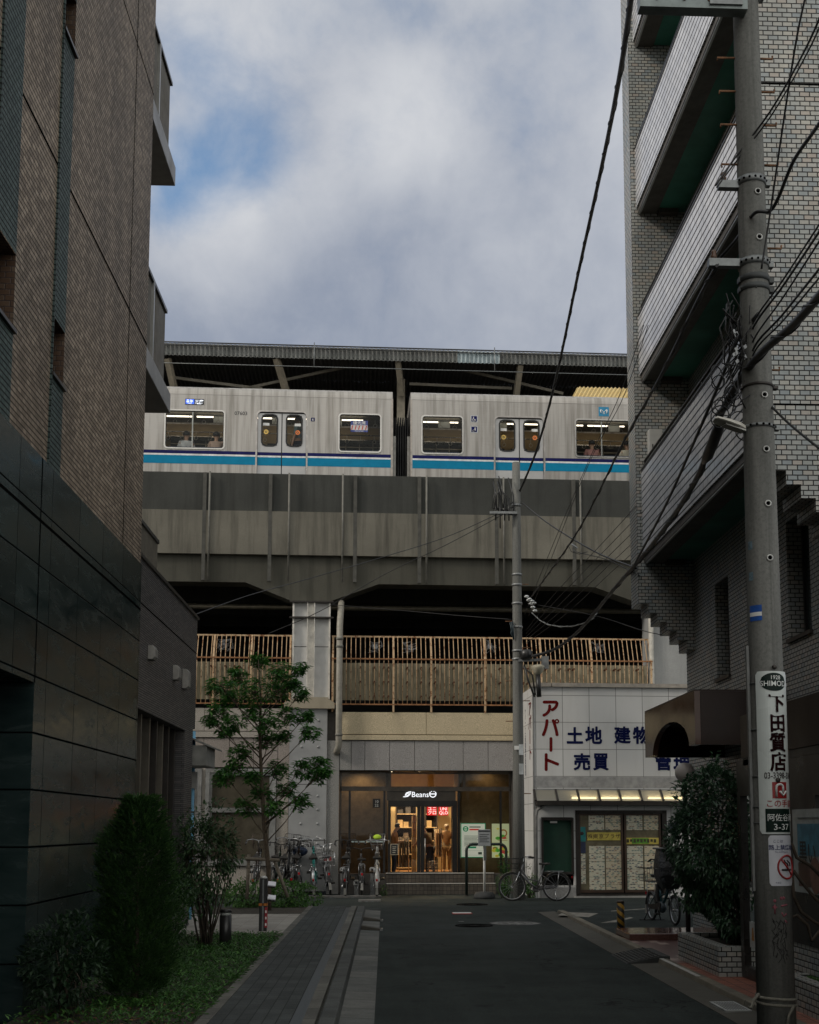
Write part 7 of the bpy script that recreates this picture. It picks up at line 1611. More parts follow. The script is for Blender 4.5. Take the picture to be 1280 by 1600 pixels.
    for x in (-.36, -.48, -.60): m.tube([(x, -.065, .70), (x, .065, .70)], .005, 4)
    Bd(m, 'carrier', HANDC)
    m = MB(); m.box(-wb - R_ - .04, -wb - R_ - .018, -.022, .022, R_ + .20, R_ + .25); Bd(m, 'reflector', REFL)
    m = MB(); m.prism([(-.024, 0), (.024, 0), (.035, -.16), (-.035, -.16)], 0, 0, .004)
    m.v = [(-wb - R_ - .025 + .002 * x, y, R_ + .02 + z) for (x, y, z) in m.v]; Bd(m, 'mudflap', MUDW)
    if stand:
        m = MB(); m.tube([(-wb + .05, .06, R_ - .05), (-wb + .02, .16, .01)], .008, 5); Bd(m, 'kickstand', HANDC)
    def wire_basket(x0, x1, w0, w1, z0, z1, mat, nm):
        m = MB(); n = 8
        for z, k in ((z0, 0), ((z0 + z1) / 2, .5), (z1, 1)):
            e0, e1, w = x0 - .03 * k, x1 + .06 * k, w0 + (w1 - w0) * k; m.tube([(e0, -w, z), (e1, -w, z), (e1, w, z), (e0, w, z), (e0, -w, z)], .0055 if k == 1 else .0035, 4)
        for j in range(n + 1):
            f = -1 + 2 * j / n
            m.tube([(x0, f * w0, z0), (x0 - .03, f * w1, z1)], .003, 3); m.tube([(x1, f * w0, z0), (x1 + .06, f * w1, z1)], .003, 3); m.tube([(x0, f * w0, z0), (x1, f * w0, z0)], .003, 3)
            g = (f + 1) / 2; m.tube([(x0 + (x1 - x0) * g, -w0, z0), (x0 - .03 + (x1 - x0 + .09) * g, -w1, z1)], .003, 3); m.tube([(x0 + (x1 - x0) * g, w0, z0), (x0 - .03 + (x1 - x0 + .09) * g, w1, z1)], .003, 3)
        return Bd(m, nm, mat)
    if basket: wire_basket(wb - .16, wb + .12, .13, .18, .76, 1.0, basket, 'basket')
    if rear_basket: wire_basket(-wb - .20, -.30, .16, .20, .71, .95, rear_basket, 'rear_basket')
    if cap: m = MB(); m.ball((wb - .05, 0, 1.02), .10, 12, 6, (1, 1, .55)); Bd(m, 'basket_cap', plain('lime_bag', (0.38, 0.55, 0.03), .6))
    return t
WIREB = plain('black_wire', (0.025, 0.025, 0.025), .4, .3); WIRES = plain('silver_wire', (0.42, 0.43, 0.44), .3, .8)
def rackpos(px, py=1398, z=.06): x, y = onG(px, py, z); return (x, min(y, 30.95), z)
PI = math.pi
def parked(px, head, lean, **k):
    p = rackpos(px); wb = k.get('wb', .54); pit = -k.pop('up', .30)
    off = Vector((math.cos(head), math.sin(head), 0)) * wb
    return (p[0] + off.x * math.cos(pit), p[1] + off.y * math.cos(pit), p[2] + wb * math.sin(-pit)), head, pit, lean
def addbike(px, lab, lean=0, hd=0, up=.40, **k):
    loc, h, pit, ro = parked(px, PI / 2 + hd, lean, up=up, **{kk: v for kk, v in k.items() if kk == 'wb'})
    o = bicycle('bicycle', lab, loc, h, pit, ro, **k); o.scale = (1.08,) * 3; return o
addbike(398, 'dark bicycle half hidden behind the street tree trunk, leftmost in the rack', .05, frame=(0.04, 0.03, 0.025), basket=plain('brown_wire', (0.06, 0.04, 0.03), .6))
addbike(440, 'black city bicycle with tall black basket behind the tree support stake', .10, -.15, frame=(0.02, 0.02, 0.022), basket=WIREB, barz=1.06)
addbike(423, 'dark green bicycle leaning close beside the young tree trunk', .12, -.1, up=.2, frame=(0.015, 0.03, 0.02), basket=WIREB, bars=SADB)
addbike(455, 'dark brown bicycle squeezed between two black bicycles', .14, -.05, up=.36, frame=(0.03, 0.018, 0.012), basket=WIREB, bars=SADB)
addbike(469, 'black bicycle with a dark blue bag in its front basket and a red rear reflector', -.08, .1, up=.12, frame=(0.015, 0.015, 0.018), basket=WIREB)
addbike(492, 'turquoise bicycle with chrome swept handlebar and raised front wheel', -.06, .05, frame=(0.04, 0.30, 0.27), guard=None, barz=1.05)
addbike(516, 'silver bicycle with wire rear basket by the rough pilaster', -.12, .12, up=.14, frame=(0.30, 0.31, 0.32), basket=WIRES, rear_basket=WIRES)
addbike(541, 'black bicycle with black wire basket, left of three before the shop window', .0, -.03, frame=(0.03, 0.026, 0.022), basket=WIREB, bars=SADB)
addbike(565, 'small low bicycle with dark blue saddle, middle of the three before the shop window', .0, .04, up=.10, frame=(0.10, 0.10, 0.105), R_=.30, sad=.80, barz=.96, bars=SADB)
addbike(589, 'white bicycle with grey wire basket and lime green bag by the shop steps', .0, 0, frame=(0.45, 0.45, 0.44), basket=WIRES, cap=True, guard=plain('white_guard', (0.35, 0.35, 0.34), .4))
bagp = rackpos(466); bg = thing('bag', 'dark blue bag lying in the front basket of a black bicycle', 'bag', (bagp[0] + .0, bagp[1] + .95, 1.05)); m = MB(); m.ball((bagp[0] - .03, bagp[1] + .98, 1.12), .2, 14, 9, (1, .8, .62)); m.build('body', plain('navy_bag', (0.03, 0.05, 0.10), .7, 0, .3, 12), bg); m = MB(); m.tube([(bagp[0] - .1, bagp[1] + .98, 1.2), (bagp[0] - .03, bagp[1] + .98, 1.36), (bagp[0] + .05, bagp[1] + .98, 1.2)], .012, 5); m.build('handle', BLACKP, bg)
rp_ = rackpos(513); ri = thing('red_package', 'small red and white package in the wire basket of the silver bicycle', 'package', (rp_[0], rp_[1] - .1, 1.0)); m = MB(); m.box(rp_[0] - .11, rp_[0] + .07, rp_[1] + .02, rp_[1] + .12, .90, 1.0); m.build('wrap', plain('red_wrap', (0.42, 0.05, 0.05), .6), ri, bevel=.01); m = MB(); m.box(rp_[0] - .04, rp_[0] + .0, rp_[1] + .015, rp_[1] + .125, .898, 1.003); m.build('white_band', WHITEP, ri)
bx, by = onG(836, 1408)
bicycle('bicycle', 'silver-grey city bicycle parked side-on before the white estate agent shop', (bx, by + .05, 0), PI - .06, 0, .05, frame=(0.10, 0.10, 0.105), basket=WIREB, guard=None, wb=.53, sad=.88, barz=1.0)
hx_, hy_ = onG(1108, 1409)
bicycle('bicycle', 'bicycle mostly hidden by the leafy bush, one wheel showing before the agent shop', (hx_, hy_, 0), PI, 0, .04, frame=(0.12, 0.12, 0.12), guard=None)
# covered small-wheel cycle
ex, ey = 4.97, 21.85
eb = bicycle('electric_bicycle', 'dark teal small-wheel cycle with a black rain cover over its front child seat', (ex, ey, .05), -PI / 2 + .12, 0, 0, frame=(0.02, 0.075, 0.085), R_=.255, wb=.60, sad=.82, barz=1.08, group=None, stand=False, guard=BLACKP, basket=None, rear_basket=WIREB, bars=SADB)
m = MB(); 
for y in (-.16, .16): m.tube([(-.5, y * .4, .25), (-.58, y, .01)], .011, 5)
m.tube([(-.60, -.24, .012), (-.60, .24, .012)], .010, 5); m.build('double_stand', BLACKP, eb, local=True)
m = MB(); m.box(-.26, -.15, -.055, .055, .36, .68); m.build('battery', BLACKP, eb, local=True, bevel=.02); m = MB(); m.ball((-.05, 0, .27), .13, 12, 8, (1.2, .55, .8)); m.build('motor_cover', plain('motor_grey', (0.05, 0.07, 0.08), .5), eb, local=True)
m = MB()
secs = []
for (z, x0, x1, w) in ((.62, .20, .52, .13), (.72, .12, .60, .20), (.85, .08, .66, .24), (1.0, .08, .66, .25), (1.12, .10, .62, .235), (1.22, .12, .58, .215), (1.30, .14, .54, .20)):
    secs.append([((x0 + x1) / 2 + (x1 - x0) / 2 * (abs(math.cos(a)) ** .6) * (1 if math.cos(a) > 0 else -1), w * (abs(math.sin(a)) ** .6) * (1 if math.sin(a) > 0 else -1), z + .012 * math.sin(5 * a + z * 20)) for a in [2 * PI * k / 24 for k in range(24)]])
for a, b_ in zip(secs[:-1], secs[1:]):
    for j in range(24): m.quad(a[j], a[(j + 1) % 24], b_[(j + 1) % 24], b_[j], smooth=True)
m.quad(*secs[0][::-1]); m.quad(*secs[-1])
def covermat():
    mm = MT('black_rain_cover', .35, 0, .5); f = mm.noise(mm.OBJ(), 7, 4, .6, 1.5); mm.col(mm.mix(f, (0.012, 0.013, 0.014), (0.045, 0.047, 0.05))); mm.bump(f, .8, .05); return mm.m
cv = m.build('rain_cover', covermat(), eb, local=True)
m = MB(); m.box(.10, .58, -.215, .215, 1.305, 1.335); m.build('cover_top', plain('grey_cover_top', (0.16, 0.165, 0.165), .5), cv, local=True, bevel=.012)
m = MB(); m.ball((.672, -.02, .88), .035, 10, 6, (.25, 1, 1.5)); m.build('reflector', plain('grey_patch', (0.30, 0.30, 0.29), .4), cv, local=True)
m = MB(); m.torus((.37, 0, .965), (0, 0, 1), .245, .012, 28, 5); m.build('piping', plain('grey_piping', (0.13, 0.135, 0.135), .5), cv, local=True)
# cycle rack posts and base rails
for i, px in enumerate((535.5, 557, 582)):
    x, y = onG(px, 1392, .06); y = min(y, 31.5); x = onY(px, 1392, y)[0]
    t = thing('cycle_lock_post', ('grey cycle lock post left of the three bicycles by the shop window', 'low grey cycle lock post behind the small bicycle', 'grey cycle lock post between the small and the white bicycle')[i], 'lock post', (x, y, 0), 'cycle lock posts before the shop window')
    zt = onY(px, 1355 if i != 1 else 1375, y)[1]
    m = MB(); m.box(x - .055, x + .055, y - .04, y + .04, 0, zt - .12); m.build('post', plain('post_grey', (0.20, 0.205, 0.205), .5), t, bevel=.008)
    m = MB(); m.prism([(x - .075, zt - .13), (x + .075, zt - .13), (x + .075, zt - .03), (x + .045, zt), (x - .045, zt), (x - .075, zt - .03)], 1, y - .08, y + .07); hd = m.build('lock_head', plain('head_grey', (0.36, 0.365, 0.36), .45), t, bevel=.01)
    m = MB(); m.box(x - .035, x + .035, y - .088, y - .079, zt - .09, zt - .04); m.build('display', BLACKP, hd)
for (x0, x1, py, lab) in ((472, 596, 1403, 'long dark steel base rail under the parked bicycles'), (560, 595, 1409, 'short concrete wheel stop before the shop bicycles')):
    a, y = onG(x0, py); b_, _ = onG(x1, py); t = thing('rack_rail', lab, 'rack rail', ((a + b_) / 2, y, 0)); m = MB(); m.box(a, b_, y - .05, y + .05, 0, .06); m.build('rail', plain('rail_grey', (0.17, 0.165, 0.155), .7), t, bevel=.01); m = MB()
    for k in range(4): xx = a + (b_ - a) * (.1 + .8 * k / 3); m.box(xx - .03, xx + .03, y - .07, y + .07, .0, .02)
    m.build('foot', GALV, t)
# ================================================================== people
def skin(name, nodes, edges, mat, parent, root='pelvis', lv=2):
    keys = list(nodes); idx = {k: i for i, k in enumerate(keys)}
    me = bpy.data.meshes.new(name); me.from_pydata([nodes[k][0] for k in keys], [(idx[a], idx[b_]) for a, b_ in edges if a in idx and b_ in idx], [])
    o = bpy.data.objects.new(name, me); COL.objects.link(o); o.parent = parent
    sk = o.modifiers.new('skin', 'SKIN'); sk.use_smooth_shade = True
    for i, k in enumerate(keys):
        v = me.skin_vertices[0].data[i]; r = nodes[k][1]; v.radius = (r, r) if not isinstance(r, tuple) else r; v.use_root = (k == root)
    su = o.modifiers.new('sub', 'SUBSURF'); su.levels = lv; su.render_levels = lv; me.materials.append(mat); return o
SKINM = plain('skin', (0.42, 0.25, 0.17), .55, 0, .08); HAIR = plain('black_hair', (0.014, 0.011, 0.010), .5)
def person(label, loc, heading, top, bottom, pose, s=1.0, group=None, skirt=False, seat=False, category='person', name='person', hair=True, skinm=None):
    """local x = facing, y = left, z up; pose gives arm targets and torso lean"""
    t = thing(name, label, category, loc, group); t.rotation_euler = (0, 0, heading); t.scale = (s, s, s)
    ln = pose.get('lean', 0); hb = pose.get('bow', 0); hz = .44 if seat else .90
    def sp(z, x=0): a = ln; dz = z - .90; return (x + dz * math.sin(a), dz * math.cos(a) + hz)
    N = {}; E = []
    def add(k, p, r, fr=None): N[k] = (p, r); (E.append((fr, k)) if fr else None)
    x, z = sp(.90); add('pelvis', (x, 0, z), .125)
    x, z = sp(1.08); add('waist', (x, 0, z), .112, 'pelvis'); x, z = sp(1.26); add('chest', (x, 0, z), .128, 'waist'); x, z = sp(1.40); add('neck0', (x, 0, z), .075, 'chest'); nx, nz = x, z
    x, z = sp(1.48); add('neck1', (x + .01, 0, z), .052, 'neck0'); hx, hz2 = x + .02 + .10 * math.sin(hb), z + .05 + .04 * (math.cos(hb) - 1); add('jaw', (hx + .01, 0, hz2), .066, 'neck1'); add('skull', (hx + .01 + .10 * math.sin(hb + ln), 0, hz2 + .085), .088, 'jaw'); add('crown', (hx + .0 + .14 * math.sin(hb + ln), 0, hz2 + .135), .062, 'skull')
    add('nose', (hx + .10, 0, hz2 + .05), .014, 'skull')
    for sd, y in (('l', 1), ('r', -1)):
        add('ear' + sd, (hx - .005, .088 * y, hz2 + .06), .016, 'skull')
        sx, sz = sp(1.37); add('sh' + sd, (sx, .17 * y, sz), .058, 'chest'); el, wr = pose['arm' + sd]
        add('el' + sd, (sx + el[0], y * (.17 + el[1]), sz + el[2]), .042, 'sh' + sd); w = (sx + wr[0], y * (.17 + wr[1]), sz + wr[2]); add('wr' + sd, w, .028, 'el' + sd)
        e = Vector(N['el' + sd][0]); dr = (Vector(w) - e).normalized(); sdv = Vector((0, 0, 1)).cross(dr); sdv = sdv.normalized() if sdv.length > .1 else Vector((1, 0, 0)); pm = Vector(w) + dr * .06; add('palm' + sd, tuple(pm), (.030, .018), 'wr' + sd)
        for f_, (off, L) in enumerate(((-.026, .062), (-.009, .075), (.009, .07), (.024, .055))):
            b_ = pm + sdv * off + dr * .03; add('f%d%s' % (f_, sd), tuple(b_), .0095, 'palm' + sd); add('g%d%s' % (f_, sd), tuple(b_ + dr * L * .8 - Vector((0, 0, .02))), .008, 'f%d%s' % (f_, sd))
        th = pm - dr * .02 - sdv * .03; add('t0' + sd, tuple(th), .011, 'palm' + sd); add('t1' + sd, tuple(th + dr * .04 - sdv * .02), .009, 't0' + sd)
        if seat: add('hp' + sd, (.05, .09 * y, .42), .085, 'pelvis'); add('kn' + sd, (.42, .11 * y, .44), .062, 'hp' + sd); add('an' + sd, (.44, .11 * y, .07), .042, 'kn' + sd); add('to' + sd, (.58, .11 * y, .035), .034, 'an' + sd)
        else:
            st = pose.get('stride', .0) * y; add('hp' + sd, (0, .085 * y, .84), .088, 'pelvis'); add('kn' + sd, (.03 + st * .5, .09 * y, .47), .060, 'hp' + sd); add('an' + sd, (st, .09 * y, .07), .042, 'kn' + sd); add('to' + sd, (st + .14, .10 * y, .035), .034, 'an' + sd)
    skin('body', N, E, skinm or SKINM, t)
    def cloth(nm, keys, dr_, mat, root, ends={}):
        n2 = {k: (N[k][0], (N[k][1] if not isinstance(N[k][1], tuple) else N[k][1][0]) + dr_) for k in keys}
        skin(nm, n2, E, mat, t, root)
    cloth('shirt', ['pelvis', 'waist', 'chest', 'neck0', 'shl', 'shr', 'ell', 'elr'], .016, top, 'chest'); cloth('trousers', ['pelvis', 'hpl', 'hpr', 'knl', 'knr', 'anl', 'anr'], .014, bottom, 'pelvis')
    if hair:
        m = MB(); c = (hx - .018 + .10 * math.sin(hb + ln), 0, hz2 + .10); i0 = len(m.v); seg, rg = 16, 8
        for k in range(rg + 1):
            ph = PI / 2 - (PI * .62) * k / rg
            for j in range(seg):
                a = 2 * PI * j / seg; fr = .55 if (math.cos(a) > .35 and k > 4) else 1; rr = .108 * (1 + .03 * math.sin(7 * a))
                m.v.append((c[0] + rr * math.cos(ph) * math.cos(a) * fr, c[1] + rr * .93 * math.cos(ph) * math.sin(a), c[2] + rr * math.sin(ph)))
        for k in range(rg):
            for j in range(seg): jj = (j + 1) % seg; m.f.append((i0 + k * seg + j, i0 + k * seg + jj, i0 + (k + 1) * seg + jj, i0 + (k + 1) * seg + j)); m.sm.append(True)
        m.build('hair', HAIR, t, local=True)
    return t
DOWN = {'arml': ((.02, .05, -.28), (.10, .04, -.50)), 'armr': ((.02, .05, -.28), (.10, .04, -.50))}
HOLD = {'arml': ((.04, .03, -.27), (.28, -.06, -.24)), 'armr': ((.04, .03, -.27), (.28, -.06, -.24)), 'bow': .45, 'lean': .08}
BEND = {'arml': ((.18, .02, -.20), (.36, -.02, -.34)), 'armr': ((.18, .02, -.20), (.36, -.02, -.34)), 'bow': .3, 'lean': .35, 'stride': .10}
LAP = {'arml': ((.06, .06, -.27), (.28, -.04, -.36)), 'armr': ((.06, .06, -.27), (.28, -.04, -.36)), 'bow': .15}
JEAN = plain('dark_jeans', (0.02, 0.028, 0.05), .8); ORT = plain('orange_top', (0.40, 0.17, 0.05), .8); COAT = plain('olive_brown_coat', (0.13, 0.095, 0.055), .85); STRP = None
su_, a_ = SF.u, SF.a
pd = .95; px_ = fu(615.5, pd); person('person in orange top and dark jeans looking down inside the left shop door', SF.w((px_, pd, FLZ)), a_ + .15, ORT, JEAN, HOLD, .80, None)
pd = 1.35; px_ = fu(673, pd); person('person in long olive coat stooping over a rail inside the right shop door', SF.w((px_, pd, FLZ)), a_ + PI - .3, COAT, JEAN, BEND, .80, None)
pd = 2.6; px_ = fu(698, pd); person('headless-looking display mannequin in brown shirt and wide trousers behind the coats', SF.w((px_, pd, FLZ)), a_ - PI / 2, plain('mannequin_shirt', (0.30, 0.19, 0.11), .85), plain('mannequin_trousers', (0.22, 0.15, 0.08), .85), DOWN, .82, None, category='mannequin', name='mannequin', hair=False, skinm=plain('mannequin_grey', (0.35, 0.30, 0.25), .5))
def seated(px, cloth, lab):
    d = D0 + .38; person(lab, SF.w((SF.at(px, 690, d)[0], d, ZFL)), a_ + PI / 2, cloth, JEAN, LAP, 1.0, 'passengers sitting in the train', seat=True)
seated(291, plain('white_shirt', (0.62, 0.62, 0.62), .8), 'seated passenger in white shirt seen from behind in the left car window')
seated(338, plain('tan_top', (0.42, 0.30, 0.24), .8), 'seated dark-haired passenger at the right edge of the left car window')
seated(925, plain('pink_shirt', (0.45, 0.22, 0.20), .8), 'seated passenger in pink shirt seen from behind in the right car window')
seated(980, plain('cream_top', (0.5, 0.46, 0.38), .8), 'seated dark-haired passenger at the right edge of the right car window')
def stripes():
    mm = MT('striped_shirt', .8); w = mm.n('ShaderNodeTexWave'); w.bands_direction = 'Z'; w.inputs['Scale'].default_value = 9; w.inputs['Distortion'].default_value = 1; mm.l(mm.OBJ(), w.inputs[0]); mm.col(mm.mix(w.outputs[0], (0.05, 0.10, 0.12), (0.30, 0.38, 0.38))); return mm.m
d = D0 + .5; person('standing passenger in striped shirt behind the right leaf of the left car door', SF.w((SF.at(467, 680, d)[0], d, ZFL)), a_ + PI * .9, stripes(), JEAN, {**DOWN, 'bow': .1}, 1.08, None)
# ================================================================== plants
def leafmat(name, lo, hi, gloss=.45, tl=.25):
    m = MT(name, gloss, 0, .4); g = m.n('ShaderNodeNewGeometry'); c = m.ramp(g.outputs['Random Per Island'], [(0, lo), (.75, tuple((a + b_) / 2 for a, b_ in zip(lo, hi))), (1, hi)]); m.col(c)
    tr = m.n('ShaderNodeBsdfTranslucent'); m.l(c, tr.inputs[0]); mx = m.n('ShaderNodeMixShader'); mx.inputs[0].default_value = tl; m.l(m.b.outputs[0], mx.inputs[1]); m.l(tr.outputs[0], mx.inputs[2]); m.l(mx.outputs[0], m.o.inputs[0]); return m.m
LF_TREE = leafmat('tree_leaf', (0.035, 0.135, 0.026), (0.13, 0.35, 0.055)); LF_DARK = leafmat('dark_glossy_leaf', (0.010, 0.026, 0.012), (0.050, 0.085, 0.038), .28); LF_CON = leafmat('conifer_spray', (0.014, 0.046, 0.012), (0.060, 0.140, 0.028), .75); LF_SH = leafmat('shrub_leaf', (0.020, 0.052, 0.020), (0.075, 0.140, 0.050), .5); LF_GC = leafmat('groundcover_leaf', (0.024, 0.085, 0.016), (0.095, 0.22, 0.045), .5); LF_HEDGE = leafmat('hedge_leaf', (0.020, 0.058, 0.030), (0.100, 0.180, 0.100), .28)
BARK = plain('bark', (0.10, 0.075, 0.05), .9, 0, .35, 25, .5); BARKD = plain('dark_twig', (0.055, 0.042, 0.03), .9, 0, .3, 25)
def leaf(m, p, dr, L, w, up=Vector((0, 0, 1)), fold=.25):
    dr = dr.normalized(); sd = dr.cross(up); sd = sd.normalized() if sd.length > .05 else Vector((1, 0, 0)); n = sd.cross(dr)
    a = p + dr * L * .45 + sd * w / 2 + n * fold * w * .5; b_ = p + dr * L * .45 - sd * w / 2 + n * fold * w * .5; tip = p + dr * L - n * .15 * L
    m.quad(tuple(p), tuple(a), tuple(tip), tuple(b_))
def rv(rn): 
    while True:
        v = Vector((rn.uniform(-1, 1), rn.uniform(-1, 1), rn.uniform(-1, 1)))
        if .05 < v.length < 1: return v
# ---- street tree with whorled drooping leaves
rn = random.Random(31)
TY = 25.1
def TP(px, py, dy=0): x, z = onY(px, py, TY + dy); return Vector((x, TY + dy, z))
tx = TP(420, 1400).x
tree = thing('street_tree', 'slender young tree with tiers of drooping green leaves before the station', 'tree', (tx, TY, .07))
trunk = [Vector((tx, TY, .05)), TP(420, 1360), TP(413, 1290), TP(409, 1225), TP(406, 1150), TP(408, 1095), TP(405, 1055), TP(404, 1030)]
m = MB(); m.tube(trunk, [.062, .052, .045, .038, .030, .02, .012, .006], 9)
clus = [(345,1072,20),(372,1055,15),(404,1032,13),(438,1050,20),(466,1043,11),(398,1078,24),(432,1080,20),(470,1084,13),(343,1112,22),(365,1132,16),(415,1128,24),(452,1118,20),(485,1143,15),(378,1172,18),(370,1196,16),(432,1203,18),(472,1200,17),(498,1192,14),(497,1212,12),(352,1214,17),(408,1238,19),(448,1233,16),(385,1262,18),(468,1254,15),(428,1262,14),(362,1090,14),(420,1158,16),(395,1112,16),(330,1125,12),(455,1068,12),(440,1150,13),(480,1118,11),(505,1205,10),(395,1215,12),(352,1142,11)]
def trunk_at(py):
    for a, b_ in zip(trunk[:-1], trunk[1:]):
        za, zb_ = a.z, b_.z; z = onY(408, py, TY)[1]
        if za <= z <= zb_: return a.lerp(b_, (z - za) / (zb_ - za + 1e-9))
    return trunk[-1]
ml = MB(); ml2 = MB()
for i, (px, py, rr) in enumerate(clus):
    dy = rn.uniform(-.6, .6); c = TP(px, py, dy); base = trunk_at(min(1345, py + 30 + abs(px - 408) * .55)); mid = base.lerp(c, .55) + Vector((0, 0, -.05))
    m.tube([base, mid, c], [.014, .010, .004], 5)
    rw = rr / 76.0 * 1.02; nt = int(12 + rr * 1.35)
    for k in range(nt):
        v = rv(rn); tip = c + Vector((v.x * rw, v.y * rw, v.z * rw * .9)); st = base.lerp(c, rn.uniform(.75, 1.0)); m.tube([st, tip], [.004, .002], 3, caps=False)
        out = (tip - base); out.z *= .4
        for j in range(rn.randint(6, 9)):
            a = rn.uniform(0, 2 * PI); d_ = Vector((math.cos(a), math.sin(a), rn.uniform(-.75, .05))) + out.normalized() * .5
            leaf(ml if rn.random() < .5 else ml2, tip + rv(rn) * .05, d_, rn.uniform(.09, .175), rn.uniform(.030, .052))
m.build('trunk', BARK, tree); ml.build('crown', LF_TREE, tree); ml2.build('crown', leafmat('tree_leaf_lower', (0.028, 0.115, 0.026), (0.095, 0.26, 0.045)), tree)
sk_ = thing('tree_stake', 'weathered timber support frame round the young tree trunk', 'stake', (tx, TY - .1, .07)); m = MB(); TB = plain('weathered_timber', (0.20, 0.17, 0.13), .9, 0, .3, 18)
m.tube([TP(384, 1342), TP(437, 1344)], .035, 8); m.build('cross_bar', TB, sk_)
for a, b_ in (((389, 1335), (386, 1405)), ((428, 1343), (450, 1402))):
    m = MB(); m.tube([TP(*a, .12), TP(*b_, .05)], .036, 8); m.build('leg', TB, sk_)
# ---- shrubs
def shrub(name, label, c, rad_, n, mat, L, w, stems, seed, shape=lambda v: v, cat='shrub', droop=.3, group=None, base=None, clump=0, gaps=.12):
    rn = random.Random(seed); t = thing(name, label, cat, base or (c[0], c[1], .07), group); C_ = Vector(c); m = MB(); b0 = Vector(base or (c[0], c[1], .06)); tips = []
    for k in range(stems):
        v = rv(rn); tip = C_ + shape(Vector((v.x * rad_[0], v.y * rad_[1], v.z * rad_[2]))) * .85; s_ = b0 + Vector((rn.uniform(-.1, .1), rn.uniform(-.1, .1), 0)); md = s_.lerp(tip, .5) + Vector((rn.uniform(-.08, .08), rn.uniform(-.08, .08), .05)); m.tube([s_, md, tip], [.012, .008, .003], 4); tips.append((md, tip))
    m.build('stem', BARKD, t); ml = MB()
    for k in range(n):
        if tips and rn.random() < clump: a, b_ = rn.choice(tips); p = a.lerp(b_, rn.uniform(.35, 1.05)) + rv(rn) * .10
        else:
            v = rv(rn); v = v.normalized() * (v.length ** .45); p = C_ + shape(Vector((v.x * rad_[0], v.y * rad_[1], v.z * rad_[2])))
        if noise.noise(p * 4.2 + Vector((seed, 0, 0))) < -gaps: continue
        p += (p - C_) * (.42 * noise.noise(p * 2.6 + Vector((0, 0, seed))))
        o = (p - C_); o = o.normalized() if o.length > .01 else Vector((0, 0, 1)); d_ = o * .7 + rv(rn) * .9 + Vector((0, 0, -droop)); leaf(ml, p, d_, L * rn.uniform(.7, 1.25), w * rn.uniform(.75, 1.2))
    ml.build('foliage', mat, t); return t
shrub('loose_shrub', 'tall loose dark-leaved shrub with bare stems beside the charcoal building', (-2.50, 17.3, 1.38), (.50, .55, .74), 5200, LF_SH, .075, .036, 26, 41, clump=.55, base=(-2.48, 17.3, .06))
shrub('loose_shrub', 'low dense dark shrub between the tall conifer and the loose shrub', (-2.75, 15.2, .75), (.40, .8, .62), 3600, LF_SH, .07, .032, 10, 42, clump=.4, base=(-2.75, 15.2, .06))
shrub('broadleaf_shrub', 'dark broad-leaved shrub at the foot of the polished stone wall', (-2.86, 11.25, .52), (.34, .5, .42), 2600, leafmat('broad_leaf', (0.008, 0.024, 0.010), (0.028, 0.062, 0.024), .5), .075, .034, 12, 43, droop=-.1, clump=.35, base=(-2.86, 11.25, .06))
for i, (px, py, r_, lab) in enumerate(((447, 1404, .62, 'low bright-leaved shrub around the foot of the young tree, nearest the footway'), (385, 1405, .50, 'low green shrub left of the black sign post'))):
    x, y = onG(px, py + 14, .07); y += .45; shrub('low_shrub', lab, (x, y, .33), (r_, .6, .30), 2800, leafmat('low_leaf_%d' % i, (0.035, 0.11, 0.020), (0.13, 0.28, 0.05), .45), .075, .04, 8, 50 + i, base=(x, y, .06))
# ---- conifer of flat upright sprays
rn = random.Random(61); CX0, CY0 = -2.40, 12.05
con = thing('conifer', 'dense dark green columnar conifer in the planted bed before the stone wall', 'conifer', (CX0, CY0, .06)); m = MB(); m.tube([(CX0, CY0, .03), (CX0 + .01, CY0, .5), (CX0, CY0, 1.5)], [.04, .025, .005], 8); m.build('trunk', BARKD, con)
ml = MB(); H0, H1 = .16, 2.0
def cr(z): f = (z - H0) / (H1 - H0); return .385 * (min(1, (f + .08) * 4.5) ** .6) * (1 - max(0, f - .50) ** 2 * 3.0) 
for k in range(4600):
    z = H0 + (H1 - H0) * rn.random() ** .95; a = rn.uniform(0, 2 * PI); r_ = max(.03, cr(z)) * (rn.random() ** .38) * (1 + .16 * math.sin(3 * a + z * 7) + .30 * noise.noise(Vector((math.cos(a) * 1.6, math.sin(a) * 1.6, z * 4.5)))); p = Vector((CX0 + r_ * math.cos(a), CY0 + r_ * math.sin(a), z)); o = Vector((math.cos(a) * .7, math.sin(a) * .7, rn.uniform(.4, 1.1))).normalized()
    o = (o + rv(rn) * .25).normalized(); sd = o.cross(Vector((math.cos(a), math.sin(a), 0))); sd = sd.normalized() if sd.length > .05 else Vector((0, 0, 1))
    L = rn.uniform(.07, .13)
    for j in range(5):
        q = p + o * L * j / 5; s_ = 1 if j % 2 else -1; leaf(ml, q, o * .8 + sd * s_ * .7, .050 - .004 * j, .018)
    leaf(ml, p + o * L * .5, o, L * .7, .020)
ml.build('foliage', LF_CON, con)
# ---- hedge bush in the right planter
shrub('leafy_bush', 'large glossy dark-leaved bush overflowing the brick planter below the arched canopy', (4.09, 15.0, 1.50), (.55, .80, .98), 10500, LF_HEDGE, .078, .040, 16, 71, gaps=.36, cat='bush', droop=.5, base=(4.2, 15.0, .38), shape=lambda v: Vector((v.x * (1 - .25 * max(0, -v.z)), v.y, v.z)))
shrub('leafy_bush', 'thin lower shoots of leaves rising from the planter soil behind the tiled rim', (4.15, 14.45, .72), (.28, .45, .34), 900, LF_HEDGE, .075, .03, 10, 72, cat='bush', base=(4.2, 14.6, .36), clump=.7)
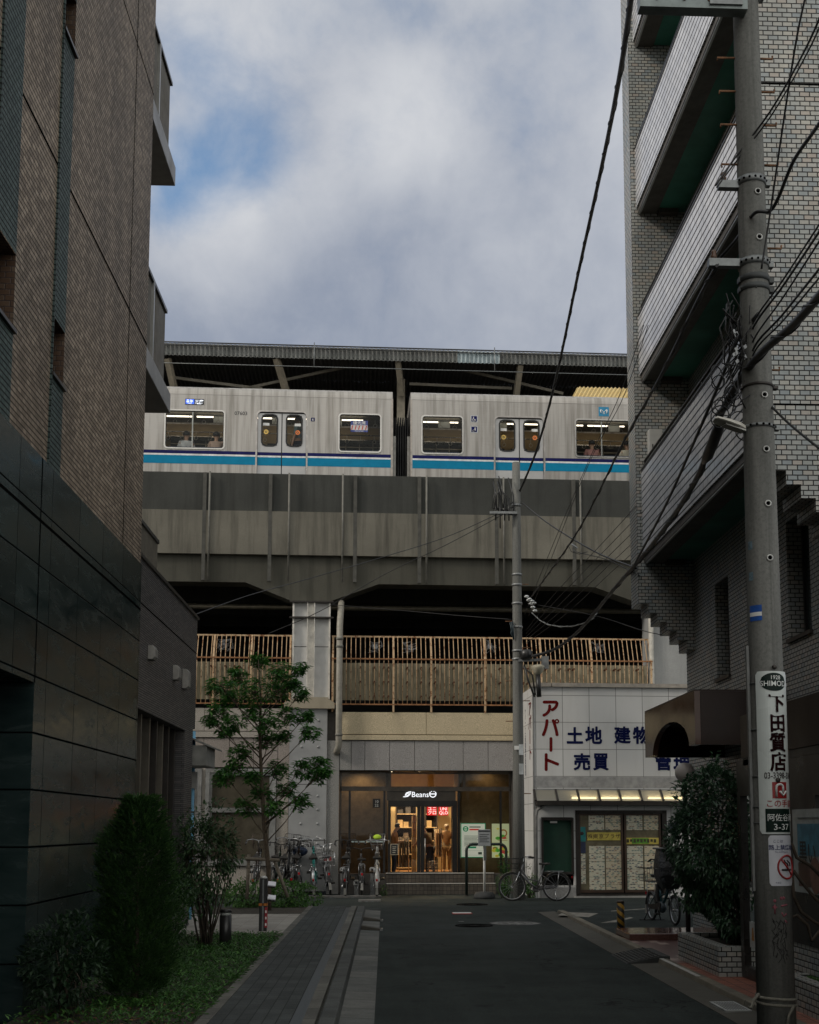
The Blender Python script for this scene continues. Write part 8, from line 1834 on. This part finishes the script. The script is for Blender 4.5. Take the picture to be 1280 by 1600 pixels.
# ---- weeds by the far pole
for i, (px, py, h, lab) in enumerate(((789, 1392, 1.0, 'tall green weeds at the left foot of the far pole'), (829, 1390, .8, 'dark green weeds growing behind the side-on bicycle'))):
    x, y = onG(px, py); y = min(y, 30.4); x = onY(px, py, y)[0]; shrub('weed_clump', lab, (x, y, h * .5), (.17, .2, h * .5), 900, LF_GC, .09, .022, 9, 80 + i, cat='weeds', base=(x, y, 0), clump=.6)
shrub('weed_clump', 'small dark weeds beside the dock rail at the shop steps', (onG(598, 1396)[0], 31.6, .12), (.10, .15, .12), 120, LF_GC, .07, .02, 4, 83, cat='weeds', base=(onG(598, 1396)[0], 31.6, 0))
# ---- ground cover
rn = random.Random(91); ml = MB()
for k in range(15000):
    y = 10.6 + 8.6 * rn.random() ** 1.35; x = rn.uniform(-3.2, -1.62); h = noise.noise(Vector((x * 2.3, y * 1.6, 3))) * .5 + .5
    if x < -2.7 and rn.random() < .5: continue
    if y < 11.6 and rn.random() < .6: continue
    p = Vector((x, y, .07 + rn.uniform(0, .10) * (.4 + h))); a = rn.uniform(0, 2 * PI); leaf(ml, p, Vector((math.cos(a), math.sin(a), rn.uniform(.1, 1.1))), rn.uniform(.035, .075), rn.uniform(.014, .026))
for k in range(300):
    y = rn.uniform(11, 19.2); x = -1.63 + rn.uniform(-.06, .05); a = rn.uniform(-.6, .6); leaf(ml, Vector((x, y, .11)), Vector((math.cos(a), math.sin(a), rn.uniform(-.1, .6))), rn.uniform(.04, .08), .02)
gc = ml.build('ground_cover', LF_GC, None, loc=(-2.4, 14, .07)); tag(gc, 'low leafy green ground cover filling the planted bed', 'ground cover', kind='stuff')
rn = random.Random(92); ml = MB()
for k in range(260): x, y = rn.uniform(-3.1, -1.75), rn.uniform(10.4, 12.6); a = rn.uniform(0, 6.28); leaf(ml, Vector((x, y, .085)), Vector((math.cos(a), math.sin(a), .05)), .06, .03)
lt = ml.build('leaf_litter', plain('dry_leaf', (0.16, 0.08, 0.035), .8, 0, .4, 20), None, loc=(-2.4, 11.5, .08)); tag(lt, 'dry brown fallen leaves on the soil under the conifer', 'leaf litter', kind='stuff')
# ================================================================== street furniture and small things
X1, Y1 = onG(411, 1455, .1)
t = thing('sign_post', 'black square post with two white angled plates, orange band and red label', 'post', (X1, Y1, .07)); z1 = onY(411, 1369, Y1)[1]
m = MB(); m.box(X1 - .062, X1 + .062, Y1 - .062, Y1 + .062, .05, z1 - .03); m.build('post', BLACKP, t, bevel=.01); m = MB(); m.tubez((X1 + .0, Y1, z1 - .035), [(.062, 0), (.05, .025), (.02, .04)], 14); m.build('cap', LGREYP, t)
m = MB(); m.box(X1 - .012, X1 + .012, Y1 - .066, Y1 - .0625, .1, z1 - .05); m.build('front_strip', GALV, t)
zo = onY(411, 1413, Y1)[1]; m = MB(); m.box(X1 - .066, X1 + .066, Y1 - .066, Y1 + .066, zo - .02, zo + .02); m.build('orange_band', plain('orange_tape', (0.50, 0.16, 0.02), .5), t)
za, zb = onY(411, 1449, Y1)[1], onY(411, 1417, Y1)[1]; m = MB(); m.box(X1 + .03, X1 + .0665, Y1 - .068, Y1 + .03, za, zb); rl = m.build('red_label', plain('red_label', (0.32, 0.02, 0.03), .5), t)
m = MB()
for k in range(3): m.box(X1 + .038, X1 + .06, Y1 - .070, Y1 - .0682, za + .03 + k * (zb - za) / 3.2, za + .07 + k * (zb - za) / 3.2)
m.build('label_mark', WHITEP, rl)
for py in (1381, 1402):
    z = onY(421, py, Y1)[1]; m = MB(); m.obox((X1 + .135, Y1 - .03, z), (.062, 0, -.006), (0, .05, .03), (0, -.004, .007)); pt = m.build('angled_plate', plain('white_plate', (0.72, 0.72, 0.76), .4), t); m = MB(); m.obox((X1 + .135, Y1 - .03, z - .028), (.055, 0, -.006), (0, .045, .025), (0, -.003, .006)); m.build('plate_back', BLACKP, pt)
    m = MB(); m.tube([(X1 + .05, Y1, z - .02), (X1 + .12, Y1 - .02, z - .02)], .012, 6); m.build('arm', BLACKP, t)
X2, Y2 = onG(352, 1476, .1); t = thing('bollard_light', 'low black cylindrical garden bollard light with pale top ring', 'bollard', (X2, Y2, .07)); z2 = onY(352, 1421, Y2)[1]
m = MB(); m.tubez((X2, Y2, .05), [(.085, 0), (.085, z2 - .13)], 18); m.build('post', BLACKP, t); m = MB(); m.tubez((X2, Y2, z2 - .08), [(.075, 0), (.075, .04)], 18); m.build('lens', plain('lens_pale', (0.4, 0.42, 0.4), .3), t); m = MB(); m.tubez((X2, Y2, z2 - .04), [(.088, 0), (.088, .03), (.07, .045)], 18); m.build('cap', BLACKP, t)
# striped bollard, granite step, planter, globe lamp
m = MB(); m.box(3.66, 5.19, 18.35, 19.45, .0, .16); gs = m.build('granite_step', plain('polished_maroon_granite', (0.11, 0.055, 0.045), .12, 0, .4, 40), None, loc=(4.4, 18.9, .05), bevel=.012); tag(gs, 'polished maroon granite step before the arched entrance', 'step')
X3, Y3 = 3.80, 19.75; t = thing('striped_bollard', 'short bollard with black and yellow diagonal stripes beside the granite step', 'bollard', (X3, Y3, .05)); z3 = onY(964, 1407, Y3)[1]
def hazard():
    mm = MT('hazard_stripe', .6); sp = mm.n('ShaderNodeSeparateXYZ'); mm.l(mm.OBJ(), sp.inputs[0]); at = mm.math('ARCTAN2', sp.outputs[1], sp.outputs[0]); v = mm.math('ADD', mm.math('MULTIPLY', sp.outputs[2], 7.5), mm.math('MULTIPLY', at, .35)); f = mm.math('FRACT', v); k = mm.math('GREATER_THAN', f, .5); d_ = mm.noise(mm.OBJ(), 25, 4); mm.col(mm.mix(mm.rng(d_, .5, .7, 0, .6), mm.mix(k, (0.012, 0.012, 0.012), (0.36, 0.20, 0.015)), (0.04, 0.035, 0.025))); return mm.m
m = MB(); m.tubez((X3, Y3, .05), [(.062, 0), (.062, z3 - .08)], 18); m.build('post', hazard(), t); m = MB(); m.tubez((X3, Y3, z3 - .035), [(.064, 0), (.06, .025), (.03, .038)], 18); m.build('cap', plain('brown_cap', (0.05, 0.035, 0.025), .6), t)
t = thing('brick_planter', 'low grey-tiled brick planter filled with soil under the leafy bush', 'planter', (4.2, 14.8, 0)); b = MB(); pz1 = .40
X0_, Xn, Y0_, Yn = 3.78, 5.0, 13.87, 15.80
b.box(X0_, X0_ + .14, Y0_, Yn, 0, pz1); b.box(X0_ + .14, Xn, Y0_, Y0_ + .12, 0, pz1); b.box(X0_ + .14, Xn, Yn - .12, Yn, 0, pz1); b.build('rim_wall', BRICK_R, t); m = MB(); m.box(X0_ + .14, Xn, Y0_ + .12, Yn - .12, .1, .34); m.build('soil', SOIL, t)
t = thing('brick_planter', 'grey-tiled brick planter with moss behind the foot of the near pole', 'planter', (4, 10, 0)); b = MB(); b.box(3.80, 3.93, 5.0, 11.75, 0, .36); b.box(3.93, 4.05, 11.63, 11.75, 0, .36); b.build('rim_wall', BRICK_R, t); m = MB(); m.box(3.93, 4.05, 5, 11.63, .05, .32); m.build('soil', SOIL, t); m = MB(); rn = random.Random(7)
for k in range(900): x, y = rn.uniform(3.93, 4.05), rn.uniform(9, 11.6); a = rn.uniform(0, 6.28); leaf(m, Vector((x, y, .32)), Vector((math.cos(a), math.sin(a), 1.2)), .05, .012)
m.build('moss', LF_GC, t)
t = thing('bare_vine', 'bare woody vine branches trailing in front of the poster window', 'branch', (3.95, 10.6, .32)); m = MB()
for pts in ([(1300, 1455), (1272, 1440), (1252, 1425), (1240, 1400), (1238, 1370)], [(1237, 1318), (1245, 1340), (1266, 1352), (1285, 1372)], [(1240, 1360), (1254, 1380), (1275, 1405), (1290, 1415)], [(1285, 1450), (1268, 1470), (1262, 1445), (1245, 1430), (1236, 1434)]):
    m.tube([W3(x, y, 10.75) for x, y in pts], .016, 6)
m.build('branch', BARKD, t)
GX, GY, GZ = onY(1070, 1207, 17)[0], 17, onY(1070, 1207, 17)[1]
t = thing('globe_lamp', 'round white globe lamp on a post behind the leafy bush', 'lamp', (GX, GY, .06)); m = MB(); m.ball((GX, GY, GZ), .138, 24, 14); m.build('globe', plain('opal_globe', (0.62, 0.56, 0.53), .3, 0, .04), t); m = MB(); m.tubez((GX, GY, .05), [(.035, 0), (.035, GZ - .2), (.06, GZ - .19), (.06, GZ - .13)], 12); m.build('post', BLACKP, t)
# notice board on a post, hoop barrier
X4, Y4 = onG(757, 1400); Y4 = 30.2; X4 = onY(757, 1390, Y4)[0]
t = thing('notice_post', 'small grey notice board on a white post in a round rubber foot', 'notice board', (X4, Y4, 0)); zt, zb = onY(757, 1296, Y4)[1], onY(757, 1322, Y4)[1]
m = MB(); m.tubez((X4, Y4, .1), [(.028, 0), (.028, zb)], 10); m.build('post', plain('post_white', (0.6, 0.6, 0.57), .5), t); m = MB(); m.tubez((X4, Y4, 0), [(.27, 0), (.27, .06), (.22, .15), (.1, .17)], 20); m.build('foot', plain('rubber_foot', (0.03, 0.032, 0.033), .8), t)
m = MB(); m.box(X4 - .155, X4 + .155, Y4 - .05, Y4 - .03, zb, zt); bd = m.build('board', plain('board_grey', (0.33, 0.35, 0.36), .5), t, bevel=.006); m = MB(); m.box(X4 - .145, X4 + .145, Y4 - .0535, Y4 - .051, zt - .06, zt - .02)
for k in range(5): m.box(X4 - .12, X4 + .12 - .05 * (k % 2), Y4 - .0535, Y4 - .051, zt - .13 - k * .045, zt - .115 - k * .045)
m.build('text_lines', plain('text_grey', (0.05, 0.055, 0.06), .6), bd); m = MB(); m.box(X4 - .02, X4 + .05, Y4 - .035, Y4 + .02, zb - .35, zb - .02); m.build('clamp', GALV, t)
Yh = 31.35; xa, xb = onY(729, 1320, Yh)[0], onY(791, 1320, Yh)[0]; zh = onY(760, 1319, Yh)[1]; t = thing('hoop_barrier', 'dark green tubular hoop barrier before the back-lit posters', 'barrier', ((xa + xb) / 2, Yh, 0)); m = MB(); pts = [(xa, Yh, 0), (xa, Yh, zh - .16)] + [(xa + .16 - .16 * math.cos(R(a)), Yh, zh - .16 + .16 * math.sin(R(a))) for a in (20, 45, 70, 90)] + [(xb - .16 + .16 * math.sin(R(a)), Yh, zh - .16 + .16 * math.cos(R(a))) for a in (0, 20, 45, 70)] + [(xb, Yh, zh - .16), (xb, Yh, 0)]; m.tube(pts, .038, 10); m.build('tube', plain('black_green_tube', (0.012, 0.022, 0.018), .35), t)
m = MB(); 
for x in (xa, xb): m.tubez((x, Yh, 0), [(.07, 0), (.07, .02)], 12)
m.build('foot', DKMETAL, t)
# manholes, patches, plates
def manhole(px, py, r, label, c, ringc):
    x, y = onG(px, py); t = thing('manhole_cover', label, 'manhole cover', (x, y, 0)); m = MB(); m.tubez((x, y, -.03), [(r, 0), (r, .034)], 32); m.build('cover', c, t); m = MB(); m.torus((x, y, .002), (0, 0, 1), r + .02, .010, 36, 6); m.torus((x, y, .003), (0, 0, 1), r * .72, .007, 30, 5); m.build('ring', ringc, t); m = MB()
    for k in range(7): a = k * .9; m.box(x + r * .45 * math.cos(a) - .05, x + r * .45 * math.cos(a) + .05, y + r * .45 * math.sin(a) - .02, y + r * .45 * math.sin(a) + .02, .0, .0075)
    m.build('stud', ringc, t)
manhole(805, 1443, .44, 'large pale round manhole cover in the street', plain('pale_iron', (0.16, 0.16, 0.15), .7, 0, .25, 8), plain('dark_iron', (0.04, 0.04, 0.04), .6))
manhole(741, 1446.5, .31, 'dark round manhole cover left of the pale one', plain('street_iron', (0.013, 0.013, 0.012), .9, spec=.05), plain('black_iron', (0.006, 0.006, 0.006), .9, spec=.05)); manhole(738, 1413.5, .33, 'dark round manhole cover near the shop steps', plain('street_iron', (0.013, 0.013, 0.012)), plain('black_iron', (0.006, 0.006, 0.006)))
x, y = onG(722, 1427.5); t = thing('road_plate', 'small white plate with red rim lying on the street', 'plate', (x, y, 0)); m = MB(); m.box(x - .20, x + .20, y - .18, y + .18, .0, .012); m.build('red_rim', plain('red_rim', (0.35, 0.03, 0.03), .5), t); m = MB(); m.box(x - .185, x + .185, y - .10, y + .15, .012, .018); m.build('white_face', WHITEP, t)
x, y = onG(722, 1440); sheet('road_marking', [(x - .06, x + .04, y - .02, y + .03, .004)], plain('worn_white', (0.42, 0.42, 0.4), .8), 'tiny worn white paint mark', 'marking')
WORN = plain('worn_road_paint', (0.21, 0.195, 0.165), .85, 0, .5, 10)
def quadG(pts, z, label):
    m = MB(); m.quad(*[(*onG(px, py, z), z) for px, py in pts]); return struct(m.build('road_marking', WORN), label, 'marking')
quadG([(872, 1430), (920, 1433), (935, 1427), (880, 1425)], .054, 'worn pale paint line at the forecourt edge'); quadG([(938, 1442), (962, 1441), (990, 1434), (985, 1433)], .054, 'short worn pale paint line on the forecourt'); quadG([(955, 1424), (1015, 1420), (1015, 1419), (955, 1423)], .054, 'thin worn pale line on the forecourt')
m = MB(); m.box(3.52, 3.575, 13.9, 15.9, .0705, .0745); struct(m.build('road_marking', plain('kerb_white', (0.42, 0.41, 0.38), .8)), 'thin white painted line on the right kerb', 'marking')
t = thing('kerb_ramp', 'black rubber kerb ramp lying in the right gutter', 'ramp', (3.4, 16.3, 0)); m = MB(); m.prism([(3.10, .008), (3.66, .008), (3.66, .10), (3.55, .10)], 1, 15.75, 16.85); m.build('wedge', plain('ribbed_rubber', (0.03, 0.032, 0.032), .75), t); m = MB()
for k in range(9): f = k / 8; xx = 3.14 + .40 * f; zz = .008 + .092 * (xx - 3.10) / .45; m.box(xx - .012, xx + .012, 15.77, 16.83, zz, zz + .012)
for k in range(8): yy = 15.8 + k * .145; m.bar((3.13, yy, .022), (3.54, yy, .108), .012, .01)
m.build('rib', plain('worn_rubber', (0.055, 0.055, 0.053), .75), t)
p = [onG(px, py, .02) for px, py in ((1115, 1567), (1143, 1564), (1163, 1579), (1139, 1582))]; t = thing('drain_cover', 'pale ribbed concrete drain cover in the right gutter near the pole', 'drain cover', (*p[0], .01)); x0, x1 = 3.22, 3.47; y0, y1 = 11.62, 12.22; m = MB(); m.box(x0, x1, y0, y1, .0, .028); m.build('slab', plain('pale_concrete_cover', (0.36, 0.37, 0.36), .8), t); m = MB()
for k in range(8): m.box(x0 + .03 + k * .026, x0 + .042 + k * .026, y0 + .05, y1 - .05, .0275, .0305)
m.build('slot', plain('slot_dark', (0.10, 0.10, 0.10), .8), t)
for i, yy in enumerate((20.9, 22.9)):
    t = thing('gutter_step', 'small concrete driveway wedge in the left gutter, %s' % ('nearer one' if i == 0 else 'farther one'), 'wedge', (-.25, yy, 0)); m = MB(); m.prism([(-.40, .02), (-.03, .005), (-.03, .03), (-.40, .095)], 1, yy, yy + .22); m.build('wedge', CONC_GUT, t, bevel=.008); m = MB(); m.box(-.08, -.03, yy - .03, yy + .25, .004, .034); m.build('lip', GALV, t)
# poster in the near shop window and a small notice on the shop door
y0, z1 = onX(1240, 1265, XS + .02); y1_, z0 = onX(1240, 1392, XS + .02); yb = y0 - 1.2
t = thing('poster', 'picture poster with blue upper half and black lettering in the near window', 'poster', (XS, (y0 + yb) / 2, z0)); m = MB(); m.box(XS + .005, XS + .025, yb, y0, z0, z1); m.build('sheet', plain('poster_paper_white', (0.40, 0.43, 0.42), .35), t)
ya_, yb_ = y0 - .14, yb + .12; zm = z0 + (z1 - z0) * .42
m = MB(); m.box(XS + .002, XS + .0045, yb_, ya_, zm + .02, z1 - .14); m.build('blue_picture', plain('sea_blue_picture', (0.05, 0.22, 0.32), .35, 0, .6, 5), t)
m = MB(); m.box(XS + .002, XS + .0045, yb_, ya_, z0 + .06, zm - .05); m.build('dark_picture', plain('umber_picture', (0.10, 0.045, 0.03), .35, 0, .5, 6), t)
m = MB(); m.ball((XS + .001, (ya_ + yb_) / 2, (z0 + .06 + zm - .05) / 2), .15, 18, 10, (.012, 1, 1.15)); m.build('portrait', plain('portrait_tone', (0.22, 0.11, 0.08), .4, 0, .35, 9), t)
m = MB(); m.text('黒い', (XS - .001, ya_ - .03, zm - .04), (0, -1, 0), (0, 0, 1), .24, .012, 'L', 0); m.text('SCREENING', (XS + .002, ya_ - .05, z1 - .09), (0, -1, 0), (0, 0, 1), .05, .003, 'L', 0) if False else None; m.build('brush_title', BLACKP, t)
m = MB(); m.box(XS - .002, XS + .004, ya_ - .6, ya_ - .03, z1 - .085, z1 - .075); m.build('small_print', plain('grey_print', (0.25, 0.27, 0.27), .5), t)
yq, zq = onX(1176, 1455, XS + .05); t = thing('door_notice', 'small white notice with an orange cone picture on the dark shop door', 'notice', (XS + .05, yq, zq - .1)); m = MB(); m.box(XS + .045, XS + .052, yq - .15, yq + .09, zq - .18, zq + .10); m.build('sheet', plain('notice_white', (0.5, 0.52, 0.51), .5), t); m = MB(); m.prism([(yq - .07, zq - .10), (yq + .01, zq - .10), (yq - .02, zq + .04), (yq - .04, zq + .04)], 0, XS + .040, XS + .0445); m.build('cone_picture', plain('notice_orange', (0.42, 0.18, 0.02), .5), t)
